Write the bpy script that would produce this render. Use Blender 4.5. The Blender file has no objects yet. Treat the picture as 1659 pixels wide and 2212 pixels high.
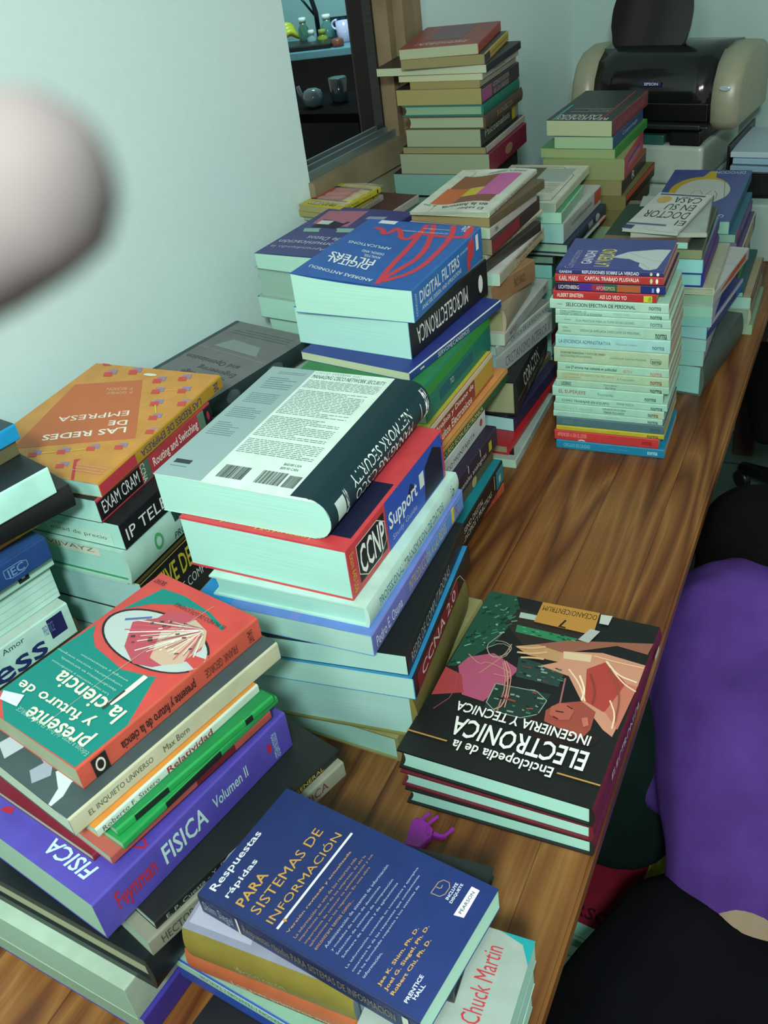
import bpy, bmesh, math, random
from mathutils import Vector, Matrix
from mathutils.geometry import tessellate_polygon
random.seed(7)
S = bpy.context.scene
COL = S.collection
# ------------------------------------------------------------------ camera
cam = bpy.data.cameras.new('camera'); co = bpy.data.objects.new('camera', cam); COL.objects.link(co)
cam.sensor_fit = 'HORIZONTAL'; cam.sensor_width = 36.0; cam.lens = 45.4104; cam.clip_start = 0.02
Rt = Vector((0.9020666, 0.41585947, -0.11548487)); Up = Vector((-0.15256609, 0.55754672, 0.81600567)); Fw = Vector((-0.40373189, 0.71847238, -0.56639032))
co.matrix_world = Matrix(((Rt.x, Up.x, -Fw.x, 0), (Rt.y, Up.y, -Fw.y, 0), (Rt.z, Up.z, -Fw.z, .92), (0, 0, 0, 1)))
S.camera = co
cam.dof.use_dof = True; cam.dof.focus_distance = 1.35; cam.dof.aperture_fstop = 32.4      # a phone-sized pupil about 1.4 mm across
# ------------------------------------------------------------------ exposure, ambient, lamps and an added fill
S.view_settings.view_transform = 'Standard'; S.view_settings.look = 'None'
S.view_settings.gamma = 1.0; S.view_settings.use_curve_mapping = False
S.view_settings.exposure = 0.0
wd = bpy.data.worlds.new('room_ambient'); S.world = wd; wd.use_nodes = True
wd.node_tree.nodes['Background'].inputs['Color'].default_value = (1.0, .93, .84, 1)
wd.node_tree.nodes['Background'].inputs['Strength'].default_value = .47
def area(name, loc, target, size, power, color, shape='DISK'):
    l = bpy.data.lights.new(name, 'AREA'); l.shape = shape; l.size = size; l.energy = power; l.color = color
    o = bpy.data.objects.new(name, l); COL.objects.link(o); o.location = loc
    o.rotation_euler = (Vector(target) - Vector(loc)).to_track_quat('-Z', 'Y').to_euler()
    return o
area('hanging_lamp_light', (.20, -.50, 1.45), (-.6, .9, .3), .2, 37, (.86, 1.0, .97))
area('added_warm_fill', (-.25, -1.05, 1.55), (-.8, .9, .3), .5, 19, (1.0, .84, .76))  # added warm fill that brightens the near left wall, no actual room lamp
area('kitchen_light', (-2.2, 4.1, 1.25), (-2.4, 4.6, .3), .3, 16, (.62, 1.0, 1.0))

# ------------------------------------------------------------------ materials
def lin(h):
    c = [int(h[i:i+2], 16) / 255 for i in (1, 3, 5)]
    return tuple(x / 12.92 if x <= .04045 else ((x + .055) / 1.055) ** 2.4 for x in c) + (1,)
MATS = {}
def mat(hexc, kind='cover', rough=None):
    key = (hexc, kind, rough)
    if key in MATS: return MATS[key]
    m = bpy.data.materials.new(kind + '_' + hexc[1:]); m.use_nodes = True
    nt = m.node_tree; N = nt.nodes; Lk = nt.links; b = N['Principled BSDF']
    c = lin(hexc)
    def noise(scale, vec_scale=None, detail=3):
        tc = N.new('ShaderNodeTexCoord'); mp = N.new('ShaderNodeMapping'); n = N.new('ShaderNodeTexNoise')
        Lk.new(tc.outputs['Object'], mp.inputs['Vector']); Lk.new(mp.outputs['Vector'], n.inputs['Vector'])
        mp.inputs['Scale'].default_value = vec_scale or (1, 1, 1); n.inputs['Scale'].default_value = scale; n.inputs['Detail'].default_value = detail
        return n
    def vary(n, lo, hi, f0=.3, f1=.7):
        r = N.new('ShaderNodeValToRGB'); r.color_ramp.elements[0].position = f0; r.color_ramp.elements[1].position = f1
        r.color_ramp.elements[0].color = tuple(x * lo for x in c[:3]) + (1,); r.color_ramp.elements[1].color = tuple(min(1, x * hi) for x in c[:3]) + (1,)
        Lk.new(n.outputs['Fac'], r.inputs['Fac']); Lk.new(r.outputs['Color'], b.inputs['Base Color'])
        return r
    b.inputs['Base Color'].default_value = c
    if kind == 'pages':
        b.inputs['Roughness'].default_value = .9; b.inputs['Specular IOR Level'].default_value = .1
        n = noise(1.0, (5, 5, 1300), 2); vary(n, .9, 1.07)
        bp = N.new('ShaderNodeBump'); bp.inputs['Strength'].default_value = .15; bp.inputs['Distance'].default_value = .0006
        Lk.new(n.outputs['Fac'], bp.inputs['Height']); Lk.new(bp.outputs['Normal'], b.inputs['Normal'])
    elif kind == 'cover':
        b.inputs['Roughness'].default_value = .42; b.inputs['Specular IOR Level'].default_value = .4
        vary(noise(38, None, 5), .9, 1.08)
    elif kind == 'ink':
        b.inputs['Roughness'].default_value = .5; b.inputs['Specular IOR Level'].default_value = .3
    elif kind == 'wall':
        b.inputs['Roughness'].default_value = .75; b.inputs['Specular IOR Level'].default_value = .2
        n = noise(60, None, 6); vary(n, .985, 1.015)
        bp = N.new('ShaderNodeBump'); bp.inputs['Strength'].default_value = .03; bp.inputs['Distance'].default_value = .001
        Lk.new(n.outputs['Fac'], bp.inputs['Height']); Lk.new(bp.outputs['Normal'], b.inputs['Normal'])
    elif kind == 'cloth':
        b.inputs['Roughness'].default_value = .95; b.inputs['Specular IOR Level'].default_value = .1
        n = noise(14, None, 6); vary(n, .82, 1.18)
        n2 = noise(420, None, 2); bp = N.new('ShaderNodeBump'); bp.inputs['Strength'].default_value = .25; bp.inputs['Distance'].default_value = .002
        Lk.new(n2.outputs['Fac'], bp.inputs['Height']); Lk.new(bp.outputs['Normal'], b.inputs['Normal'])
    elif kind == 'plastic':
        b.inputs['Roughness'].default_value = .35; vary(noise(50, None, 3), .95, 1.05)
    elif kind == 'gloss':
        b.inputs['Roughness'].default_value = .12; vary(noise(20, None, 2), .95, 1.05)
    elif kind == 'metal':
        b.inputs['Metallic'].default_value = .8; b.inputs['Roughness'].default_value = .35; vary(noise(1, (3, 3, 200), 2), .85, 1.1)
    elif kind == 'rough':
        b.inputs['Roughness'].default_value = .85; vary(noise(9, None, 7), .7, 1.15)
    if rough is not None: b.inputs['Roughness'].default_value = rough
    MATS[key] = m
    return m
def wood_mat():
    m = bpy.data.materials.new('pine_boards'); m.use_nodes = True
    nt = m.node_tree; N = nt.nodes; Lk = nt.links; b = N['Principled BSDF']
    tc = N.new('ShaderNodeTexCoord'); sep = N.new('ShaderNodeSeparateXYZ'); Lk.new(tc.outputs['Object'], sep.inputs[0])
    def math_(op, a, bb=None):
        n = N.new('ShaderNodeMath'); n.operation = op
        for i, v in enumerate((a, bb)):
            if v is None: continue
            if isinstance(v, (int, float)): n.inputs[i].default_value = v
            else: Lk.new(v, n.inputs[i])
        return n.outputs[0]
    # board index from X (boards about 9.5 cm wide run along Y)
    bi = math_('FLOOR', math_('DIVIDE', math_('ADD', sep.outputs['X'], 1.2), .098))
    wn = N.new('ShaderNodeTexWhiteNoise'); wn.noise_dimensions = '1D'; Lk.new(bi, wn.inputs['W'])
    off = math_('MULTIPLY', wn.outputs['Value'], 7.0)
    cmb = N.new('ShaderNodeCombineXYZ'); Lk.new(sep.outputs['X'], cmb.inputs[0]); Lk.new(math_('ADD', math_('MULTIPLY', sep.outputs['Y'], .10), off), cmb.inputs[1]); Lk.new(off, cmb.inputs[2])
    n1 = N.new('ShaderNodeTexNoise'); n1.inputs['Scale'].default_value = 9; n1.inputs['Detail'].default_value = 2; n1.inputs['Distortion'].default_value = .4; Lk.new(cmb.outputs[0], n1.inputs['Vector'])
    rings = math_('FRACT', math_('MULTIPLY', n1.outputs['Fac'], 8.0))
    tri = math_('ABSOLUTE', math_('SUBTRACT', math_('MULTIPLY', rings, 2.0), 1.0))
    n2 = N.new('ShaderNodeTexNoise'); n2.inputs['Scale'].default_value = 1.0; n2.inputs['Detail'].default_value = 4
    mp = N.new('ShaderNodeMapping'); mp.inputs['Scale'].default_value = (230, 5, 1); Lk.new(tc.outputs['Object'], mp.inputs['Vector']); Lk.new(mp.outputs[0], n2.inputs['Vector'])
    n3 = N.new('ShaderNodeTexNoise'); n3.inputs['Scale'].default_value = 4.5; n3.inputs['Detail'].default_value = 3; Lk.new(tc.outputs['Object'], n3.inputs['Vector'])
    v = math_('ADD', math_('MULTIPLY', tri, .34), math_('ADD', math_('MULTIPLY', n2.outputs['Fac'], .34), math_('ADD', math_('MULTIPLY', wn.outputs['Value'], .18), math_('MULTIPLY', n3.outputs['Fac'], .28))))
    r = N.new('ShaderNodeValToRGB'); e = r.color_ramp.elements
    e[0].position = .25; e[0].color = lin('#33200f'); e[1].position = .92; e[1].color = lin('#98703f')
    k = e.new(.5); k.color = lin('#643a1c'); k = e.new(.7); k.color = lin('#7e5329')
    Lk.new(v, r.inputs['Fac'])
    # thin dark joints between the boards and a few knots
    fx = math_('FRACT', math_('DIVIDE', math_('ADD', sep.outputs['X'], 1.2), .098))
    joint = math_('LESS_THAN', fx, .018)
    vo = N.new('ShaderNodeTexVoronoi'); vo.inputs['Scale'].default_value = 4.2
    mpv = N.new('ShaderNodeMapping'); mpv.inputs['Scale'].default_value = (1.0, .8, 0); Lk.new(tc.outputs['Object'], mpv.inputs['Vector']); Lk.new(mpv.outputs[0], vo.inputs['Vector'])
    knot = math_('LESS_THAN', vo.outputs['Distance'], .035)
    mx = N.new('ShaderNodeMix'); mx.data_type = 'RGBA'; Lk.new(math_('MULTIPLY', joint, .55), mx.inputs['Factor']); Lk.new(r.outputs['Color'], mx.inputs[6]); mx.inputs[7].default_value = lin('#2c1a0c')
    mx2 = N.new('ShaderNodeMix'); mx2.data_type = 'RGBA'; Lk.new(math_('MULTIPLY', knot, .75), mx2.inputs['Factor']); Lk.new(mx.outputs[2], mx2.inputs[6]); mx2.inputs[7].default_value = lin('#24160c')
    Lk.new(mx2.outputs[2], b.inputs['Base Color'])
    b.inputs['Roughness'].default_value = .38; b.inputs['Specular IOR Level'].default_value = .35
    return m

# ------------------------------------------------------------------ object helpers
def tag(o, label=None, cat=None, group=None, kind=None):
    if label: o['label'] = label
    if cat: o['category'] = cat
    if group: o['group'] = group
    if kind: o['kind'] = kind
    return o
def link_mesh(name, me, parent=None):
    o = bpy.data.objects.new(name, me); COL.objects.link(o)
    if parent: o.parent = parent
    return o
def from_bm(name, bm, mats, parent=None, smooth=False):
    bmesh.ops.recalc_face_normals(bm, faces=bm.faces[:])
    me = bpy.data.meshes.new(name); bm.to_mesh(me); bm.free()
    for m in (mats if isinstance(mats, (list, tuple)) else [mats]): me.materials.append(m)
    if smooth:
        for p in me.polygons: p.use_smooth = True
    return link_mesh(name, me, parent)
def empty(name, loc, rz=0):
    o = bpy.data.objects.new(name, None); COL.objects.link(o); o.location = loc; o.rotation_euler = (0, 0, rz); o.empty_display_size = .05
    return o
def box(bm, x0, x1, y0, y1, z0, z1, mi=0, bev=0, seg=2):
    r = bmesh.ops.create_cube(bm, size=1)
    bmesh.ops.scale(bm, vec=(x1 - x0, y1 - y0, z1 - z0), verts=r['verts'])
    bmesh.ops.translate(bm, vec=((x0 + x1) / 2, (y0 + y1) / 2, (z0 + z1) / 2), verts=r['verts'])
    fs = set(f for v in r['verts'] for f in v.link_faces)
    for f in fs: f.material_index = mi
    if bev:
        es = list(set(e for v in r['verts'] for e in v.link_edges))
        bmesh.ops.bevel(bm, geom=es, offset=bev, segments=seg, affect='EDGES', profile=.5)
def prism(bm, pts, z0, z1, mi=0):
    a = [bm.verts.new((x, y, z0)) for x, y in pts]; b = [bm.verts.new((x, y, z1)) for x, y in pts]
    n = len(pts)
    fs = [bm.faces.new(a[::-1]), bm.faces.new(b)] + [bm.faces.new((a[i], a[(i+1) % n], b[(i+1) % n], b[i])) for i in range(n)]
    for f in fs: f.material_index = mi
def tube(bm, pts, r, n=8, mi=0, cap=True):
    pts = [Vector(p) for p in pts]; rings = []
    for i, p in enumerate(pts):
        d = (pts[min(i+1, len(pts)-1)] - pts[max(i-1, 0)]).normalized()
        a = d.orthogonal().normalized() if i == 0 else (rings[-1][1] - d * d.dot(rings[-1][1])).normalized()
        b = d.cross(a); rr = r[i] if isinstance(r, (list, tuple)) else r
        rings.append(([bm.verts.new(p + (a * math.cos(t) + b * math.sin(t)) * rr) for t in [2*math.pi*k/n for k in range(n)]], a))
    for (A, _), (B, _) in zip(rings, rings[1:]):
        for k in range(n): bm.faces.new((A[k], A[(k+1) % n], B[(k+1) % n], B[k])).material_index = mi
    if cap:
        bm.faces.new(rings[0][0][::-1]).material_index = mi; bm.faces.new(rings[-1][0]).material_index = mi
def lathe(bm, prof, c=(0, 0, 0), n=20, mi=0):
    rings = [[bm.verts.new((c[0] + r * math.cos(2*math.pi*k/n), c[1] + r * math.sin(2*math.pi*k/n), c[2] + z)) for k in range(n)] for r, z in prof]
    for A, B in zip(rings, rings[1:]):
        for k in range(n): bm.faces.new((A[k], A[(k+1) % n], B[(k+1) % n], B[k])).material_index = mi
    bm.faces.new(rings[0][::-1]).material_index = mi; bm.faces.new(rings[-1]).material_index = mi

# ------------------------------------------------------------------ lettering
TXT = {}
def make_text(keys):
    objs = []
    for body, bold, ital in keys:
        c = bpy.data.curves.new('lettering', 'FONT'); c.body = body; c.size = 1; c.resolution_u = 2
        c.offset = .014 if bold and 'M' not in body else 0.0      # (a thickened M folds over itself); c.shear = .25 if ital else 0
        o = bpy.data.objects.new('lettering', c); COL.objects.link(o); objs.append(((body, bold, ital), o, c))
    bpy.context.view_layer.update(); dg = bpy.context.evaluated_depsgraph_get()
    for k, o, c in objs:
        me = bpy.data.meshes.new_from_object(o.evaluated_get(dg))
        vs = [(v.co.x, v.co.y) for v in me.vertices]
        x0 = min(v[0] for v in vs); x1 = max(v[0] for v in vs); y0 = min(v[1] for v in vs); y1 = max(v[1] for v in vs)
        F = [tuple(p.vertices) for p in me.polygons]
        def sgn(f): return sum(vs[f[i-1]][0]*vs[f[i]][1] - vs[f[i]][0]*vs[f[i-1]][1] for i in range(len(f)))
        pos = sum(1 for f in F if sgn(f) > 0) * 2 >= len(F)
        F = [f for f in F if (sgn(f) > 1e-9 if pos else sgn(f) < -1e-9)]
        TXT[k] = ([((x - x0) / (x1 - x0), 1 - (y - y0) / (y1 - y0)) for x, y in vs], F)
        bpy.data.objects.remove(o); bpy.data.curves.remove(c); bpy.data.meshes.remove(me)

# ------------------------------------------------------------------ books
def grid(x0, x1, y0, y1, nx, ny):
    V = [(x0 + (x1-x0)*i/nx, y0 + (y1-y0)*j/ny) for j in range(ny+1) for i in range(nx+1)]
    F = [(j*(nx+1)+i, j*(nx+1)+i+1, (j+1)*(nx+1)+i+1, (j+1)*(nx+1)+i) for j in range(ny) for i in range(nx)]
    return V, F
def decal_polys(d, Wm, Hm, warped):
    """one printed mark as 2D polygons in face fractions; Wm, Hm are the face's size in metres"""
    k = d[0]; out = []
    if k == 't':
        body, x0, x1, y0, y1 = d[3], d[4], d[5], d[6], d[7]; fl = d[8] if len(d) > 8 else ''
        V, F = TXT[(body, 'b' in fl, 'i' in fl)]
        if 'v' in fl: V = [(1 - y, x) for x, y in V]
        if 'r' in fl: V = [(1 - x, 1 - y) for x, y in V]
        out.append(([(x0 + x*(x1-x0), y0 + y*(y1-y0)) for x, y in V], F))
    elif k == 'q':
        V, F = TXT[(d[3], 'b' in (d[7] if len(d) > 7 else ''), 'i' in (d[7] if len(d) > 7 else ''))]
        (ax, ay), (ux, uy), (vx, vy) = d[4:7]
        out.append(([(ax + x*ux + y*vx, ay + x*uy + y*vy) for x, y in V], F))
    elif k == 'r':
        out.append(grid(d[3], d[4], d[5], d[6], 8 if warped else 1, 8))
    elif k == 'e':
        cx, cy, rx, ry = d[3:7]; n = 40
        V = [(cx, cy)] + [(cx + rx*math.cos(2*math.pi*i/n)*s, cy + ry*math.sin(2*math.pi*i/n)*s) for s in (.5, 1) for i in range(n)]
        F = [(0, 1+i, 1+(i+1) % n) for i in range(n)] + [(1+i, 1+n+i, 1+n+(i+1) % n, 1+(i+1) % n) for i in range(n)]
        out.append((V, F))
    elif k == 'p':
        out.append((list(d[3]), [tuple(range(len(d[3])))]))
    elif k == 'l':
        w, pts = d[3], [Vector((x*Wm, y*Hm)) for x, y in d[4]]
        if len(pts) > 2:                                   # soften the corners of drawn strokes
            for _ in range(2 if w > .0018 else 1):
                q = [pts[0]]
                for a, b in zip(pts, pts[1:]): q += [a*.75 + b*.25, a*.25 + b*.75]
                pts = q + [pts[-1]]
        V, F = [], []
        for i, p in enumerate(pts):
            t = (pts[min(i+1, len(pts)-1)] - pts[max(i-1, 0)]); t = t.normalized() if t.length > 0 else Vector((1, 0)); n = Vector((-t.y, t.x)) * w / 2
            V += [((p+n).x/Wm, (p+n).y/Hm), ((p-n).x/Wm, (p-n).y/Hm)]
        F = [(2*i, 2*i+1, 2*i+3, 2*i+2) for i in range(len(pts)-1)]
        out.append((V, F))
    elif k in ('x', 'bar'):
        rnd = random.Random(int(d[3]*1e4) + int(d[5]*1e4)); V, F = [], []
        x0, x1, y0, y1 = d[3:7]
        def q(a, b, c, e):
            n = len(V); V.extend([(a, c), (b, c), (b, e), (a, e)]); F.append((n, n+1, n+2, n+3))
        if k == 'bar':
            x = x0
            while x < x1:
                w = (x1-x0) * rnd.choice((.012, .02, .03)); q(x, min(x+w, x1), y0, y1 - (y1-y0)*.15); x += w + (x1-x0) * rnd.choice((.012, .018, .028))
        else:
            n = d[7]; h = (y1-y0) / n
            for i in range(n):
                x = x0; end = x1 if rnd.random() > .2 else x0 + (x1-x0)*rnd.uniform(.4, .9)
                while x < end:
                    w = (x1-x0) * rnd.uniform(.03, .11); q(x, min(x+w, end), y0 + h*(i+.3), y0 + h*(i+.62)); x += w + (x1-x0)*.014
        out.append((V, F))
    return out
def build_book(b):
    L, W, T = b['s']; hc = b.get('hc', 0); fd = b.get('fd', 0); warp = b.get('warp'); tilt = b.get('tilt')
    root = empty('hardcover_book' if hc else 'paperback_book', b['p'], math.radians(b['a']))
    if tilt:
        root.matrix_world = Matrix.Translation(b['p']) @ Matrix.Rotation(math.radians(b['a']), 4, 'Z') @ Matrix.Rotation(math.radians(tilt[0]), 4, 'X') @ Matrix.Rotation(math.radians(-tilt[1]), 4, 'Y')
    tag(root, b['l'], 'book', b['g'])
    tb = b.get('tb') or min(.2*T, .0045 if hc == 2 else .0024 if hc else .0005); ts = .003 if hc else .0012
    r = min(.47*T, .026) if warp and warp[0] == 'bulge' else (0 if hc else min(.3*T, .0022))
    bul = min(.1*T, .005) if hc else 0
    def wz(z):                                             # spine profile
        if hc: return -bul * (1 - (2*z/T - 1)**2)
        e = z if z < r else T - z
        return r - math.sqrt(max(0, r*r - (r-e)**2)) if e < r else 0.0
    def dz(u, w, z):
        if not warp: return 0.0
        y = min(1, max(0, w/W)); x = min(1, max(0, u/L))
        if warp[0] == 'lift': v = warp[1]*y*y*(1 - .6*x)
        elif warp[0] == 'wave': v = warp[1]*(math.sin(y*5.2 + 1.0) * y - .5*y*y)
        else: v = -warp[1]*.3*y*y
        return v * z / T
    def ztop(w):
        return T - (r - math.sqrt(max(0, r*r - (r-w)**2))) if (w < r and not hc) else T
    nu = 10 if warp else 1; nw = 10 if warp else 1; na = 6
    prof = []                                              # (w, z, material slot of the segment that follows)
    for i in range(nw): prof.append((W - (W-r)*i/nw, 0.0, 0))
    if hc:
        for i in range(11): prof.append((wz(T*i/10), T*i/10, 1 if i < 10 else 0))
        start = 1
    else:
        for i in range(na+1): z = r*i/na; prof.append((wz(z), z, 1))
        for i in range(na+1): z = T - r + r*i/na; prof.append((wz(z), z, 1 if i < na else 0))
        start = 1
    for i in range(start, nw+1): prof.append((r + (W-r)*i/nw if r else W*i/nw, T, 0))
    n_out = len(prof)
    big = r > .004                                         # a widely rounded spine: inner outline follows the curve
    def inner(g):
        """outline from the fore edge along the top, round the spine and back, inset by g"""
        q = [(W - (W-r)*i/nw, T - g) for i in range(nw)] if big else [(W - (W-ts)*i/nw, T - g) for i in range(nw)]
        if big:
            q += [(r - (r-g)*math.sin(math.pi/2*i/na), T - r + (r-g)*math.cos(math.pi/2*i/na)) for i in range(na+1)]
            q += [(r - (r-g)*math.cos(math.pi/2*i/na), r - (r-g)*math.sin(math.pi/2*i/na)) for i in range(na)]
            q += [(r + (W-r)*i/nw, g) for i in range(nw+1)]
        else:
            q += [(ts, T - g), (ts, g)] + [(ts + (W-ts)*i/nw, g) for i in range(1, nw+1)]
        return q
    prof += [(w, z, 0) for w, z in inner(tb)]
    bm = bmesh.new(); rings = []
    for i in range(nu+1):
        u = L*i/nu; rings.append([bm.verts.new((u, w, z + dz(u, w, z))) for w, z, _ in prof])
    n = len(prof)
    for A, B in zip(rings, rings[1:]):
        for k in range(n):
            f = bm.faces.new((A[k], B[k], B[(k+1) % n], A[(k+1) % n])); f.material_index = prof[k][2] if k < n_out else 0
            if k < n_out: f.smooth = bool(warp) or prof[k][2] == 1
    tess = tessellate_polygon([[Vector((w, z, 0)) for w, z, _ in prof]])
    for ring in (rings[0], rings[-1]):                     # end caps of the bent board
        for tri in tess:
            try: bm.faces.new([ring[i] for i in tri]).material_index = 0
            except ValueError: pass
    mats = [mat(b['c']), mat(b.get('sc', b['c']))]; slot = {}
    bmesh.ops.recalc_face_normals(bm, faces=bm.faces[:])
    lift = .00025
    for di, d in enumerate(b.get('d', [])):
        face, colr = d[1], d[2]
        if face == 'n': continue
        if colr not in slot: slot[colr] = len(mats); mats.append(mat(colr, 'ink'))
        Wm, Hm = (W, L) if face == 'c' else (L, T)
        h = lift + .000012*di
        for V, F in decal_polys(d, Wm, Hm, warp):
            vs = []
            if d[0] in 'pre': V = [(min(1, max(0, x)), min(1, max(0, y))) for x, y in V]
            for x, y in V:
                if face == 'c':
                    w = (1-x if fd else x)*W; u = (1-y if fd else y)*L; z = ztop(w)
                    vs.append(bm.verts.new((u, w, z + dz(u, w, z) + h)))
                else:
                    u = (1-x if fd else x)*L; z = min(T, max(0, (y if fd else 1-y)*T))
                    vs.append(bm.verts.new((u, wz(z) - h, z + dz(u, 0, z))))
            for f in F:
                if any(not (-.004 < V[i][0] < 1.004 and -.004 < V[i][1] < 1.004) for i in f): continue
                try: bm.faces.new([vs[i] for i in f]).material_index = slot[colr]
                except ValueError: pass
    me = bpy.data.meshes.new('cover'); bm.to_mesh(me); bm.free(); me.set_sharp_from_angle(angle=math.radians(38))
    for m in mats: me.materials.append(m)
    link_mesh('cover', me, root)
    # page block
    ie = .0035 if hc else .0006; iw = .004 if hc else .0008
    bm = bmesh.new(); cv = .004 if hc else 0; ring = []
    mz = 5
    side = [(W - iw - cv*(1 - (2*j/mz - 1)**2), tb + (T-2*tb)*j/mz) for j in range(mz+1)]
    pr = [(w, z) for w, z in inner(tb + .0003)[nw:-1]][::-1] + side[::-1] if big else [(ts, tb)] + ([(ts + (W-iw-ts)*i/nw, tb) for i in range(1, nw)] if warp else []) + side + ([(W-iw - (W-iw-ts)*i/nw, T-tb) for i in range(1, nw)] if warp else []) + [(ts, T-tb)]
    rg = []
    for i in range(nu+1):
        u = ie + (L - 2*ie)*i/nu; rg.append([bm.verts.new((u, w, z + dz(u, w, z))) for w, z in pr])
    n = len(pr)
    for A, B in zip(rg, rg[1:]):
        for k in range(n): bm.faces.new((A[k], B[k], B[(k+1) % n], A[(k+1) % n]))
    bm.faces.new(rg[0][::-1]); bm.faces.new(rg[-1])
    bmesh.ops.recalc_face_normals(bm, faces=bm.faces[:])
    pm = [mat(b.get('pg', '#a9dccb'), 'pages')]; slot = {}
    for di, d in enumerate(b.get('d', [])):
        if d[1] != 'n': continue
        if d[2] not in slot: slot[d[2]] = len(pm); pm.append(mat(d[2], 'ink'))
        for V, F in decal_polys(d, W, T, False):
            vs = [bm.verts.new((ie - .0004 - .000012*di, (1-x)*W, (1-y)*T)) for x, y in V]
            for f in F:
                try: bm.faces.new([vs[i] for i in f]).material_index = slot[d[2]]
                except ValueError: pass
    me = bpy.data.meshes.new('page_block'); bm.to_mesh(me); bm.free()
    for m in pm: me.materials.append(m)
    link_mesh('page_block', me, root)
    return root
# ------------------------------------------------------------------ the room
def wallx(y): return -1.09 + .14 * (y - 1.0)
WD = Vector((.14, 1, 0)).normalized(); WN = Vector((1, -.14, 0)).normalized()      # along the left wall, and out of it into the room
def wp(y, off, z): p = Vector((wallx(y), y, z)) + WN * off; return p
def wall_piece(bm, y0, y1, z0, z1, o0=-.05, o1=0.0, mi=0):
    vs = [bm.verts.new(wp(y, o, z)) for z in (z0, z1) for y, o in ((y0, o0), (y0, o1), (y1, o1), (y1, o0))]
    for f in ((3, 2, 1, 0), (4, 5, 6, 7), (0, 1, 5, 4), (1, 2, 6, 5), (2, 3, 7, 6), (3, 0, 4, 7)): bm.faces.new([vs[i] for i in f]).material_index = mi
FZ = -.75; CZ = 1.95
white = mat('#c9e2e0', 'wall')
bm = bmesh.new()
wall_piece(bm, -1.6, 1.665, FZ, CZ); wall_piece(bm, 1.665, 2.01, FZ, .34); wall_piece(bm, 1.665, 2.01, 1.5, CZ); wall_piece(bm, 2.01, 2.95, FZ, CZ)
tag(from_bm('wall_left', bm, white), kind='structure')
bm = bmesh.new()
bx = wallx(2.908)
vs = [bm.verts.new(p) for p in ((bx - .2, 2.908 + .03, FZ), (1.8, 2.908 - .14*(1.8 - bx), FZ), (1.8, 2.908 - .14*(1.8 - bx), CZ), (bx - .2, 2.908 + .03, CZ))]
vb = [bm.verts.new(v.co + Vector((.014, .1, 0))) for v in vs]
bm.faces.new(vs); bm.faces.new(vb[::-1])
for i in range(4): bm.faces.new((vs[i], vb[i], vb[(i+1) % 4], vs[(i+1) % 4]))
tag(from_bm('wall_back', bm, mat('#a6c2bc', 'wall')), kind='structure')
# tiled floor with grout lines
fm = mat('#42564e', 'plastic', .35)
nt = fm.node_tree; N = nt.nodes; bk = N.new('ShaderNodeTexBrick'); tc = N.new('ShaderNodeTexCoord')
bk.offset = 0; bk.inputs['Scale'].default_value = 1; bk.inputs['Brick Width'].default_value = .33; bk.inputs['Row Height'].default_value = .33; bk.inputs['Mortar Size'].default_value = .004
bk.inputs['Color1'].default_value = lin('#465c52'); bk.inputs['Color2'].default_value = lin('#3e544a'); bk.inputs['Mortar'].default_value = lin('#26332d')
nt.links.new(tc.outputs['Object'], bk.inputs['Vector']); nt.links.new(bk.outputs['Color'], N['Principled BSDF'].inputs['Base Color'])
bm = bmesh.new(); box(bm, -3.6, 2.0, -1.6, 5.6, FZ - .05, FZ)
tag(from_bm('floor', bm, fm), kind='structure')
# kitchen walls seen through the opening
bm = bmesh.new(); box(bm, -.05, 2.6, -.05, .05, FZ, CZ)
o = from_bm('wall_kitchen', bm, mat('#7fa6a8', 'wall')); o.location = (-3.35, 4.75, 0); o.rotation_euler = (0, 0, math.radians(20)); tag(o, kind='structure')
# window frame in the opening: wooden sill and far casing boards, aluminium track
old = mat('#7a7458', 'rough')
bm = bmesh.new(); wall_piece(bm, 1.66, 2.075, .335, .388, -.055, .014)
tag(from_bm('trim_1', bm, old), kind='structure')
bm = bmesh.new(); wall_piece(bm, 1.99, 2.012, .388, 1.5, -.055, .004); wall_piece(bm, 2.012, 2.045, .388, 1.5, -.02, .028)
tag(from_bm('trim_2', bm, mat('#776a50', 'rough')), kind='structure')
bm = bmesh.new(); wall_piece(bm, 2.047, 2.098, .30, 1.5, -.02, .018)
tag(from_bm('trim_3', bm, mat('#86765a', 'rough')), kind='structure')
w = empty('window_1', wp(1.8, -.03, .388)); tag(w, kind='structure')
def wchild(name, segs, m):
    bm = bmesh.new()
    for s in segs: wall_piece(bm, *s)
    o = from_bm(name, bm, m, w); o.matrix_parent_inverse = Matrix.Translation(w.location).inverted(); return o
alu = mat('#93a8aa', 'metal')
wchild('sill_track', [(1.667, 1.988, .388, .396, -.052, -.004), (1.667, 1.988, .396, .410, -.052, -.047), (1.667, 1.988, .396, .408, -.03, -.026), (1.667, 1.988, .396, .404, -.008, -.004)], alu)
wchild('side_track', [(1.982, 1.9885, .396, 1.5, -.052, -.03)], mat('#3c4442', 'metal'))
# stained plaster below the sill
bm = bmesh.new(); wall_piece(bm, 1.668, 2.0, .12, .334, 0.0005, .006)
tag(from_bm('trim_4', bm, mat('#7f8468', 'rough')), kind='structure')

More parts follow.
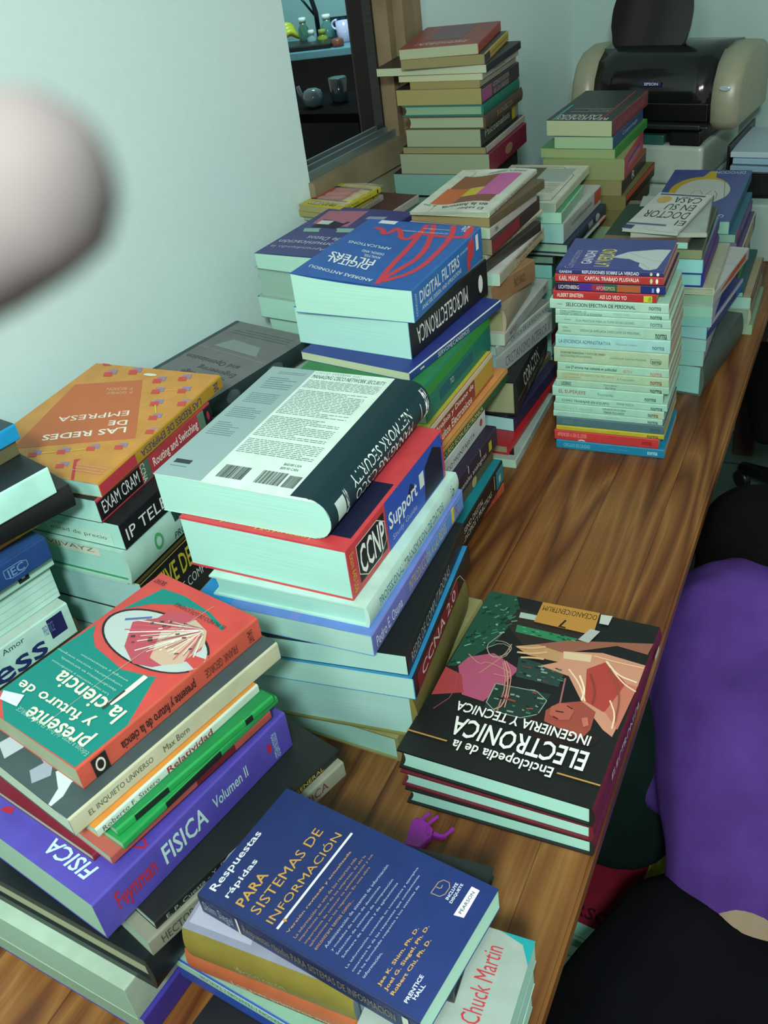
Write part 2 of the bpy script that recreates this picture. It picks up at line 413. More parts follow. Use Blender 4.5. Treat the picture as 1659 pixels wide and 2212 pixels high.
# ------------------------------------------------------------------ the table
pine = wood_mat()
t = empty('wooden_table', (-.55, 1.3, FZ)); tag(t, 'long varnished pine table carrying all the stacks of books', 'table')
def tpart(name, bm, m):
    o = from_bm(name, bm, m, t); o.matrix_parent_inverse = Matrix.Translation(t.location).inverted(); return o
bm = bmesh.new(); prism(bm, [(wallx(-.05) + .012, -.05), (-.1605, -.05), (-.1605, 2.80), (wallx(2.88) + .012, 2.89)], -.028, 0)
bmesh.ops.bevel(bm, geom=[e for e in bm.edges if abs(e.verts[0].co.x + .1605) < .001 and abs(e.verts[1].co.x + .1605) < .001], offset=.004, segments=2, affect='EDGES')
tpart('table_top', bm, pine)
dark = mat('#2a1a10', 'rough')
bm = bmesh.new(); box(bm, -.205, -.18, .02, 2.8, -.11, -.028); box(bm, -1.0, -.2, .02, .045, -.11, -.028); box(bm, -.75, -.2, 2.76, 2.79, -.11, -.028)
tpart('apron', bm, dark)
for x, y in ((-.235, .08), (-.235, 2.72), (-1.05, .08), (-.76, 2.72)):
    bm = bmesh.new(); box(bm, x - .03, x + .03, y - .03, y + .03, FZ, -.028, bev=.004); tpart('leg', bm, dark)

bm = bmesh.new(); box(bm, -1.7, 2.0, -1.6, 3.1, CZ, CZ + .05)
tag(from_bm('ceiling', bm, mat('#c4cec8', 'wall')), kind='structure')
BOOKS = [
 {'g': 'books in the tall stack topped by a white-backed network manual', 'l': 'thick white and grey hardback face down with two barcodes, topmost of its stack', 'p': (-0.4674, 0.714, 0.3041), 'a': 89.7, 's': (0.274, 0.2291, 0.0532), 'c': '#cfe6dc', 'sc': '#12343c', 'pg': '#9fd2c4', 'd': [('r', 'c', '#8fabab', 0, 0.29, 0, 1), ('r', 'c', '#143138', 0.8, 1.0, 0, 1), ('t', 'c', '#31464a', 'MANAGING CISCO NETWORK SECURITY', 0.31, 0.77, 0.04, 0.075), ('t', 'c', '#8aa7a6', 'CISCO SYSTEMS INC', 0.31, 0.6, 0.012, 0.03), ('x', 'c', '#5b7573', 0.31, 0.77, 0.09, 0.17, 7), ('x', 'c', '#5b7573', 0.31, 0.74, 0.19, 0.42, 17), ('x', 'c', '#5b7573', 0.31, 0.74, 0.44, 0.62, 13), ('x', 'c', '#5b7573', 0.31, 0.76, 0.64, 0.76, 9), ('x', 'c', '#5c7577', 0.08, 0.26, 0.04, 0.07, 2), ('x', 'c', '#5c7577', 0.06, 0.25, 0.1, 0.22, 6), ('x', 'c', '#5c7577', 0.05, 0.24, 0.26, 0.36, 6), ('x', 'c', '#5c7577', 0.04, 0.23, 0.4, 0.5, 6), ('x', 'c', '#5c7577', 0.04, 0.2, 0.54, 0.66, 7), ('r', 'c', '#2b3a3d', 0.04, 0.14, 0.87, 0.9), ('x', 'c', '#5c7577', 0.04, 0.14, 0.915, 0.93, 1), ('bar', 'c', '#1d2526', 0.34, 0.49, 0.86, 0.97), ('bar', 'c', '#1d2526', 0.56, 0.7, 0.86, 0.97), ('bar', 'c', '#1d2526', 0.715, 0.785, 0.87, 0.97), ('t', 'c', '#2a3637', '$60.00 USA', 0.63, 0.73, 0.79, 0.81), ('t', 'c', '#2a3637', '$89.95 CAN', 0.63, 0.73, 0.82, 0.84), ('t', 's', '#dfe9e4', 'MANAGING CISCO', 0.2, 0.78, 0.26, 0.52), ('t', 's', '#dfe9e4', 'NETWORK SECURITY', 0.2, 0.78, 0.6, 0.85), ('r', 's', '#b9cfc8', 0.87, 0.94, 0.3, 0.75), ('t', 's', '#c8d8d4', 'Cisco Press', 0.84, 0.86, 0.2, 0.8), ('t', 's', '#e8eeee', 'SYNGRESS', 0.02, 0.05, 0.1, 0.9), ('r', 's', '#e8eeee', 0.1, 0.105, 0.3, 0.7)], 'fd': 1, 'warp': ('bulge', 0.006)},
 {'g': 'books in the tall stack topped by a white-backed network manual', 'l': 'very thick red paperback with CCNP on its spine, under the white barcoded hardback', 'p': (-0.4492, 0.7039, 0.2335), 'a': 88.9, 's': (0.2625, 0.2211, 0.0706), 'c': '#bf3f45', 'tb': 0.0028, 'sc': '#bf3c42', 'pg': '#a0d4c8', 'd': [('r', 's', '#1e3a8c', 0.449, 0.993, 0.169, 0.294), ('r', 's', '#2a4fb0', 0.36, 0.98, 0.02, 0.98), ('p', 's', '#0f1d4a', [(0.5, 1), (0.56, 0.5), (0.62, 0.25), (0.68, 0.45), (0.7, 1)]), ('p', 's', '#0f1430', [(0.75, 0.95), (0.78, 0.3), (0.88, 0.1), (0.97, 0.3), (0.97, 0.95)]), ('r', 's', '#16161c', 0.08, 0.34, 0.14, 0.86), ('t', 's', '#e8f2ee', 'CCNP', 0.1, 0.33, 0.22, 0.78, 'bi'), ('t', 's', '#dfeceb', 'Support', 0.38, 0.68, 0.3, 0.72, 'b'), ('t', 's', '#9aa8c8', 'Study Guide', 0.4, 0.66, 0.76, 0.9), ('l', 's', '#d8d6c8', 0.0012, [(0.08, 0.14), (0.34, 0.14), (0.34, 0.86), (0.08, 0.86), (0.08, 0.14)]), ('t', 'c', '#c9b23c', 'Learning and Self-Assessment System', 0.22, 0.86, 0.02, 0.055), ('t', 's', '#c9a83a', 'Exam 640-506', 0.02, 0.055, 0.15, 0.9, 'v'), ('r', 's', '#cfe0d8', 0.71, 0.76, 0.3, 0.6), ('r', 'c', '#1c1f3a', 0.02, 0.3, 0.08, 0.5)]},
 {'g': 'books in the tall stack topped by a white-backed network manual', 'l': 'white hardback under the thick red paperback, blue title on its white spine', 'p': (-0.4318, 0.6978, 0.2042), 'a': 90.7, 's': (0.2814, 0.2066, 0.0292), 'c': '#b4dccf', 'sc': '#b7dccf', 'pg': '#9fd2c4', 'hc': 1, 'd': [('t', 's', '#2f7d94', 'PROFESIONAL TRANSMISION DE DATOS', 0.1, 0.8, 0.3, 0.7, 'b'), ('t', 's', '#33434c', 'ib', 0.9, 0.94, 0.2, 0.8)]},
 {'g': 'books in the tall stack topped by a white-backed network manual', 'l': 'lilac and blue paperback under the white hardback, with a lilac spine', 'p': (-0.423, 0.6862, 0.1735), 'a': 91.4, 's': (0.2977, 0.2346, 0.0307), 'c': '#5d80c4', 'sc': '#6f78c0', 'pg': '#a6d2c8', 'd': [('r', 'c', '#7380c6', 0.0, 0.45, 0, 1), ('r', 'c', '#2c8fca', 0.8, 1, 0, 1), ('r', 's', '#5f8fd0', 0.55, 0.99, 0, 1), ('t', 's', '#dfe7ee', 'Pedro E. Osuna', 0.03, 0.28, 0.3, 0.8), ('t', 's', '#c5b784', 'INTRODUCCION A LAS REDES', 0.36, 0.78, 0.25, 0.75), ('r', 's', '#c9c24a', 0.85, 0.88, 0, 1), ('t', 's', '#b8482e', 'R', 0.9, 0.93, 0.2, 0.8)]},
 {'g': 'books in the tall stack topped by a white-backed network manual', 'l': 'glossy black paperback with white pages, middle of the tallest near stack', 'p': (-0.3891, 0.697, 0.1434), 'a': 96.6, 's': (0.2564, 0.23, 0.0301), 'c': '#111616', 'sc': '#15191a', 'pg': '#a2d3c8', 'd': [('t', 's', '#9aa6a4', 'REDES DE COMPUTADORAS', 0.06, 0.7, 0.3, 0.8)]},
 {'g': 'books in the tall stack topped by a white-backed network manual', 'l': 'blue-covered paperback with black spine and red label reading CCNA 2.0', 'p': (-0.3825, 0.6938, 0.1101), 'a': 96.2, 's': (0.2508, 0.235, 0.0333), 'c': '#2a7fae', 'sc': '#17171a', 'pg': '#a6d6ca', 'd': [('r', 's', '#7c1f2a', 0.05, 0.75, 0.14, 0.9), ('t', 's', '#d5cfc8', 'CCNA 2.0', 0.12, 0.7, 0.28, 0.78), ('l', 's', '#cfc9b5', 0.001, [(0.62, 0.14), (0.78, 0.1), (0.86, 0.9)])]},
 {'g': 'books in the tall stack topped by a white-backed network manual', 'l': 'thick book with olive cover and spine, second from the bottom of the tallest near stack', 'p': (-0.3902, 0.6966, 0.0405), 'a': 95.8, 's': (0.2287, 0.25, 0.0696), 'c': '#7d7a45', 'sc': '#6f6a3c', 'pg': '#9fcfc8', 'hc': 1},
 {'g': 'books in the tall stack topped by a white-backed network manual', 'l': 'white-paged book at the bottom of the tallest near stack, on the wood', 'p': (-0.4127, 0.6876, 0.0), 'a': 88.0, 's': (0.27, 0.235, 0.0405), 'c': '#8e8c5a', 'sc': '#8e8c5a', 'pg': '#a4d8cc', 'hc': 1},
 {'g': 'books in the stack topped by the blue book with a red scribble', 'l': 'thick blue paperback with a red scribbled curve on its cover, topmost of its stack', 'p': (-0.5564, 1.1571, 0.3537), 'a': 88.3, 's': (0.2579, 0.1989, 0.0492), 'c': '#2b5fa8', 'sc': '#2f6fb5', 'pg': '#a7d9c8', 'd': [('l', 'c', '#c8404e', 0.009, [(0.302, 0.043), (0.355, 0.278), (0.383, 0.605), (0.46, 0.988), (0.445, 1.07), (0.331, 0.847), (0.208, 0.485), (0.271, 0.237), (0.311, 0.079)]), ('l', 'c', '#c8404e', 0.009, [(0.285, 0.082), (0.115, 0.257), (0.122, 0.635), (0.162, 0.864), (0.275, 1.069)]), ('l', 'c', '#c8404e', 0.009, [(0.849, 0.855), (0.756, 0.834), (0.724, 0.76), (0.669, 0.796), (0.673, 0.889), (0.591, 0.82), (0.543, 0.719), (0.449, 0.714), (0.46, 0.833), (0.293, 0.805), (0.081, 0.798), (0.021, 0.849), (0.077, 1.01), (0.065, 0.904), (0.003, 0.734), (-0.085, 0.729), (-0.084, 0.787)]), ('e', 'c', '#c8323e', -0.082, 0.73, 0.072, 0.049), ('q', 'c', '#e3ebea', 'DIGITAL', (0.499, 0.207), (0.388, 0.044), (0.02, 0.082), 'b'), ('q', 'c', '#e3ebea', 'FILTERS', (0.49, 0.274), (0.41, 0.044), (0.024, 0.083), 'b'), ('q', 'c', '#c9d8e2', 'ANALYSIS,', (0.495, 0.374), (0.154, 0.017), (0.012, 0.04), 'b'), ('q', 'c', '#c9d8e2', 'DESIGN, AND', (0.503, 0.43), (0.203, 0.023), (0.013, 0.04), 'b'), ('q', 'c', '#c9d8e2', 'APPLICATIONS', (0.503, 0.523), (0.398, 0.038), (0.01, 0.039), 'b'), ('q', 'c', '#d5dfe4', 'ANDREAS ANTONIOU', (0.36, 0.057), (0.574, 0.072), (0.01, 0.039), 'b'), ('t', 'c', '#d0dbe2', '2/e', 0.083, 0.135, 0.897, 0.994, 'b'), ('t', 'c', '#c5d5e0', 'SECOND EDITION ELECTRICAL ENGINEERING', 0.2, 0.6, 0.84, 0.86), ('t', 'c', '#c5d5e0', 'International Editions', 0.22, 0.45, 0.9, 0.92), ('r', 'c', '#d5e0e4', 0.727, 0.877, 0.937, 0.996), ('t', 's', '#d9e6ea', 'DIGITAL FILTERS', 0.08, 0.64, 0.2, 0.58, 'b'), ('t', 's', '#c3d8e2', 'ANALYSIS, DESIGN, AND APPLICATIONS', 0.1, 0.66, 0.68, 0.84, 'b'), ('t', 's', '#c3d8e2', 'ANTONIOU', 0.02, 0.045, 0.15, 0.85, 'v'), ('e', 's', '#c9404a', 0.82, 0.35, 0.05, 0.4), ('r', 's', '#c9404a', 0.75, 0.8, 0.5, 0.98), ('r', 's', '#e8eeee', 0.9, 0.94, 0.1, 0.6), ('t', 's', '#c3d8e2', 'International Edition', 0.66, 0.78, 0.2, 0.3)], 'warp': ('lift', 0.012)},
 {'g': 'books in the stack topped by the blue book with a red scribble', 'l': 'thick black-spined book directly under the blue book, white title upside down on its spine', 'p': (-0.5678, 1.1578, 0.2949), 'a': 83.7, 's': (0.2514, 0.2031, 0.0588), 'c': '#4c7390', 'sc': '#15171a', 'pg': '#a4d6cc', 'd': [('r', 'c', '#1d5a5e', 0.55, 1, 0, 0.05), ('t', 's', '#d9dedb', 'MICROELECTRONICA', 0.28, 0.92, 0.25, 0.72, 'b'), ('e', 's', '#d9dedb', 0.1, 0.45, 0.03, 0.25)], 'fd': 1},
 {'g': 'books in the stack topped by the blue book with a red scribble', 'l': 'navy blue paperback with a thin white spine title under the black-spined book', 'p': (-0.5549, 1.1182, 0.2814), 'a': 80.6, 's': (0.2712, 0.2, 0.0135), 'c': '#27357e', 'sc': '#22407e', 'pg': '#b0c0a0', 'd': [('r', 's', '#c9d2cc', 0.0, 1, 0.0, 0.08), ('t', 's', '#c3cbb8', 'SERVOMECANISMOS', 0.28, 0.62, 0.25, 0.8, 'b'), ('r', 's', '#c3cbb8', 0.1, 0.14, 0.4, 0.6)]},
 {'g': 'books in the stack topped by the blue book with a red scribble', 'l': 'green and teal illustrated book below the navy paperback', 'p': (-0.5292, 1.1053, 0.221), 'a': 89.0, 's': (0.26, 0.21, 0.0604), 'c': '#2f7a4a', 'sc': '#137060', 'pg': '#9cb894', 'd': [('r', 's', '#2f8a3c', 0, 1, 0, 0.35), ('r', 's', '#0f5c62', 0.2, 0.7, 0.5, 0.8), ('t', 's', '#d5d9b5', 'TCI', 0.35, 0.4, 0.55, 0.7)]},
 {'g': 'books in the stack topped by the blue book with a red scribble', 'l': 'yellow and red book with a frayed spine titled for circuit design', 'p': (-0.5221, 1.0996, 0.1739), 'a': 89.0, 's': (0.25, 0.2, 0.0471), 'c': '#b9b33a', 'sc': '#a34638', 'pg': '#a9b48f', 'd': [('r', 's', '#b8923a', 0.68, 1, 0, 1), ('r', 's', '#8e2f2c', 0.2, 0.68, 0, 0.8), ('r', 's', '#c6c0a0', 0, 1, 0, 0.2), ('t', 's', '#e5d9c9', 'Analisis y Diseno de', 0.06, 0.66, 0.26, 0.52, 'b'), ('t', 's', '#e5d9c9', 'Circuitos Electronicos', 0.02, 0.62, 0.6, 0.9, 'b')]},
 {'g': 'books in the stack topped by the blue book with a red scribble', 'l': 'orange book with a dark green spine band below the frayed yellow one', 'p': (-0.5141, 1.1031, 0.1522), 'a': 88.0, 's': (0.28, 0.2, 0.0217), 'c': '#c98a4e', 'sc': '#24502c', 'pg': '#9aa884', 'd': [('r', 's', '#c48a4a', 0, 1, 0, 0.3), ('t', 's', '#c9c27a', 'CURSO ECON ELECTRONICA', 0.05, 0.6, 0.4, 0.8, 'b')]},
 {'g': 'books in the stack topped by the blue book with a red scribble', 'l': 'white paperback with grey spine letters and a small red emblem', 'p': (-0.5139, 1.0428, 0.1195), 'a': 89.0, 's': (0.24, 0.19, 0.0328), 'c': '#b9c2bf', 'sc': '#b9c4c2', 'pg': '#a5b8a0', 'd': [('t', 's', '#46504e', 'TECNICO MONTAJISTA', 0.15, 0.8, 0.45, 0.8, 'b'), ('e', 's', '#a04848', 0.92, 0.45, 0.025, 0.2)]},
 {'g': 'books in the stack topped by the blue book with a red scribble', 'l': 'dark purple book with white ticks along its spine', 'p': (-0.4975, 1.0368, 0.0851), 'a': 89.0, 's': (0.25, 0.19, 0.0344), 'c': '#2c2136', 'sc': '#2a2034', 'pg': '#a9b48f', 'd': [('r', 's', '#c9c9b9', 0.1, 0.11, 0.0, 0.4), ('r', 's', '#c9c9b9', 0.3, 0.31, 0.0, 0.4), ('r', 's', '#c9c9b9', 0.5, 0.51, 0.0, 0.4), ('r', 's', '#c9c9b9', 0.7, 0.71, 0.0, 0.4), ('r', 's', '#b5a935', 0.85, 0.9, 0.3, 0.8), ('t', 's', '#c9c4b5', 'Antologia de senales analogicas', 0.05, 0.8, 0.5, 0.85)]},
 {'g': 'books in the stack topped by the blue book with a red scribble', 'l': 'brown and olive book under the dark purple one', 'p': (-0.5005, 1.0326, 0.0627), 'a': 89.0, 's': (0.24, 0.19, 0.0224), 'c': '#4d4228', 'sc': '#57492c', 'pg': '#9a9f78', 'd': [('r', 's', '#241c18', 0, 0.45, 0, 1), ('t', 's', '#b5a987', 'NO', 0.2, 0.28, 0.2, 0.8, 'b'), ('e', 's', '#aaa070', 0.65, 0.5, 0.04, 0.4)]},
 {'g': 'books in the stack topped by the blue book with a red scribble', 'l': 'thick black-spined book with a teal block at the end of its spine', 'p': (-0.4776, 1.0262, 0.0187), 'a': 91.0, 's': (0.25, 0.2, 0.044), 'c': '#147a86', 'sc': '#141213', 'pg': '#a0c0b0', 'd': [('r', 's', '#187e8c', 0.86, 1, 0, 1), ('t', 's', '#b5aea4', 'DISENO DIGITAL', 0.2, 0.6, 0.18, 0.42, 'b'), ('t', 's', '#b5aea4', 'PRINCIPIOS Y PRACTICAS', 0.2, 0.76, 0.5, 0.74, 'b'), ('r', 's', '#b5aea4', 0.82, 0.83, 0.1, 0.7), ('r', 's', '#9fc0c0', 0.91, 0.95, 0.4, 0.7)]},
 {'g': 'books in the stack topped by the blue book with a red scribble', 'l': 'thin orange book lying on the wood under the black-spined book', 'p': (-0.5092, 1.0127, 0.0), 'a': 84.0, 's': (0.265, 0.2, 0.0187), 'c': '#b8523a', 'sc': '#b8523a', 'pg': '#a9b48f', 'd': [('t', 's', '#8a3a2a', 'TECNICAS Y PRACTICAS', 0.3, 0.9, 0.25, 0.8)]},
 {'g': 'books in the stack topped by the white paperback with coloured blocks', 'l': 'curled white paperback with brown, pink, orange and yellow blocks, topmost of its stack', 'p': (-0.5466, 1.45, 0.4052), 'a': 88.3, 's': (0.2299, 0.1424, 0.0088), 'c': '#bfc6ba', 'sc': '#aeb3a4', 'pg': '#92a387', 'd': [('r', 'c', '#7a4f42', 0.14, 0.6, 0.22, 0.37), ('r', 'c', '#b9663e', 0.6, 0.9, 0.22, 0.57), ('r', 'c', '#bfb23a', 0.41, 0.6, 0.37, 0.56), ('r', 'c', '#b8629a', 0.12, 0.41, 0.37, 0.88), ('r', 'c', '#83553c', 0.41, 0.88, 0.57, 0.88), ('t', 'c', '#3c4038', 'El saber', 0.12, 0.45, 0.04, 0.09), ('t', 'c', '#3c4038', 'en la historia', 0.12, 0.7, 0.12, 0.18, 'b'), ('t', 'c', '#3c4038', 'JORGE A. VAZQUEZ', 0.1, 0.6, 0.92, 0.96), ('t', 's', '#6a6c60', 'El saber en la historia', 0.1, 0.7, 0.3, 0.7), ('t', 'c', '#55584c', '6.00', 0.8, 0.954, 0.178, 0.206)], 'warp': ('wave', 0.008)},
 {'g': 'books in the stack topped by the white paperback with coloured blocks', 'l': 'worn brown paperback directly under the colour-block paperback', 'p': (-0.5461, 1.4496, 0.3889), 'a': 82.0, 's': (0.204, 0.15, 0.0162), 'c': '#5b4c34', 'sc': '#5c5038', 'pg': '#857a55'},
 {'g': 'books in the stack topped by the white paperback with coloured blocks', 'l': 'white-spined paperback, third in the stack of the colour-block paperback', 'p': (-0.5466, 1.4484, 0.3706), 'a': 84.8, 's': (0.1937, 0.15, 0.0183), 'c': '#a9aca2', 'sc': '#b0aca4', 'pg': '#9db89e', 'd': [('t', 's', '#4a4a48', 'FIN', 0.1, 0.16, 0.3, 0.7, 'b')]},
 {'g': 'books in the stack topped by the white paperback with coloured blocks', 'l': 'dark paperback with red near half, under the white-spined paperback', 'p': (-0.543, 1.4465, 0.344), 'a': 87.3, 's': (0.2215, 0.15, 0.0267), 'c': '#3a3532', 'sc': '#3b2c2a', 'pg': '#7a7860', 'd': [('r', 's', '#7c2a2e', 0, 0.55, 0.1, 1)]},
 {'g': 'books in the stack topped by the white paperback with coloured blocks', 'l': 'cream-spined book with dark spine lettering below the red and dark paperback', 'p': (-0.5539, 1.4437, 0.3352), 'a': 84.1, 's': (0.2332, 0.15, 0.0087), 'c': '#b5bba2', 'sc': '#b2b39b', 'pg': '#8d8f70', 'd': [('t', 's', '#4c5044', 'ESTUDIOS DE UNA LECTURA FUNCIONAL', 0.1, 0.9, 0.25, 0.8)]},
 {'g': 'books in the stack topped by the white paperback with coloured blocks', 'l': 'dark brown paperback under the cream-spined book', 'p': (-0.5508, 1.4402, 0.3175), 'a': 81.7, 's': (0.2001, 0.15, 0.0178), 'c': '#382f2a', 'sc': '#362e2a', 'pg': '#7a7560'},
 {'g': 'books in the stack topped by the white paperback with coloured blocks', 'l': 'shiny white-covered paperback with printed beige spine in the middle of its stack', 'p': (-0.5294, 1.4359, 0.2964), 'a': 88.6, 's': (0.2265, 0.155, 0.0211), 'c': '#c3c6c4', 'sc': '#aaa890', 'pg': '#9cc4b0', 'd': [('t', 's', '#4c4436', 'Manuales de Historia', 0.35, 0.95, 0.1, 0.4), ('r', 's', '#c0a98a', 0.3, 1, 0.55, 0.95), ('t', 's', '#4c4436', 'CUADERNOS Y RELATOS', 0.35, 0.92, 0.6, 0.9)]},
 {'g': 'books in the stack topped by the white paperback with coloured blocks', 'l': 'orange-brown paperback under the shiny white one', 'p': (-0.5424, 1.4309, 0.2579), 'a': 75.4, 's': (0.1325, 0.15, 0.0385), 'c': '#8d6c4d', 'sc': '#8f6f50', 'pg': '#88907a', 'd': [('t', 's', '#4a3526', 'PRADO BARAZO', 0.5, 0.75, 0.3, 0.7)]},
 {'g': 'books in the stack topped by the white paperback with coloured blocks', 'l': 'thick beige book with a torn rounded spine bulging from its stack', 'p': (-0.5213, 1.425, 0.2193), 'a': 93.0, 's': (0.1648, 0.13, 0.0385), 'c': '#a09880', 'sc': '#a29b84', 'pg': '#8b9368', 'hc': 1},
 {'g': 'books in the stack topped by the white paperback with coloured blocks', 'l': 'white paperback with a rolled white spine jutting out to the right', 'p': (-0.5193, 1.4184, 0.1978), 'a': 89.4, 's': (0.2405, 0.13, 0.0215), 'c': '#a9b0ac', 'sc': '#abb0ae', 'pg': '#9cb8a0', 'd': [('t', 's', '#4c504e', 'PARTIDO', 0.1, 0.25, 0.3, 0.7), ('t', 's', '#4c504e', 'PM', 0.88, 0.94, 0.2, 0.8, 'b')]},
 {'g': 'books in the stack topped by the white paperback with coloured blocks', 'l': 'grey-covered paperback with a white printed spine below the rolled one', 'p': (-0.5325, 1.4109, 0.1804), 'a': 80.7, 's': (0.2075, 0.14, 0.0174), 'c': '#6d716a', 'sc': '#a2b2ac', 'pg': '#8fb8aa', 'd': [('t', 's', '#50605c', 'CRITICA DE LA RAZON PURA', 0.25, 0.95, 0.3, 0.8)]},
 {'g': 'books in the stack topped by the white paperback with coloured blocks', 'l': 'white paperback with pale lettering along its spine below the grey-covered one', 'p': (-0.5306, 1.4027, 0.1433), 'a': 79.3, 's': (0.2013, 0.14, 0.0371), 'c': '#98a5a2', 'sc': '#a0a8a6', 'pg': '#8fb8aa', 'd': [('t', 's', '#5e6866', 'CRISTIANISMO INTERIOR II', 0.15, 0.95, 0.3, 0.8)]},
 {'g': 'books in the stack topped by the white paperback with coloured blocks', 'l': 'thick black-covered book with spine text and greenish pages', 'p': (-0.4967, 1.395, 0.0785), 'a': 94.1, 's': (0.2219, 0.15, 0.0648), 'c': '#1d2021', 'sc': '#202324', 'pg': '#8d9672', 'hc': 1, 'd': [('t', 's', '#b9bdb5', 'CORAZON', 0.2, 0.7, 0.12, 0.5, 'b'), ('t', 's', '#8f948e', 'GRANDES NOVELAS', 0.3, 0.9, 0.6, 0.85), ('l', 's', '#9a9c94', 0.0008, [(0, 0.52), (1, 0.52)])]},
 {'g': 'books in the stack topped by the white paperback with coloured blocks', 'l': 'olive-grey book with blue and yellow patches on its cover', 'p': (-0.5188, 1.415, 0.0624), 'a': 88.0, 's': (0.2319, 0.14, 0.0162), 'c': '#4c5a54', 'sc': '#6f6f58', 'pg': '#5a6450', 'd': [('r', 'c', '#1f6aa0', 0, 0.35, 0, 0.9), ('r', 'c', '#9aa63a', 0.0, 0.25, 0.55, 0.8), ('t', 's', '#3e3e34', 'MECANICA PRACTICA', 0.1, 0.95, 0.3, 0.8)]},
 {'g': 'books in the stack topped by the white paperback with coloured blocks', 'l': 'white-paged book with a navy spine under the olive-grey one', 'p': (-0.5067, 1.41, 0.0363), 'a': 87.0, 's': (0.221, 0.16, 0.026), 'c': '#2a2a44', 'sc': '#2c2a4a', 'pg': '#9cd0cc'},
 {'g': 'books in the stack topped by the white paperback with coloured blocks', 'l': 'bright red thin hardback near the bottom of its stack', 'p': (-0.5019, 1.3621, 0.017), 'a': 89.2, 's': (0.2804, 0.15, 0.0193), 'c': '#a91f2a', 'sc': '#b02430', 'pg': '#8c8a66', 'hc': 1},
 {'g': 'books in the stack topped by the white paperback with coloured blocks', 'l': 'white paperback with dark cover marks, lowest in the colour-block stack on the wood', 'p': (-0.4843, 1.35, 0.0), 'a': 91.6, 's': (0.2443, 0.16, 0.017), 'c': '#8fa29a', 'sc': '#9cb4ac', 'pg': '#a0c8ac', 'd': [('r', 'c', '#1d2220', 0.0, 1, 0.02, 0.05), ('p', 'c', '#1b1d1e', [(0.05, 0.06), (0.4, 0.06), (0.3, 0.2), (0.1, 0.16)]), ('p', 'c', '#8a3038', [(0, 0.3), (0.2, 0.3), (0.15, 0.5), (0, 0.5)]), ('t', 's', '#8f8c80', 'POESIA Y PROSA', 0.2, 0.6, 0.3, 0.7)]},
 {'g': 'paperbacks in the stack topped by the blue book with the white-robed figure', 'l': 'blue paperback with a white-robed figure on its cover, topmost of the white-spined stack', 'p': (-0.433, 1.432, 0.3252), 'a': 2.5, 's': (0.1662, 0.135, 0.0086), 'c': '#434a84', 'sc': '#2c3468', 'pg': '#b3a596', 'd': [('t', 's', '#c9d6dc', 'GANDHI', 0.03, 0.15, 0.3, 0.8, 'b'), ('t', 's', '#d5dde0', 'REFLEXIONES SOBRE LA VERDAD', 0.25, 0.78, 0.2, 0.8, 'b'), ('e', 's', '#b9c9a0', 0.89, 0.5, 0.012, 0.3), ('e', 's', '#e3e9e6', 0.95, 0.5, 0.012, 0.3), ('t', 'c', '#cfd4dc', 'GANDHI', 0.166, 0.589, 0.2, 0.303, 'b'), ('t', 'c', '#8f96b5', 'reflexiones', 0.194, 0.495, 0.313, 0.379), ('t', 'c', '#c9c46a', 'LA VERDAD', 0.101, 0.656, 0.339, 0.482, 'b'), ('t', 'c', '#8f96b5', 'Conversaciones', 0.024, 0.592, 0.069, 0.152), ('p', 'c', '#b9c4c4', [(0.389, 0.466), (0.476, 0.52), (0.583, 0.601), (0.681, 0.859), (0.679, 0.984), (0.089, 0.929), (0.037, 0.871), (0.045, 0.814), (0.147, 0.753), (0.241, 0.748), (0.357, 0.636)]), ('l', 'c', '#7b8688', 0.0008, [(0.391, 0.495), (0.272, 0.744), (0.067, 0.867)]), ('l', 'c', '#7b8688', 0.0008, [(0.567, 0.604), (0.373, 0.787), (0.295, 0.957)]), ('r', 'c', '#5f6a80', 0.0, 0.98, 0.08, 0.085)]},
 {'g': 'paperbacks in the stack topped by the blue book with the white-robed figure', 'l': 'red thin paperback with white spine title under the blue figure paperback', 'p': (-0.4348, 1.432, 0.3115), 'a': 2.5, 's': (0.1689, 0.142, 0.0137), 'c': '#a83434', 'sc': '#a83434', 'pg': '#b3a596', 'd': [('t', 's', '#e6d5cc', 'KARL MARX', 0.04, 0.22, 0.2, 0.8, 'b'), ('t', 's', '#e6d5cc', 'CAPITAL TRABAJO PLUSVALIA', 0.28, 0.78, 0.2, 0.8, 'b'), ('e', 's', '#e6e0d8', 0.94, 0.5, 0.012, 0.3), ('e', 's', '#b9c99a', 0.89, 0.5, 0.012, 0.3)]},
 {'g': 'paperbacks in the stack topped by the blue book with the white-robed figure', 'l': 'dark purple and orange spined paperback, third in the white-spined stack', 'p': (-0.4342, 1.432, 0.297), 'a': 2.5, 's': (0.1716, 0.142, 0.0145), 'c': '#2c2140', 'sc': '#221a34', 'pg': '#b3a596', 'd': [('r', 's', '#4a2a8c', 0.22, 0.34, 0, 1), ('r', 's', '#8a2a4c', 0.34, 0.45, 0, 1), ('r', 's', '#1f5a3c', 0.45, 0.57, 0, 1), ('r', 's', '#a05a34', 0.57, 0.78, 0, 1), ('l', 's', '#241510', 0.0012, [(0.6, 1), (0.64, 0)]), ('l', 's', '#241510', 0.0012, [(0.66, 1), (0.7, 0)]), ('l', 's', '#241510', 0.0012, [(0.72, 1), (0.76, 0)]), ('r', 's', '#1a2a6c', 0.78, 1, 0, 1), ('t', 's', '#c9c4d5', 'LICHTENBERG', 0.03, 0.22, 0.3, 0.75, 'b'), ('t', 's', '#d5b0a5', 'AFORISMOS', 0.38, 0.55, 0.3, 0.75, 'b'), ('e', 's', '#e8e9f0', 0.935, 0.5, 0.014, 0.3), ('r', 's', '#6a8ac9', 0.88, 0.9, 0.3, 0.8)]},
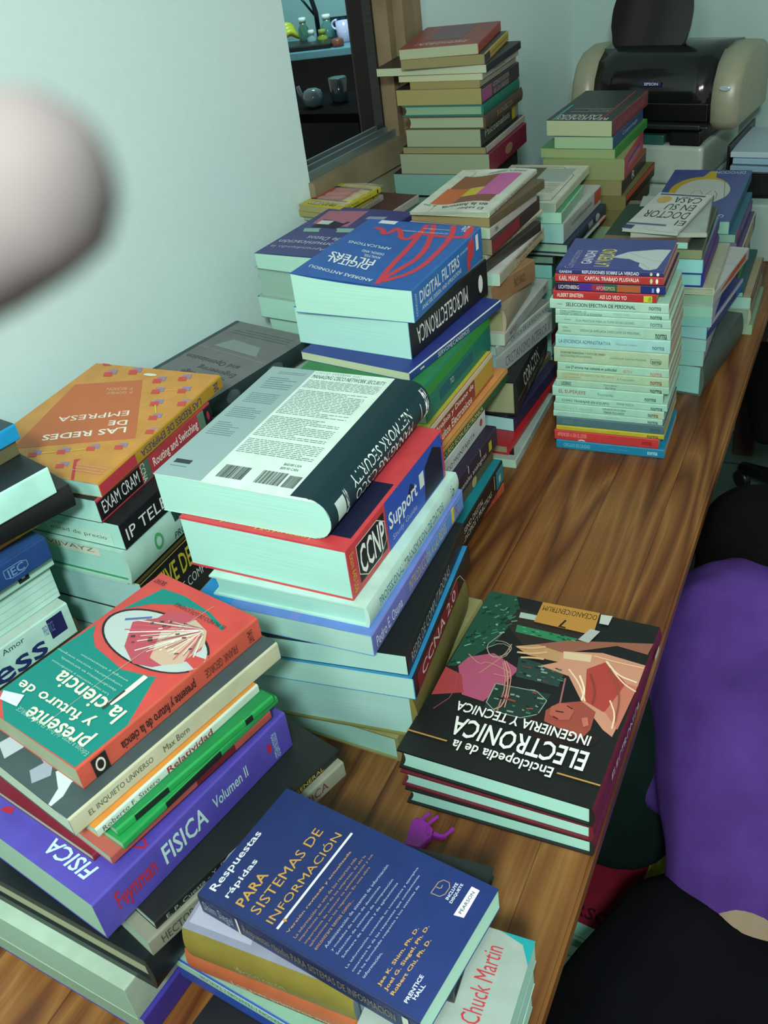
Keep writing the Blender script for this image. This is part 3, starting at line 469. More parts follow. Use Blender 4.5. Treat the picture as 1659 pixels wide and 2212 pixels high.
 {'g': 'paperbacks in the stack topped by the blue book with the white-robed figure', 'l': 'red paperback with a yellow sticker at the end of its spine', 'p': (-0.4387, 1.432, 0.2821), 'a': 2.5, 's': (0.1632, 0.142, 0.0149), 'c': '#a83030', 'sc': '#a83030', 'pg': '#b3a596', 'd': [('t', 's', '#e6d0c8', 'ALBERT EINSTEIN', 0.04, 0.3, 0.25, 0.7, 'b'), ('t', 's', '#e6d0c8', 'ASI LO VEO YO', 0.46, 0.72, 0.3, 0.75, 'b'), ('r', 's', '#b9c43c', 0.88, 0.96, 0.2, 0.9), ('t', 's', '#3a4a20', 'd8', 0.92, 0.95, 0.3, 0.8)]},
 {'g': 'paperbacks in the stack topped by the blue book with the white-robed figure', 'l': 'white paperback with bold black spine capitals, just under the red one with a sticker', 'p': (-0.444, 1.432, 0.2653), 'a': 2.5, 's': (0.1877, 0.142, 0.0168), 'c': '#9ecab4', 'sc': '#a2cdb8', 'pg': '#b3a596', 'd': [('t', 's', '#243a34', 'SELECCION EFECTIVA DE PERSONAL', 0.14, 0.73, 0.3, 0.68, 'b'), ('t', 's', '#46605a', 'norma', 0.84, 0.94, 0.35, 0.7, 'b'), ('r', 's', '#5a7a6e', 0.06, 0.11, 0.45, 0.5)]},
 {'g': 'paperbacks in the stack topped by the blue book with the white-robed figure', 'l': 'thin mint-spined paperback with two lines of black title at its left', 'p': (-0.4349, 1.432, 0.2548), 'a': 2.5, 's': (0.1798, 0.142, 0.0106), 'c': '#9ccab6', 'sc': '#9fcdb9', 'pg': '#b3a596', 'd': [('t', 's', '#2c4a44', 'COMO COMPRENDER LOS', 0.04, 0.28, 0.12, 0.45, 'b'), ('t', 's', '#2c4a44', 'CONCEPTOS BASICOS DE LA ECONOMIA', 0.04, 0.42, 0.5, 0.85, 'b'), ('t', 's', '#7fa498', 'CHARLES STAHL', 0.52, 0.66, 0.25, 0.6), ('t', 's', '#203430', 'norma', 0.84, 0.94, 0.4, 0.9, 'b')]},
 {'g': 'paperbacks in the stack topped by the blue book with the white-robed figure', 'l': 'mint-spined paperback with thin grey title, seventh from top in the white-spined stack', 'p': (-0.4351, 1.432, 0.2399), 'a': 2.5, 's': (0.1834, 0.142, 0.0149), 'c': '#98c8b6', 'sc': '#9bcab8', 'pg': '#b3a596', 'd': [('t', 's', '#4c7068', 'GUIA PRACTICA PARA LA TOMA DE DECISIONES', 0.18, 0.69, 0.4, 0.65), ('r', 's', '#4c7068', 0.08, 0.14, 0.45, 0.5), ('t', 's', '#3a5a54', 'norma', 0.83, 0.93, 0.4, 0.8)]},
 {'g': 'paperbacks in the stack topped by the blue book with the white-robed figure', 'l': 'mint-spined paperback set a little to the right, with a grey title and bold publisher word', 'p': (-0.431, 1.432, 0.2205), 'a': 2.5, 's': (0.1798, 0.142, 0.0194), 'c': '#98c4ae', 'sc': '#9bc7b0', 'pg': '#b3a596', 'd': [('t', 's', '#466a60', 'Quinta', 0.04, 0.09, 0.2, 0.4), ('t', 's', '#466a60', 'Conferencia', 0.04, 0.12, 0.5, 0.7), ('t', 's', '#4a6e64', 'GERENCIA AMPLIADA DIRECCION DE PERSONAL', 0.2, 0.74, 0.4, 0.62), ('t', 's', '#22403a', 'norma', 0.87, 0.97, 0.45, 0.9, 'b')]},
 {'g': 'paperbacks in the stack topped by the blue book with the white-robed figure', 'l': 'pale blue-spined paperback with dark blue capitals', 'p': (-0.4356, 1.432, 0.197), 'a': 2.5, 's': (0.185, 0.142, 0.0235), 'c': '#94cac2', 'sc': '#96ccc4', 'pg': '#b3a596', 'd': [('t', 's', '#235a78', 'LA EFICIENCIA ADMINISTRATIVA', 0.03, 0.49, 0.35, 0.62, 'b'), ('t', 's', '#5a8a8c', 'Manuel Uribe', 0.54, 0.72, 0.42, 0.55), ('t', 's', '#2c4a54', 'norma', 0.85, 0.95, 0.5, 0.75)]},
 {'g': 'paperbacks in the stack topped by the blue book with the white-robed figure', 'l': 'thick pale green-spined paperback with a small boxed mark at its right', 'p': (-0.4386, 1.432, 0.1698), 'a': 2.5, 's': (0.1865, 0.142, 0.0272), 'c': '#9dbc9c', 'sc': '#9fbe9e', 'pg': '#b3a596', 'd': [('t', 's', '#3a5444', 'DECISIONES FINANCIERAS Y COSTO DEL DINERO', 0.06, 0.46, 0.24, 0.38, 'b'), ('t', 's', '#3a5444', 'EN ECONOMIAS INFLACIONARIAS', 0.06, 0.34, 0.46, 0.6, 'b'), ('t', 's', '#5a7a60', 'Luis Fernando Gutierrez Marulanda', 0.5, 0.81, 0.4, 0.55), ('l', 's', '#3a5444', 0.0006, [(0.85, 0.4), (0.94, 0.4), (0.94, 0.75), (0.85, 0.75), (0.85, 0.4)]), ('t', 's', '#22382c', 'norma', 0.86, 0.935, 0.5, 0.7, 'b')]},
 {'g': 'paperbacks in the stack topped by the blue book with the white-robed figure', 'l': 'white-spined paperback whose black title begins with a larger number', 'p': (-0.4329, 1.432, 0.1543), 'a': 2.5, 's': (0.1825, 0.142, 0.0155), 'c': '#97c6ae', 'sc': '#99c8b0', 'pg': '#b3a596', 'd': [('t', 's', '#1f3c3c', 'Los 27 errores mas comunes en publicidad', 0.08, 0.54, 0.3, 0.75, 'b'), ('t', 's', '#b05a5a', 'RESTO X', 0.6, 0.68, 0.4, 0.75), ('t', 's', '#b05a54', 'norma', 0.84, 0.94, 0.5, 0.9)]},
 {'g': 'paperbacks in the stack topped by the blue book with the white-robed figure', 'l': 'yellowish-spined paperback with brown lettering in two lines', 'p': (-0.434, 1.432, 0.1374), 'a': 2.5, 's': (0.1842, 0.142, 0.0169), 'c': '#9abf9c', 'sc': '#9cc19e', 'pg': '#b3a596', 'd': [('t', 's', '#9a7a54', 'LA COMPANIA EXCELENTE MAS RECURSOS', 0.05, 0.52, 0.2, 0.45), ('t', 's', '#9a7a54', 'LOS GERENTES', 0.05, 0.22, 0.55, 0.8), ('t', 's', '#4c6a54', 'R. Tomas Jenkins', 0.55, 0.7, 0.4, 0.65), ('t', 's', '#8a2a34', 'norma', 0.84, 0.94, 0.45, 0.85, 'b')]},
 {'g': 'paperbacks in the stack topped by the blue book with the white-robed figure', 'l': 'thin mint-spined paperback with one short title, above the hand-lettered red title', 'p': (-0.436, 1.432, 0.1241), 'a': 2.5, 's': (0.1869, 0.142, 0.0133), 'c': '#92bea6', 'sc': '#94c0a8', 'pg': '#b3a596', 'd': [('t', 's', '#2c4a40', 'LIDERES', 0.05, 0.14, 0.25, 0.75, 'b'), ('t', 's', '#3c5a50', 'Warren Bennis', 0.43, 0.55, 0.2, 0.45), ('t', 's', '#3c5a50', 'Burt Nanus', 0.45, 0.54, 0.55, 0.85), ('t', 's', '#1d302a', 'norma', 0.84, 0.94, 0.45, 0.95, 'b')]},
 {'g': 'paperbacks in the stack topped by the blue book with the white-robed figure', 'l': 'white-spined paperback with a hand-lettered red title', 'p': (-0.4425, 1.432, 0.1049), 'a': 2.5, 's': (0.1849, 0.142, 0.0193), 'c': '#94cab4', 'sc': '#97ccb6', 'pg': '#b3a596', 'd': [('t', 's', '#8c3438', 'EL SUPERJEFE', 0.06, 0.31, 0.3, 0.75, 'i'), ('t', 's', '#4a7a74', 'Fournandes', 0.42, 0.56, 0.35, 0.65, 'i'), ('t', 's', '#2c443e', 'norma', 0.84, 0.94, 0.5, 0.8, 'b')]},
 {'g': 'paperbacks in the stack topped by the blue book with the white-robed figure', 'l': 'mint-spined paperback with a heavy black slanted title', 'p': (-0.4374, 1.432, 0.0913), 'a': 2.5, 's': (0.1872, 0.142, 0.0136), 'c': '#92c8b4', 'sc': '#94cab6', 'pg': '#b3a596', 'd': [('t', 's', '#15221f', 'COMO TRABAJAR EN EQUIPO', 0.06, 0.49, 0.35, 0.75, 'bi'), ('t', 's', '#4c706a', 'FRANK MOSCA', 0.56, 0.71, 0.25, 0.55), ('t', 's', '#2c443e', 'norma', 0.86, 0.96, 0.5, 0.9, 'b')]},
 {'g': 'paperbacks in the stack topped by the blue book with the white-robed figure', 'l': 'white-spined paperback with a faint pale title and beige sticker at its right end', 'p': (-0.4404, 1.432, 0.0761), 'a': 2.5, 's': (0.1857, 0.142, 0.0151), 'c': '#94c8b2', 'sc': '#96cab4', 'pg': '#b3a596', 'd': [('t', 's', '#7fb0a0', 'Ceros a la izquierda', 0.08, 0.36, 0.3, 0.8), ('t', 's', '#2a4a48', 'GERARDO MOSTERIN', 0.45, 0.66, 0.15, 0.4, 'b'), ('t', 's', '#2a4a48', 'TERESA FOLGADO', 0.46, 0.65, 0.55, 0.8, 'b'), ('p', 's', '#a5b894', [(0.88, 0.45), (0.91, 0.1), (0.98, 0.1), (0.98, 0.9), (0.92, 0.9)]), ('t', 's', '#2c443e', 'norma', 0.86, 0.95, 0.4, 0.8, 'b')]},
 {'g': 'paperbacks in the stack topped by the blue book with the white-robed figure', 'l': 'white-spined paperback with small grey two-line title, above the blue-grey spine', 'p': (-0.4415, 1.432, 0.0645), 'a': 2.5, 's': (0.1849, 0.142, 0.0116), 'c': '#94c4b4', 'sc': '#96c6b6', 'pg': '#b3a596', 'd': [('t', 's', '#7fa89c', 'AUTOPISTAS CHICAS DE LOS', 0.05, 0.33, 0.15, 0.4), ('t', 's', '#7fa89c', 'NEGOCIOS Y NAVEGACION', 0.03, 0.33, 0.5, 0.75), ('t', 's', '#7fa89c', 'Mauricio Diaz', 0.49, 0.62, 0.3, 0.6), ('t', 's', '#223a34', 'norma', 0.87, 0.96, 0.4, 0.8, 'b')]},
 {'g': 'paperbacks in the stack topped by the blue book with the white-robed figure', 'l': 'blue-grey spined paperback between the white spines and the yellow one', 'p': (-0.4362, 1.432, 0.0472), 'a': 2.5, 's': (0.1826, 0.142, 0.0174), 'c': '#41676c', 'sc': '#446a70', 'pg': '#b3a596', 'd': [('t', 's', '#5f8a92', 'NEGOCIOS', 0.06, 0.16, 0.3, 0.7), ('t', 's', '#2f5058', 'norma', 0.88, 0.97, 0.4, 0.8)]},
 {'g': 'paperbacks in the stack topped by the blue book with the white-robed figure', 'l': 'thin yellow-spined paperback between the blue-grey and red ones', 'p': (-0.4365, 1.432, 0.0375), 'a': 2.5, 's': (0.1836, 0.142, 0.0097), 'c': '#a9a42c', 'sc': '#aca730', 'pg': '#b3a596', 'd': [('t', 's', '#b58a24', 'CALIDAD Y CORAJE', 0.04, 0.25, 0.25, 0.75), ('t', 's', '#9a8a28', 'EL EQUIPO', 0.49, 0.6, 0.3, 0.7), ('t', 's', '#3a3a1c', 'norma', 0.85, 0.95, 0.35, 0.85, 'b')]},
 {'g': 'paperbacks in the stack topped by the blue book with the white-robed figure', 'l': 'red-spined paperback, second from the bottom of the white-spined stack', 'p': (-0.4403, 1.432, 0.0178), 'a': 2.5, 's': (0.1785, 0.142, 0.0197), 'c': '#b03434', 'sc': '#b43636', 'pg': '#b3a596', 'd': [('t', 's', '#d5948c', 'APRENDER A SER EL LIDER', 0.03, 0.32, 0.2, 0.6), ('t', 's', '#6c1c20', 'norma', 0.85, 0.94, 0.35, 0.7, 'b'), ('e', 's', '#d9c9c4', 0.27, 1.0, 0.04, 0.22)]},
 {'g': 'paperbacks in the stack topped by the blue book with the white-robed figure', 'l': 'bright blue-spined paperback at the bottom of the white-spined stack on the wood', 'p': (-0.4369, 1.432, 0.0), 'a': 2.5, 's': (0.186, 0.142, 0.0178), 'c': '#16789c', 'sc': '#187a9e', 'pg': '#b3a596', 'd': [('t', 's', '#6fc0d0', 'CIRCULOS DE CALIDAD', 0.07, 0.32, 0.3, 0.7), ('t', 's', '#4aa4bc', 'Mary Walton', 0.5, 0.68, 0.4, 0.6), ('t', 's', '#a9d5dc', 'norma', 0.85, 0.94, 0.35, 0.7, 'b')]},
 {'g': 'books in the stack behind the white-spined one, topped by a cream framed cover', 'l': 'cream paperback with a black-framed cover and dark picture, topmost of its stack', 'p': (-0.5311, 1.76, 0.3099), 'a': 89.7, 's': (0.235, 0.1661, 0.0172), 'c': '#bfc4b4', 'sc': '#b5ba9e', 'pg': '#8fa391', 'd': [('l', 'c', '#3a3c38', 0.0012, [(0.08, 0.06), (0.92, 0.06), (0.92, 0.94), (0.08, 0.94), (0.08, 0.06)]), ('r', 'c', '#57503c', 0.5, 0.9, 0.6, 0.92), ('r', 'c', '#9aa8a2', 0.12, 0.5, 0.55, 0.9), ('t', 'c', '#2c2e2c', 'SEI', 0.3, 0.5, 0.12, 0.17, 'b'), ('x', 'c', '#8f968a', 0.15, 0.8, 0.25, 0.5, 6)]},
 {'g': 'books in the stack behind the white-spined one, topped by a cream framed cover', 'l': 'thin mint-paged booklet with a green corner under the cream framed paperback', 'p': (-0.5189, 1.76, 0.2879), 'a': 91.0, 's': (0.16, 0.13, 0.022), 'c': '#3f8a62', 'sc': '#8fb8a0', 'pg': '#9cd0b8'},
 {'g': 'books in the stack behind the white-spined one, topped by a cream framed cover', 'l': 'thick white paperback with an orange spine end, third in the cream-topped stack', 'p': (-0.5164, 1.76, 0.2496), 'a': 87.4, 's': (0.235, 0.125, 0.0383), 'c': '#b5b9b4', 'sc': '#a9afac', 'pg': '#8ec4bc', 'd': [('r', 's', '#a8482c', 0.82, 1, 0, 0.75), ('t', 's', '#4c504e', 'La contabilidad para todos', 0.2, 0.75, 0.3, 0.6), ('t', 'c', '#2a2c2c', 'SILO', 0.15, 0.5, 0.2, 0.28, 'b'), ('t', 'c', '#2a2c2c', 'La mente', 0.1, 0.5, 0.32, 0.38)]},
 {'g': 'books in the stack behind the white-spined one, topped by a cream framed cover', 'l': 'dark blue-grey hardback with a photographic spine below the thick white paperback', 'p': (-0.5069, 1.76, 0.2287), 'a': 87.2, 's': (0.235, 0.135, 0.0209), 'c': '#26364a', 'sc': '#2a343c', 'pg': '#8db89e', 'hc': 1, 'd': [('r', 's', '#7c8688', 0.5, 0.62, 0.1, 0.6), ('e', 's', '#98a0a0', 0.75, 0.4, 0.06, 0.35), ('r', 's', '#14181c', 0.2, 0.45, 0.5, 0.95)]},
 {'g': 'books in the stack behind the white-spined one, topped by a cream framed cover', 'l': 'white-spined paperback with an orange end, below the photographic hardback', 'p': (-0.5034, 1.76, 0.2244), 'a': 86.6, 's': (0.225, 0.13, 0.0043), 'c': '#9aa5a0', 'sc': '#aab0aa', 'pg': '#86a896', 'd': [('r', 's', '#a8482c', 0.8, 1, 0, 0.8), ('t', 's', '#4c504e', 'CONTABILIDAD', 0.2, 0.72, 0.3, 0.7, 'b')]},
 {'g': 'books in the stack behind the white-spined one, topped by a cream framed cover', 'l': 'black-covered book with grey-green pages beside the white-robed cover', 'p': (-0.5355, 1.76, 0.2056), 'a': 91.0, 's': (0.21, 0.12, 0.0189), 'c': '#181d1c', 'sc': '#161a1a', 'pg': '#6f9482', 'hc': 1},
 {'g': 'books in the stack behind the white-spined one, topped by a cream framed cover', 'l': 'book with cyan pages under the black-covered one, behind the white-spined stack', 'p': (-0.5395, 1.76, 0.1781), 'a': 91.0, 's': (0.21, 0.12, 0.0275), 'c': '#3c6a62', 'sc': '#30524c', 'pg': '#7fc4b8'},
 {'g': 'books in the stack behind the white-spined one, topped by a cream framed cover', 'l': 'book with grey-mint pages, eighth in the cream-topped stack', 'p': (-0.54, 1.76, 0.154), 'a': 91.0, 's': (0.21, 0.12, 0.0241), 'c': '#6a9a86', 'sc': '#6a9a86', 'pg': '#82b6a0'},
 {'g': 'books in the stack behind the white-spined one, topped by a cream framed cover', 'l': 'book with pale mint pages, ninth in the cream-topped stack', 'p': (-0.5413, 1.76, 0.1216), 'a': 91.0, 's': (0.21, 0.12, 0.0323), 'c': '#88bca8', 'sc': '#88bca8', 'pg': '#7fbfa8'},
 {'g': 'books in the stack behind the white-spined one, topped by a cream framed cover', 'l': 'book with blue-green pages in the gap left of the white-spined stack', 'p': (-0.5419, 1.76, 0.0613), 'a': 91.0, 's': (0.21, 0.12, 0.0604), 'c': '#7fb4a8', 'sc': '#7fb4a8', 'pg': '#7cbcb0'},
 {'g': 'books in the stack behind the white-spined one, topped by a cream framed cover', 'l': 'book with a dark red cover edge behind the white-spined stack', 'p': (-0.543, 1.76, 0.0323), 'a': 91.0, 's': (0.21, 0.12, 0.0289), 'c': '#8c2a44', 'sc': '#8c2a44', 'pg': '#8ed0c4'},
 {'g': 'books in the stack behind the white-spined one, topped by a cream framed cover', 'l': 'paperback with white pages low behind the white-spined stack', 'p': (-0.5435, 1.76, 0.0096), 'a': 91.0, 's': (0.21, 0.12, 0.0228), 'c': '#a8d4cc', 'sc': '#a0c8c0', 'pg': '#90c8bc'},
 {'g': 'books in the stack behind the white-spined one, topped by a cream framed cover', 'l': 'book at the bottom of the cream-topped stack, behind the white-spined one', 'p': (-0.541, 1.76, 0.0), 'a': 91.0, 's': (0.21, 0.12, 0.0096), 'c': '#1c2022', 'sc': '#1c2022', 'pg': '#7fb0a0'},
 {'g': 'books in the stack topped by the tilted white medical booklet', 'l': 'thin white booklet with large serif title, lying askew on top of its stack', 'p': (-0.2898, 1.672, 0.3056), 'a': 82.8, 's': (0.2, 0.0995, 0.006), 'c': '#b5bcb8', 'sc': '#a9b2ae', 'pg': '#9fb0a4', 'd': [('t', 'c', '#2c3432', 'El', 0.02, 0.18, 0.16, 0.28), ('t', 'c', '#2c3432', 'DOCTOR', 0.08, 0.88, 0.32, 0.5), ('t', 'c', '#2c3432', 'EN SU', 0.1, 0.62, 0.54, 0.7), ('t', 'c', '#2c3432', 'CASA', 0.1, 0.6, 0.74, 0.9), ('e', 'c', '#b59a5a', 0.78, 0.8, 0.13, 0.1), ('r', 'c', '#2c4464', 0.0, 1, 0.0, 0.1), ('t', 'c', '#c9d4d4', 'MEDICINA NATURAL', 0.1, 0.8, 0.03, 0.08, 'b'), ('r', 'c', '#4a6478', 0.3, 1, 0.12, 0.16), ('r', 'c', '#4c5c6c', 0.1, 0.95, 0.93, 0.97)]},
 {'g': 'books in the stack topped by the tilted white medical booklet', 'l': 'grey-white book with dark patches under the askew booklet', 'p': (-0.245, 1.7, 0.2944), 'a': 96.0, 's': (0.2, 0.13, 0.0083), 'c': '#9aa49c', 'sc': '#5c6058', 'pg': '#98a898', 'd': [('r', 'c', '#22282a', 0.6, 1, 0.5, 0.7)]},
 {'g': 'books in the stack topped by the tilted white medical booklet', 'l': 'pinkish-brown patterned book with mint pages, third in the medical booklet stack', 'p': (-0.271, 1.672, 0.2824), 'a': 89.4, 's': (0.21, 0.15, 0.012), 'c': '#6f5c54', 'sc': '#3a3e38', 'pg': '#90ccb8', 'd': [('l', 'c', '#9a8a78', 0.001, [(0.1, 0.1), (0.6, 0.3), (0.9, 0.2)]), ('l', 'c', '#9a8a78', 0.001, [(0.1, 0.2), (0.5, 0.4), (0.9, 0.3)]), ('r', 'c', '#23382c', 0.7, 1, 0.1, 0.9)]},
 {'g': 'books in the stack topped by the tilted white medical booklet', 'l': 'olive-spined book with a dark green flowered cover edge', 'p': (-0.2455, 1.672, 0.2652), 'a': 93.0, 's': (0.225, 0.145, 0.0172), 'c': '#3a463c', 'sc': '#5d5c48', 'pg': '#7c8a64', 'd': [('e', 'c', '#a8a45c', 0.2, 0.75, 0.12, 0.08), ('e', 'c', '#c08a2c', 0.3, 0.3, 0.04, 0.03), ('r', 's', '#3c3c38', 0.3, 0.7, 0, 1)]},
 {'g': 'books in the stack topped by the tilted white medical booklet', 'l': 'purple-spined book with pale blue cover and aqua pages', 'p': (-0.2436, 1.672, 0.2402), 'a': 92.0, 's': (0.22, 0.13, 0.025), 'c': '#5c96ac', 'sc': '#5a3a78', 'pg': '#86c8c4', 'd': [('t', 's', '#8a6aa4', 'CUENTOS', 0.1, 0.6, 0.3, 0.7)]},
 {'g': 'books in the stack topped by the tilted white medical booklet', 'l': 'book wrapped in a navy and purple rounded cover, aqua pages', 'p': (-0.2426, 1.672, 0.2143), 'a': 92.0, 's': (0.2, 0.12, 0.0259), 'c': '#1f2a84', 'sc': '#5c3478', 'pg': '#82c4bc', 'hc': 1, 'd': [('r', 's', '#7a2438', 0.1, 0.9, 0.7, 0.98)]},
 {'g': 'books in the stack topped by the tilted white medical booklet', 'l': 'thin cream book under the navy-wrapped one', 'p': (-0.2221, 1.672, 0.2014), 'a': 92.0, 's': (0.22, 0.13, 0.0129), 'c': '#a4ae94', 'sc': '#a8a898', 'pg': '#96a88c', 'hc': 1},
 {'g': 'books in the stack topped by the tilted white medical booklet', 'l': 'book with a white spine and orange stripe, greenish pages', 'p': (-0.2227, 1.672, 0.1789), 'a': 83.2, 's': (0.235, 0.13, 0.0225), 'c': '#a9b0ae', 'sc': '#a4a8a8', 'pg': '#7fa890', 'd': [('p', 's', '#b4552a', [(0.15, 0.5), (0.5, 0.15), (0.9, 0.1), (0.9, 0.6), (0.5, 0.65)]), ('e', 's', '#1f1c1a', 0.68, 0.35, 0.012, 0.1)]},
 {'g': 'books in the stack topped by the tilted white medical booklet', 'l': 'book with mint pages below the orange-striped one', 'p': (-0.2218, 1.672, 0.1595), 'a': 92.0, 's': (0.23, 0.125, 0.0194), 'c': '#a0aab4', 'sc': '#a6aab8', 'pg': '#84bca4'},
 {'g': 'books in the stack topped by the tilted white medical booklet', 'l': 'book with blue-green pages, fourth from the bottom of the medical booklet stack', 'p': (-0.222, 1.672, 0.1404), 'a': 92.0, 's': (0.22, 0.125, 0.0192), 'c': '#9aa8b4', 'sc': '#a0a8b8', 'pg': '#74b4a8'},
 {'g': 'books in the stack topped by the tilted white medical booklet', 'l': 'book with a navy band along its pale spine', 'p': (-0.2278, 1.672, 0.115), 'a': 83.4, 's': (0.235, 0.12, 0.0254), 'c': '#28306c', 'sc': '#2c3470', 'pg': '#80bcb8', 'd': [('r', 's', '#1f6aa8', 0.8, 1, 0, 1), ('r', 's', '#a4a8b4', 0, 1, 0, 0.3)]},
 {'g': 'books in the stack topped by the tilted white medical booklet', 'l': 'white paperback below the navy-banded one', 'p': (-0.2284, 1.672, 0.0918), 'a': 91.0, 's': (0.24, 0.11, 0.0232), 'c': '#98a4a8', 'sc': '#9aa6a8', 'pg': '#80b8ac'},
 {'g': 'books in the stack topped by the tilted white medical booklet', 'l': 'white paperback with a dark blue spine edge, second from the bottom of its stack', 'p': (-0.2308, 1.672, 0.0617), 'a': 91.0, 's': (0.24, 0.11, 0.0301), 'c': '#98a4a8', 'sc': '#8c989c', 'pg': '#7cb8ac', 'd': [('r', 's', '#2c3a6c', 0, 1, 0.75, 1)]},
 {'g': 'books in the stack topped by the tilted white medical booklet', 'l': 'thick grey-green hardback at the bottom of the medical booklet stack, on the wood', 'p': (-0.232, 1.672, 0.0), 'a': 82.1, 's': (0.25, 0.13, 0.0617), 'c': '#4c5c58', 'sc': '#3c4a44', 'pg': '#86c4b8', 'hc': 1},
 {'g': 'books in the stack at the table edge, topped by the blue book with a yellow drop', 'l': 'blue paperback with a white drop ringed in yellow, topmost at the table edge', 'p': (-0.2402, 1.952, 0.2092), 'a': 90.6, 's': (0.33, 0.165, 0.0253), 'c': '#46528c', 'sc': '#2c5a78', 'pg': '#86b8a4', 'd': [('e', 'c', '#b59a34', 0.54, 0.56, 0.37, 0.29), ('p', 'c', '#b9a234', [(0.4, 0.8), (0.6, 0.8), (0.52, 0.97), (0.44, 0.97)]), ('e', 'c', '#b4bab4', 0.49, 0.55, 0.33, 0.25), ('l', 'c', '#5a6060', 0.0012, [(0.55, 0.3), (0.45, 0.45), (0.55, 0.6), (0.65, 0.45), (0.55, 0.3)]), ('l', 'c', '#5a6060', 0.0012, [(0.35, 0.3), (0.27, 0.45), (0.37, 0.6), (0.45, 0.45), (0.35, 0.3)]), ('l', 'c', '#5a6060', 0.0012, [(0.3, 0.85), (0.2, 0.45)]), ('t', 'c', '#c3cad0', 'DEVOCION', 0.069, 0.444, 0.916, 0.974), ('t', 'c', '#c3cad0', 'GURU', 0.1, 0.36, 0.06, 0.12)]},
 {'g': 'books in the stack at the table edge, topped by the blue book with a yellow drop', 'l': 'teal book with a small red spine panel under the yellow drop paperback', 'p': (-0.2268, 1.952, 0.1925), 'a': 91.0, 's': (0.26, 0.15, 0.0167), 'c': '#1c5c74', 'sc': '#205c70', 'pg': '#80a894', 'd': [('r', 's', '#b0444c', 0, 0.2, 0.0, 1)]},
 {'g': 'books in the stack at the table edge, topped by the blue book with a yellow drop', 'l': 'purple-spined book, third at the table edge', 'p': (-0.2245, 1.952, 0.1713), 'a': 91.0, 's': (0.26, 0.14, 0.0212), 'c': '#8a5aa0', 'sc': '#3c2460', 'pg': '#6a6a78', 'd': [('r', 's', '#7a4a94', 0.3, 0.9, 0, 0.3)]},
 {'g': 'books in the stack at the table edge, topped by the blue book with a yellow drop', 'l': 'purple book with a cream spine panel at the table edge', 'p': (-0.2148, 1.952, 0.1309), 'a': 91.0, 's': (0.25, 0.14, 0.0404), 'c': '#4a3a68', 'sc': '#b0a488', 'pg': '#7c8470', 'd': [('r', 's', '#4c3c70', 0, 0.3, 0, 1), ('r', 's', '#58487c', 0.9, 1, 0, 1)]},
 {'g': 'books in the stack at the table edge, topped by the blue book with a yellow drop', 'l': 'dark thin book under the cream-panelled purple one', 'p': (-0.2183, 1.952, 0.1095), 'a': 91.0, 's': (0.22, 0.13, 0.0214), 'c': '#20242c', 'sc': '#24242c', 'pg': '#5c6c60'},
 {'g': 'books in the stack at the table edge, topped by the blue book with a yellow drop', 'l': 'bright green-spined book at the table edge', 'p': (-0.2173, 1.952, 0.0908), 'a': 91.0, 's': (0.22, 0.12, 0.0188), 'c': '#3f8a34', 'sc': '#347c34', 'pg': '#88b8a4'},
 {'g': 'books in the stack at the table edge, topped by the blue book with a yellow drop', 'l': 'dark teal-spined book under the bright green one', 'p': (-0.2024, 1.952, 0.0809), 'a': 91.0, 's': (0.24, 0.13, 0.0098), 'c': '#285454', 'sc': '#284a50', 'pg': '#86b8a8'},
 {'g': 'books in the stack at the table edge, topped by the blue book with a yellow drop', 'l': 'white-paged book with a worn brown spine at the table edge', 'p': (-0.1864, 1.952, 0.0559), 'a': 91.0, 's': (0.22, 0.13, 0.025), 'c': '#a09478', 'sc': '#6c4c3c', 'pg': '#90c4b4', 'd': [('r', 's', '#b9ac90', 0.1, 0.9, 0.1, 0.4)]},
 {'g': 'books in the stack at the table edge, topped by the blue book with a yellow drop', 'l': 'greenish-paged hardback with a pale edge, second from the bottom at the table edge', 'p': (-0.1867, 1.952, 0.0221), 'a': 91.0, 's': (0.2, 0.12, 0.0339), 'c': '#9aa48c', 'sc': '#8c8474', 'pg': '#80a088', 'hc': 1},
 {'g': 'books in the stack at the table edge, topped by the blue book with a yellow drop', 'l': 'greenish book lowest at the table edge, on the wood', 'p': (-0.1782, 1.952, 0.0), 'a': 91.0, 's': (0.2, 0.12, 0.0221), 'c': '#7f9a7c', 'sc': '#7f9a7c', 'pg': '#86a888'},
 {'g': 'books in the tall far stack by the window frame', 'l': 'red and grey paperback on top of the tall far stack', 'p': (-0.72, 1.9, 0.5636), 'a': 98.2, 's': (0.225, 0.1589, 0.0191), 'c': '#8c4440', 'sc': '#9c4038', 'pg': '#93a082', 'd': [('r', 'c', '#75606a', 0.3, 0.75, 0.3, 0.95), ('x', 'c', '#c4a4a0', 0.15, 0.85, 0.1, 0.22, 3), ('t', 'c', '#cdb4ac', 'MEMORIA', 0.2, 0.8, 0.1, 0.2)], 'tilt': (-0.6, 0.3)},
 {'g': 'books in the tall far stack by the window frame', 'l': 'yellow-spined paperback, second in the tall far stack', 'p': (-0.7081, 1.9, 0.5446), 'a': 97.3, 's': (0.225, 0.17, 0.019), 'c': '#3a3a38', 'sc': '#b49a40', 'pg': '#7c7a54', 'd': [('r', 's', '#3a3c3c', 0, 0.2, 0, 1), ('l', 's', '#6a5a28', 0.0012, [(0.2, 0.5), (1, 0.5)])], 'tilt': (-0.3, 0.2)},
 {'g': 'books in the tall far stack by the window frame', 'l': 'wide black-covered book with pale pages jutting out left in the tall far stack', 'p': (-0.7054, 1.9, 0.5291), 'a': 91.0, 's': (0.22, 0.235, 0.0155), 'c': '#262224', 'sc': '#22242a', 'pg': '#a0ae92', 'd': [('p', 'c', '#35506c', [(0.6, 0.4), (0.9, 0.4), (0.8, 0.8)])]},
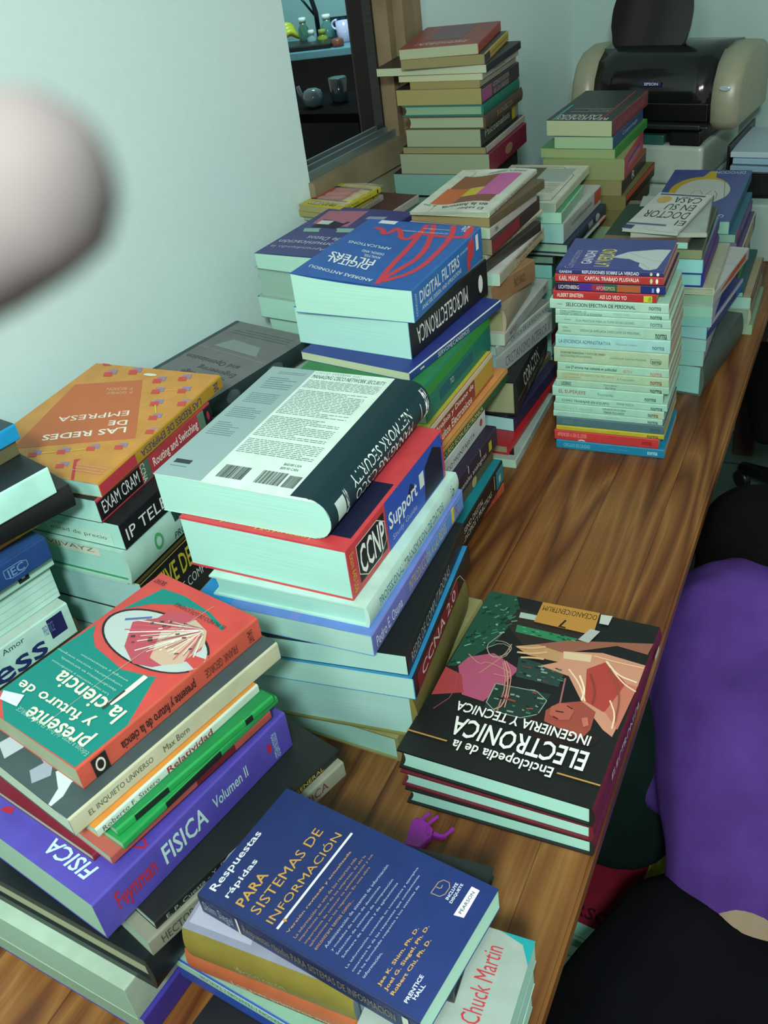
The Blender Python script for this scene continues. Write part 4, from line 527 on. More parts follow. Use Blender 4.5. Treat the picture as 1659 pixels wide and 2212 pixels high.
 {'g': 'books in the tall far stack by the window frame', 'l': 'thin white paperback, fourth in the tall far stack', 'p': (-0.7149, 1.9, 0.5167), 'a': 90.0, 's': (0.22, 0.18, 0.0124), 'c': '#98988c', 'sc': '#9c9c94', 'pg': '#a4ae8c', 'd': [('t', 's', '#50504c', 'Historia', 0.3, 0.6, 0.3, 0.7)]},
 {'g': 'books in the tall far stack by the window frame', 'l': 'olive-edged paperback above the pink and black spine', 'p': (-0.7214, 1.9, 0.5023), 'a': 90.0, 's': (0.22, 0.15, 0.0145), 'c': '#7c7458', 'sc': '#8a8678', 'pg': '#847c50'},
 {'g': 'books in the tall far stack by the window frame', 'l': 'thick paperback with a pink and black spine in the tall far stack', 'p': (-0.7184, 1.9, 0.4714), 'a': 90.0, 's': (0.23, 0.185, 0.0309), 'c': '#30302c', 'sc': '#2a2c2e', 'pg': '#8a8656', 'd': [('r', 's', '#8c4c74', 0, 0.25, 0, 1), ('r', 's', '#4c3a44', 0.25, 0.7, 0, 1), ('t', 's', '#8a8680', 'HISTORIA DE LA FILOSOFIA', 0.28, 0.72, 0.15, 0.45, 'b'), ('t', 's', '#8a8680', 'DE LOS GRIEGOS', 0.3, 0.7, 0.55, 0.85, 'b')]},
 {'g': 'books in the tall far stack by the window frame', 'l': 'teal-spined hardback in the tall far stack', 'p': (-0.7184, 1.9, 0.4504), 'a': 90.0, 's': (0.225, 0.175, 0.0209), 'c': '#16645c', 'sc': '#186858', 'pg': '#76987c', 'hc': 1},
 {'g': 'books in the tall far stack by the window frame', 'l': 'brown-spined hardback under the teal-spined one', 'p': (-0.7158, 1.9, 0.4249), 'a': 90.0, 's': (0.235, 0.17, 0.0255), 'c': '#4c3c2c', 'sc': '#4a4034', 'pg': '#8a9c80', 'hc': 1, 'd': [('t', 's', '#8c8474', 'EVANGELIOS', 0.3, 0.7, 0.3, 0.7)]},
 {'g': 'books in the tall far stack by the window frame', 'l': 'dark book with a yellow spine tag, eighth or lower in the tall far stack', 'p': (-0.7252, 1.9, 0.3898), 'a': 90.0, 's': (0.235, 0.165, 0.0351), 'c': '#3c3a34', 'sc': '#343a38', 'pg': '#84947a', 'd': [('r', 's', '#a89a2c', 0.82, 0.9, 0, 1), ('r', 's', '#7c7c70', 0.9, 1, 0, 1), ('t', 's', '#8c948c', 'Psicoanalisis', 0.1, 0.75, 0.2, 0.6, 'b')]},
 {'g': 'books in the tall far stack by the window frame', 'l': 'black thin book with a white spine line above the dark red one', 'p': (-0.7155, 1.9, 0.3762), 'a': 90.0, 's': (0.25, 0.185, 0.0136), 'c': '#191c1c', 'sc': '#a09c94', 'pg': '#7c7c58'},
 {'g': 'books in the tall far stack by the window frame', 'l': 'thick book with a dark red spine low in the tall far stack', 'p': (-0.7094, 1.9, 0.3344), 'a': 90.0, 's': (0.24, 0.2, 0.0418), 'c': '#6c1c34', 'sc': '#742038', 'pg': '#819277', 'd': [('e', 's', '#8c6c58', 0.5, 0.5, 0.1, 0.25)]},
 {'g': 'books in the tall far stack by the window frame', 'l': 'book with a red and black cover beneath the thick dark red one', 'p': (-0.7289, 1.9, 0.2894), 'a': 90.0, 's': (0.23, 0.2, 0.045), 'c': '#33181e', 'sc': '#241c20', 'pg': '#6a968a'},
 {'g': 'books in the tall far stack by the window frame', 'l': 'teal-paged book with dark covers beside the yellow booklets', 'p': (-0.7529, 1.9283, 0.25), 'a': 90.0, 's': (0.23, 0.21, 0.03), 'c': '#2c1c20', 'sc': '#3a2024', 'pg': '#64907c'},
 {'g': 'books in the tall far stack by the window frame', 'l': 'brown hardback near the foot of the tall far stack', 'p': (-0.7606, 1.9436, 0.165), 'a': 90.0, 's': (0.23, 0.21, 0.085), 'c': '#3a2824', 'sc': '#3a2824', 'pg': '#80907a', 'hc': 1},
 {'g': 'books in the tall far stack by the window frame', 'l': 'thick plain brown book at the foot of the tall far stack', 'p': (-0.8334, 2.1261, 0.0), 'a': 90.0, 's': (0.23, 0.21, 0.165), 'c': '#4a4034', 'sc': '#4a4034', 'pg': '#808a70', 'hc': 1},
 {'g': 'books in the far middle stack in front of the printer', 'l': 'dark-covered paperback with white slanted title and red stripe, topmost before the printer', 'p': (-0.4899, 2.02, 0.3765), 'a': 86.2, 's': (0.25, 0.14, 0.0313), 'c': '#2e3432', 'sc': '#6c3038', 'pg': '#9cac88', 'd': [('t', 'c', '#c4ccc4', 'LAS NUEVAS', 0.25, 0.9, 0.1, 0.18, 'bi'), ('t', 'c', '#c4ccc4', 'REALIDADES', 0.1, 0.88, 0.02, 0.09, 'bi'), ('l', 'c', '#a83a44', 0.0025, [(0.18, 0), (0.18, 0.98)]), ('l', 'c', '#445a74', 0.0015, [(0.6, 0.3), (0.55, 0.98)]), ('l', 'c', '#445a74', 0.0015, [(0.78, 0.3), (0.75, 0.98)]), ('r', 'c', '#4a94a0', 0.88, 0.92, 0, 0.5), ('x', 'c', '#8a9490', 0.2, 0.8, 0.25, 0.4, 3), ('t', 's', '#a05a5c', 'LAS NUEVAS REALIDADES', 0.15, 0.9, 0.3, 0.7)]},
 {'g': 'books in the far middle stack in front of the printer', 'l': 'blue-spined paperback, second before the printer', 'p': (-0.4874, 2.02, 0.3519), 'a': 87.5, 's': (0.225, 0.125, 0.0245), 'c': '#2c4468', 'sc': '#284468', 'pg': '#8cac88', 'd': [('t', 's', '#a4b0b8', 'Cosmologia', 0.3, 0.8, 0.3, 0.7)]},
 {'g': 'books in the far middle stack in front of the printer', 'l': 'green-spined wide paperback before the printer', 'p': (-0.4832, 2.02, 0.3327), 'a': 86.7, 's': (0.235, 0.16, 0.0192), 'c': '#4c8a50', 'sc': '#28782c', 'pg': '#84986a'},
 {'g': 'books in the far middle stack in front of the printer', 'l': 'thick pink-red spined book before the printer', 'p': (-0.4639, 2.02, 0.2907), 'a': 92.6, 's': (0.22, 0.17, 0.042), 'c': '#8c9a68', 'sc': '#a83c48', 'pg': '#7f8a60', 'd': [('r', 's', '#384884', 0.2, 0.8, 0.35, 0.5), ('r', 's', '#c4586c', 0.2, 0.8, 0.5, 0.7)]},
 {'g': 'books in the far middle stack in front of the printer', 'l': 'olive-edged book with a dark orange-lined spine before the printer', 'p': (-0.4686, 2.02, 0.2575), 'a': 90.0, 's': (0.23, 0.15, 0.0332), 'c': '#74744c', 'sc': '#2e2420', 'pg': '#7c7e54', 'd': [('r', 's', '#9c4a2c', 0, 1, 0, 0.2), ('t', 's', '#c4c4b8', 'R', 0.4, 0.5, 0.3, 0.8, 'b')]},
 {'g': 'books in the far middle stack in front of the printer', 'l': 'olive book with an orange spine stripe before the printer', 'p': (-0.4592, 2.02, 0.2274), 'a': 88.0, 's': (0.24, 0.15, 0.0301), 'c': '#6c6a40', 'sc': '#38241e', 'pg': '#6c6a40', 'd': [('r', 's', '#a84c2c', 0, 1, 0.0, 0.4)]},
 {'g': 'books in the far middle stack in front of the printer', 'l': 'dark olive book with a red cover line, lower in the stack before the printer', 'p': (-0.4603, 2.02, 0.1922), 'a': 89.0, 's': (0.22, 0.14, 0.0352), 'c': '#8a3a2c', 'sc': '#4c4630', 'pg': '#64633c'},
 {'g': 'books in the far middle stack in front of the printer', 'l': 'book with a yellow cover edge low in the stack before the printer', 'p': (-0.479, 2.02, 0.142), 'a': 89.0, 's': (0.22, 0.13, 0.0502), 'c': '#a4962c', 'sc': '#5c5424', 'pg': '#7c9674'},
 {'g': 'books in the far middle stack in front of the printer', 'l': 'brown and gold spined book at the foot of the stack before the printer', 'p': (-0.48, 2.02, 0.0), 'a': 89.0, 's': (0.22, 0.13, 0.142), 'c': '#4a2c2c', 'sc': '#6c561c', 'pg': '#5c6448', 'hc': 1},
 {'g': 'books in the stack against the wall topped by the purple-blue paperback', 'l': 'purple-blue paperback with a pink photo, against the white wall behind the big blue book', 'p': (-0.775, 1.35, 0.328), 'a': 82.0, 's': (0.24, 0.185, 0.034), 'c': '#383c78', 'sc': '#2c2c5c', 'pg': '#a2d0be', 'd': [('t', 'c', '#aab0c4', 'Aprendiendo la', 0.3, 0.95, 0.12, 0.18), ('t', 'c', '#aab0c4', 'Comunicación', 0.2, 0.95, 0.21, 0.28, 'b'), ('t', 'c', '#aab0c4', 'de Datos', 0.3, 0.7, 0.31, 0.38, 'b'), ('p', 'c', '#a4687c', [(0.45, 0.6), (0.9, 0.62), (0.95, 0.9), (0.5, 0.95)]), ('p', 'c', '#1c2230', [(0.55, 0.55), (0.85, 0.55), (0.85, 0.72), (0.5, 0.7)]), ('p', 'c', '#8ab0a4', [(0.3, 0.5), (0.85, 0.45), (0.9, 0.52), (0.35, 0.58)]), ('r', 'c', '#c4cccc', 0.7, 0.85, 0.62, 0.7), ('p', 'c', '#8c98b0', [(0.2, 0.8), (0.4, 0.78), (0.4, 0.84), (0.2, 0.86)])], 'warp': ('lift', -0.006)},
 {'g': 'books in the stack against the wall topped by the purple-blue paperback', 'l': 'grey-green hardback under the purple-blue paperback by the wall', 'p': (-0.77, 1.352, 0.273), 'a': 82.0, 's': (0.235, 0.2, 0.055), 'c': '#8ca898', 'sc': '#6c8478', 'pg': '#8cb0a0', 'hc': 1},
 {'g': 'books in the stack against the wall topped by the purple-blue paperback', 'l': 'dark-covered book with pale pages, third in the stack by the wall', 'p': (-0.765, 1.352, 0.233), 'a': 82.0, 's': (0.235, 0.21, 0.04), 'c': '#22302e', 'sc': '#22302e', 'pg': '#9ccaba'},
 {'g': 'books in the stack against the wall topped by the purple-blue paperback', 'l': 'pale-paged book hidden low in the stack by the wall', 'p': (-0.77, 1.36, 0.123), 'a': 82.0, 's': (0.23, 0.2, 0.11), 'c': '#88a498', 'sc': '#88a498', 'pg': '#9ccaba', 'hc': 1},
 {'g': 'books in the stack against the wall topped by the purple-blue paperback', 'l': 'thick pale book at the foot of the stack by the wall', 'p': (-0.77, 1.36, 0.0), 'a': 82.0, 's': (0.235, 0.2, 0.123), 'c': '#7a9488', 'sc': '#7a9488', 'pg': '#9ccaba', 'hc': 1},
 {'g': 'books in the low stack along the wall topped by the shiny grey book', 'l': 'shiny grey-brown hardback with dark lettering, lying along the white wall', 'p': (-0.867, 1.0468, 0.22), 'a': 78.0, 's': (0.245, 0.175, 0.03), 'c': '#6a6c6c', 'sc': '#28383a', 'pg': '#9cc4b8', 'hc': 1, 'd': [('t', 'c', '#3c3c40', 'CDMA', 0.3, 0.55, 0.12, 0.18, 'b'), ('t', 'c', '#3c3c40', 'System Design', 0.15, 0.7, 0.21, 0.28, 'i'), ('t', 'c', '#3c3c40', 'Engineering', 0.12, 0.6, 0.3, 0.37, 'i'), ('t', 'c', '#3c3c40', 'and Optimization', 0.2, 0.9, 0.4, 0.47, 'i'), ('r', 'c', '#7c5c50', 0.1, 0.9, 0.14, 0.16), ('p', 'c', '#7f8c88', [(0.2, 0.6), (0.8, 0.62), (0.7, 0.75), (0.3, 0.72)]), ('x', 'c', '#4c6458', 0.1, 0.85, 0.82, 0.92, 3), ('l', 'c', '#96a09a', 0.0008, [(0, 0.55), (1, 0.58)]), ('r', 'c', '#3a4a50', 0.95, 1.0, 0, 1), ('e', 's', '#4c5c5c', 0.2, 0.5, 0.06, 0.35), ('e', 's', '#46585a', 0.6, 0.5, 0.08, 0.35)]},
 {'g': 'books in the low stack along the wall topped by the shiny grey book', 'l': 'white paperback with a plain cover directly under the shiny grey hardback', 'p': (-0.885, 1.06, 0.185), 'a': 78.0, 's': (0.25, 0.18, 0.035), 'c': '#b0cabf', 'sc': '#b4d4c8', 'pg': '#a4d4c8'},
 {'g': 'books in the low stack along the wall topped by the shiny grey book', 'l': 'pale thick book at the foot of the low stack along the wall', 'p': (-0.885, 1.075, 0.0), 'a': 78.0, 's': (0.24, 0.175, 0.185), 'c': '#98b8ac', 'sc': '#98b8ac', 'pg': '#a4d4c8', 'hc': 1},
 {'g': 'yellow booklets in clear wrap by the window sill', 'l': 'yellow booklet with a red picture in clear plastic wrap, by the window sill', 'p': (-0.9002, 1.5952, 0.35), 'a': 79.8, 's': (0.1359, 0.1, 0.012), 'c': '#b0a42c', 'sc': '#b4a834', 'pg': '#8c8c60', 'd': [('r', 'c', '#a04a3c', 0.25, 0.98, 0.3, 0.8), ('p', 'c', '#b05040', [(0.3, 0.4), (0.6, 0.35), (0.9, 0.5), (0.7, 0.75), (0.4, 0.7)]), ('r', 'c', '#3c2c24', 0.1, 0.98, 0.26, 0.3), ('r', 'c', '#3a3024', 0.05, 0.98, 0.8, 0.86), ('t', 'c', '#3a3a20', 'FRANCES', 0.2, 0.85, 0.06, 0.2, 'i'), ('t', 's', '#4c4a24', 'Ricardo Martinez', 0.1, 0.45, 0.3, 0.7), ('t', 's', '#8c7c28', 'teoria', 0.55, 0.75, 0.3, 0.7), ('t', 's', '#2c2c18', '1', 0.9, 0.93, 0.2, 0.8, 'b')]},
 {'g': 'yellow booklets in clear wrap by the window sill', 'l': 'second yellow booklet directly under the wrapped one with the red picture', 'p': (-0.9047, 1.6042, 0.338), 'a': 83.0, 's': (0.135, 0.1, 0.012), 'c': '#a89c2c', 'sc': '#aca030', 'pg': '#8c8c60', 'd': [('t', 's', '#2c2c18', '2', 0.85, 0.88, 0.2, 0.8, 'b'), ('t', 's', '#7c7028', 'apuntes', 0.2, 0.5, 0.3, 0.7)]},
 {'g': 'yellow booklets in clear wrap by the window sill', 'l': 'thin white booklet with speckled spine under the yellow booklets', 'p': (-0.9026, 1.616, 0.326), 'a': 83.0, 's': (0.14, 0.105, 0.012), 'c': '#a0a090', 'sc': '#8c8c80', 'pg': '#90a08c', 'd': [('t', 's', '#4c4c48', 'LENGUA CASTELLANA', 0.1, 0.9, 0.3, 0.8)]},
 {'g': 'yellow booklets in clear wrap by the window sill', 'l': 'dark brown book with a white spine strip near the yellow booklets', 'p': (-0.845, 1.635, 0.31), 'a': 83.0, 's': (0.16, 0.13, 0.016), 'c': '#4c3430', 'sc': '#a09c94', 'pg': '#5c8478'},
 {'g': 'yellow booklets in clear wrap by the window sill', 'l': 'thick teal-edged book supporting the yellow booklets', 'p': (-0.83, 1.64, 0.19), 'a': 83.0, 's': (0.145, 0.13, 0.12), 'c': '#2c6058', 'sc': '#34645c', 'pg': '#508c80'},
 {'g': 'yellow booklets in clear wrap by the window sill', 'l': 'thick dark book at the foot of the yellow booklets', 'p': (-0.83, 1.64, 0.0), 'a': 83.0, 's': (0.145, 0.13, 0.19), 'c': '#30403c', 'sc': '#30403c', 'pg': '#508c80', 'hc': 1},
 {'g': 'books in the left stack topped by the orange networking paperback', 'l': 'orange and yellow paperback with small red and lilac squares, topmost of the left stack', 'p': (-0.7923, 0.7188, 0.302), 'a': 91.5, 's': (0.288, 0.222, 0.02), 'c': '#c08a40', 'sc': '#b0872c', 'pg': '#9cd0c4', 'd': [('p', 'c', '#b8683f', [(0.503, 0.879), (0.09, 0.368), (0.792, 0.155), (0.944, 0.764)]), ('p', 'c', '#b83a44', [(0, 0), (0.19, 0), (0.315, 0.145), (0, 0.255)]), ('r', 's', '#b83a44', 0, 0.26, 0, 1), ('q', 'c', '#dfe0cf', 'LAS REDES', (0.193, 0.403), (0.476, -0.155), (0.036, 0.046), 'b'), ('q', 'c', '#dfe0cf', 'DE', (0.245, 0.465), (0.116, -0.025), (0.027, 0.04), 'b'), ('q', 'c', '#dfe0cf', 'EMPRESA', (0.306, 0.545), (0.419, -0.131), (0.03, 0.043), 'b'), ('q', 'c', '#c9a884', 'P. GOMEZ', (0.46, 0.74), (0.169, -0.034), (0.015, 0.022)), ('q', 'c', '#c9a884', 'P. BICHON', (0.491, 0.773), (0.172, -0.032), (0.018, 0.026)), ('t', 's', '#46386c', 'LAS REDES DE EMPRESA', 0.3, 0.8, 0.25, 0.75, 'rb'), ('t', 's', '#46386c', '2E', 0.92, 0.96, 0.2, 0.8, 'rb'), ('p', 'c', '#8a7fa4', [(0.377, 0.113), (0.324, 0.122), (0.307, 0.091), (0.36, 0.082)]), ('p', 'c', '#c04c44', [(0.388, 0.092), (0.339, 0.104), (0.317, 0.071), (0.368, 0.062)]), ('p', 'c', '#8a7fa4', [(0.15, 0.313), (0.096, 0.322), (0.08, 0.29), (0.134, 0.281)]), ('p', 'c', '#c04c44', [(0.161, 0.291), (0.112, 0.303), (0.091, 0.268), (0.142, 0.259)]), ('p', 'c', '#8a7fa4', [(0.316, 0.273), (0.262, 0.283), (0.244, 0.25), (0.299, 0.241)]), ('p', 'c', '#c04c44', [(0.327, 0.252), (0.277, 0.263), (0.255, 0.229), (0.307, 0.22)]), ('p', 'c', '#8a7fa4', [(0.477, 0.217), (0.422, 0.226), (0.403, 0.194), (0.458, 0.185)]), ('p', 'c', '#c04c44', [(0.487, 0.195), (0.437, 0.207), (0.414, 0.173), (0.466, 0.164)]), ('p', 'c', '#8a7fa4', [(0.639, 0.166), (0.583, 0.175), (0.564, 0.143), (0.619, 0.134)]), ('p', 'c', '#c04c44', [(0.649, 0.144), (0.598, 0.156), (0.574, 0.122), (0.626, 0.113)]), ('p', 'c', '#8a7fa4', [(0.068, 0.465), (0.013, 0.474), (-0.003, 0.44), (0.052, 0.431)]), ('p', 'c', '#c04c44', [(0.079, 0.443), (0.029, 0.454), (0.009, 0.418), (0.061, 0.409)]), ('p', 'c', '#8a7fa4', [(0.15, 0.585), (0.093, 0.594), (0.077, 0.558), (0.133, 0.549)]), ('p', 'c', '#c04c44', [(0.162, 0.561), (0.11, 0.573), (0.088, 0.534), (0.142, 0.526)]), ('p', 'c', '#8a7fa4', [(0.25, 0.708), (0.192, 0.717), (0.174, 0.679), (0.232, 0.671)]), ('p', 'c', '#c04c44', [(0.262, 0.683), (0.208, 0.696), (0.186, 0.655), (0.241, 0.647)]), ('p', 'c', '#8a7fa4', [(0.339, 0.819), (0.279, 0.828), (0.26, 0.789), (0.319, 0.78)]), ('p', 'c', '#c04c44', [(0.35, 0.794), (0.296, 0.806), (0.272, 0.764), (0.328, 0.755)]), ('p', 'c', '#8a7fa4', [(0.42, 0.923), (0.359, 0.931), (0.339, 0.891), (0.4, 0.882)]), ('p', 'c', '#c04c44', [(0.431, 0.896), (0.376, 0.909), (0.35, 0.865), (0.408, 0.856)]), ('p', 'c', '#8a7fa4', [(0.067, 0.736), (0.01, 0.744), (-0.007, 0.707), (0.05, 0.698)]), ('p', 'c', '#c04c44', [(0.079, 0.711), (0.027, 0.723), (0.005, 0.683), (0.06, 0.674)]), ('p', 'c', '#8a7fa4', [(0.165, 0.852), (0.106, 0.86), (0.089, 0.821), (0.147, 0.812)]), ('p', 'c', '#c04c44', [(0.177, 0.826), (0.123, 0.838), (0.101, 0.796), (0.157, 0.788)]), ('p', 'c', '#8a7fa4', [(0.258, 0.968), (0.198, 0.976), (0.179, 0.935), (0.239, 0.927)]), ('p', 'c', '#c04c44', [(0.27, 0.941), (0.215, 0.953), (0.191, 0.909), (0.248, 0.901)]), ('p', 'c', '#8a7fa4', [(0.834, 0.94), (0.77, 0.949), (0.746, 0.907), (0.81, 0.898)]), ('p', 'c', '#c04c44', [(0.844, 0.912), (0.786, 0.925), (0.757, 0.88), (0.817, 0.871)]), ('p', 'c', '#8a7fa4', [(0.671, 0.985), (0.608, 0.994), (0.585, 0.952), (0.648, 0.943)]), ('p', 'c', '#c04c44', [(0.682, 0.958), (0.624, 0.97), (0.597, 0.925), (0.656, 0.916)]), ('p', 'c', '#8a7fa4', [(0.94, 1.05), (0.874, 1.058), (0.849, 1.015), (0.915, 1.006)]), ('p', 'c', '#c04c44', [(0.95, 1.021), (0.891, 1.034), (0.86, 0.987), (0.922, 0.978)]), ('l', 'c', '#c9b434', 0.002, [(0.397, 0.202), (0.319, 0.232)]), ('l', 'c', '#c9b434', 0.002, [(0.564, 0.153), (0.484, 0.18)]), ('l', 'c', '#c9b434', 0.002, [(0.14, 0.59), (0.206, 0.659)]), ('l', 'c', '#c9b434', 0.002, [(0.259, 0.8), (0.189, 0.813)]), ('e', 'c', '#d5dcc8', 0.491, 0.933, 0.052, 0.013), ('x', 'c', '#d09088', 0.05, 0.25, 0.06, 0.12, 3)]},
 {'g': 'books in the left stack topped by the orange networking paperback', 'l': 'red and black exam guide under the orange paperback', 'p': (-0.7973, 0.7106, 0.268), 'a': 90.1, 's': (0.2541, 0.225, 0.034), 'c': '#1d1e20', 'sc': '#b03a42', 'pg': '#a0d6ca', 'd': [('r', 's', '#17181a', 0, 0.34, 0, 1), ('r', 'c', '#b03a40', 0.05, 1, 0.09, 0.12), ('t', 'c', '#d5d9d5', 'The Smart', 0.25, 0.55, 0.03, 0.07, 'i'), ('t', 's', '#d9dcd8', 'EXAM CRAM', 0.03, 0.32, 0.2, 0.72), ('r', 's', '#4c6450', 0.35, 0.42, 0.02, 0.98), ('t', 's', '#d5dcd0', 'CCNA', 0.345, 0.38, 0.1, 0.9, 'v'), ('t', 's', '#e6dcd5', 'Routing and Switching', 0.45, 0.86, 0.25, 0.75, 'b'), ('r', 's', '#5c7a64', 0.87, 0.93, 0, 1), ('r', 's', '#191a1c', 0.93, 1, 0, 1), ('e', 's', '#b03040', 0.965, 0.5, 0.012, 0.2)]},
 {'g': 'books in the left stack topped by the orange networking paperback', 'l': 'black-spined book with large white serif capitals in the left stack', 'p': (-0.7747, 0.7126, 0.229), 'a': 89.0, 's': (0.26, 0.235, 0.039), 'c': '#1b1e22', 'sc': '#15171b', 'pg': '#9cd4c8', 'd': [('t', 's', '#dcdfd9', 'IP TELEPHONY', 0.03, 0.7, 0.3, 0.75), ('r', 'n', '#a8d4c4', 0.45, 0.92, 0.45, 0.95), ('t', 'n', '#4c5c58', 'mitad de precio', 0.48, 0.88, 0.58, 0.78, 'i')]},
 {'g': 'books in the left stack topped by the orange networking paperback', 'l': 'big white manual with a green-lined bottom board and paper label on its pages', 'p': (-0.7784, 0.7058, 0.179), 'a': 89.0, 's': (0.25, 0.23, 0.05), 'c': '#9ccabc', 'sc': '#a4ccbe', 'pg': '#94ccc0', 'hc': 1, 'd': [('r', 'n', '#c0ccb8', 0.38, 0.82, 0.08, 0.34), ('t', 'n', '#5c6058', 'VIJVAYZ', 0.43, 0.78, 0.12, 0.29), ('r', 's', '#24403c', 0.4, 0.8, 0.1, 0.4), ('t', 's', '#7fa494', 'NETWORKING', 0.44, 0.76, 0.16, 0.34), ('t', 's', '#1d2a2a', 'NETWORK', 0.5, 0.75, 0.44, 0.64, 'b'), ('t', 's', '#1d2a2a', 'PROGRAMMING', 0.38, 0.75, 0.68, 0.92, 'b'), ('e', 's', '#4c9a64', 0.25, 0.5, 0.035, 0.25), ('e', 's', '#a4ccbe', 0.25, 0.5, 0.02, 0.15), ('r', 'n', '#2c8a50', 0, 1, 0.89, 0.97)]},
 {'g': 'books in the left stack topped by the orange networking paperback', 'l': 'thin white book with small grey spine letters below the big white manual', 'p': (-0.7952, 0.7153, 0.167), 'a': 89.0, 's': (0.24, 0.215, 0.012), 'c': '#a8c8bc', 'sc': '#b0ccc0', 'pg': '#94ccc0', 'd': [('t', 's', '#4c5c58', 'A. Menendez', 0.05, 0.25, 0.2, 0.8, 'i')]},
 {'g': 'books in the left stack topped by the orange networking paperback', 'l': 'thick black book with yellow capitals on its spine in the left stack', 'p': (-0.7802, 0.7202, 0.112), 'a': 89.0, 's': (0.255, 0.23, 0.055), 'c': '#4a4424', 'sc': '#15161a', 'pg': '#94c4c0', 'd': [('l', 's', '#b0a434', 0.0008, [(0, 0.03), (1, 0.03)]), ('t', 's', '#b8ac30', 'ACTIVE DEFENSE', 0.0, 0.64, 0.2, 0.8, 'b'), ('r', 'c', '#2c2a1a', 0.1, 0.3, 0.1, 0.9)]},
 {'g': 'books in the left stack topped by the orange networking paperback', 'l': 'black and brown book with white title, second from the bottom of the left stack', 'p': (-0.7871, 0.7191, 0.067), 'a': 89.0, 's': (0.26, 0.235, 0.045), 'c': '#17191b', 'sc': '#1c1a1c', 'pg': '#94c4bc', 'd': [('t', 'c', '#d0d6d0', 'REDES DE', 0.2, 0.85, 0.02, 0.08, 'bi'), ('t', 's', '#d0d6d0', 'REDES DE COMPUTADORAS', 0.1, 0.8, 0.15, 0.5, 'b'), ('r', 's', '#5c3c34', 0.6, 1, 0.6, 0.95)]},
 {'g': 'books in the left stack topped by the orange networking paperback', 'l': 'pale grey book at the bottom of the left stack on the wood', 'p': (-0.7, 0.7, 0.0), 'a': 89.0, 's': (0.26, 0.24, 0.067), 'c': '#8c9c94', 'sc': '#8c948c', 'pg': '#98c8bc'},
 {'g': 'books in the stack cut by the left frame edge', 'l': 'cyan-spined book at the very top of the stack at the left frame edge', 'p': (-0.8788, 0.4779, 0.405), 'a': 79.0, 's': (0.2, 0.13, 0.02), 'c': '#2c4048', 'sc': '#148cc0', 'pg': '#90b0a0'},
 {'g': 'books in the stack cut by the left frame edge', 'l': 'olive-brown spined book under the cyan one at the left frame edge', 'p': (-0.8849, 0.4749, 0.385), 'a': 79.0, 's': (0.2, 0.13, 0.02), 'c': '#5a5a40', 'sc': '#5e5c40', 'pg': '#90b0a0'},
 {'g': 'books in the stack cut by the left frame edge', 'l': 'open-sided black-covered book with bright white pages at the left frame edge', 'p': (-0.8556, 0.4352, 0.35), 'a': 74.0, 's': (0.23, 0.17, 0.035), 'c': '#1c2626', 'sc': '#a8ded0', 'pg': '#b0e2d4'},
 {'g': 'books in the stack cut by the left frame edge', 'l': 'black hardback with a glossy rounded spine at the left frame edge', 'p': (-0.8744, 0.4509, 0.32), 'a': 70.0, 's': (0.24, 0.19, 0.03), 'c': '#171b1d', 'sc': '#15181a', 'pg': '#94c0b4', 'hc': 1},
 {'g': 'books in the stack cut by the left frame edge', 'l': 'light green spined book with dark serif capitals at the left frame edge', 'p': (-0.9005, 0.4186, 0.298), 'a': 77.0, 's': (0.24, 0.18, 0.022), 'c': '#8ca090', 'sc': '#6cb47c', 'pg': '#9cc4a8', 'd': [('t', 's', '#2c4434', 'MATEMATICA', 0.4, 0.88, 0.3, 0.75, 'r'), ('r', 'c', '#22302c', 0.05, 0.4, 0.2, 0.8)]},
 {'g': 'books in the stack cut by the left frame edge', 'l': 'thin orange book with a yellow end at the left frame edge', 'p': (-0.9036, 0.428, 0.288), 'a': 77.0, 's': (0.24, 0.18, 0.01), 'c': '#b0883c', 'sc': '#b0803c', 'pg': '#9cb08c', 'd': [('r', 's', '#b4a824', 0.86, 1, 0, 1)]},
 {'g': 'books in the stack cut by the left frame edge', 'l': 'dark blue spined book with a pale square emblem at the left frame edge', 'p': (-0.8813, 0.4113, 0.256), 'a': 77.0, 's': (0.24, 0.18, 0.032), 'c': '#2a4c80', 'sc': '#1f3f74', 'pg': '#9cc4b8', 'd': [('l', 's', '#5c84a8', 0.0012, [(0.74, 0.3), (0.87, 0.3), (0.87, 0.75), (0.74, 0.75), (0.74, 0.3)]), ('t', 's', '#5c84a8', 'IEC', 0.76, 0.85, 0.35, 0.7, 'b')]},
 {'g': 'books in the stack cut by the left frame edge', 'l': 'white spined book with a small black square mark at the left frame edge', 'p': (-0.8987, 0.4122, 0.234), 'a': 77.0, 's': (0.25, 0.18, 0.022), 'c': '#a8d4c4', 'sc': '#a8d4c4', 'pg': '#a4d4c8', 'd': [('r', 's', '#22302c', 0.8, 0.86, 0.15, 0.8), ('r', 's', '#a8d4c4', 0.82, 0.84, 0.35, 0.6)]},
 {'g': 'books in the stack cut by the left frame edge', 'l': 'thick cream volume with uneven page bundles at the left frame edge', 'p': (-0.9119, 0.4136, 0.179), 'a': 77.0, 's': (0.25, 0.18, 0.055), 'c': '#c4b88c', 'sc': '#acd4c8', 'pg': '#a4d0c4', 'd': [('r', 's', '#c9be94', 0, 1, 0, 0.12), ('l', 's', '#84a89c', 0.0006, [(0, 0.3), (1, 0.33)]), ('l', 's', '#84a89c', 0.0006, [(0, 0.45), (1, 0.5)]), ('l', 's', '#84a89c', 0.0006, [(0, 0.65), (1, 0.7)]), ('l', 's', '#84a89c', 0.0006, [(0, 0.8), (1, 0.84)])]},
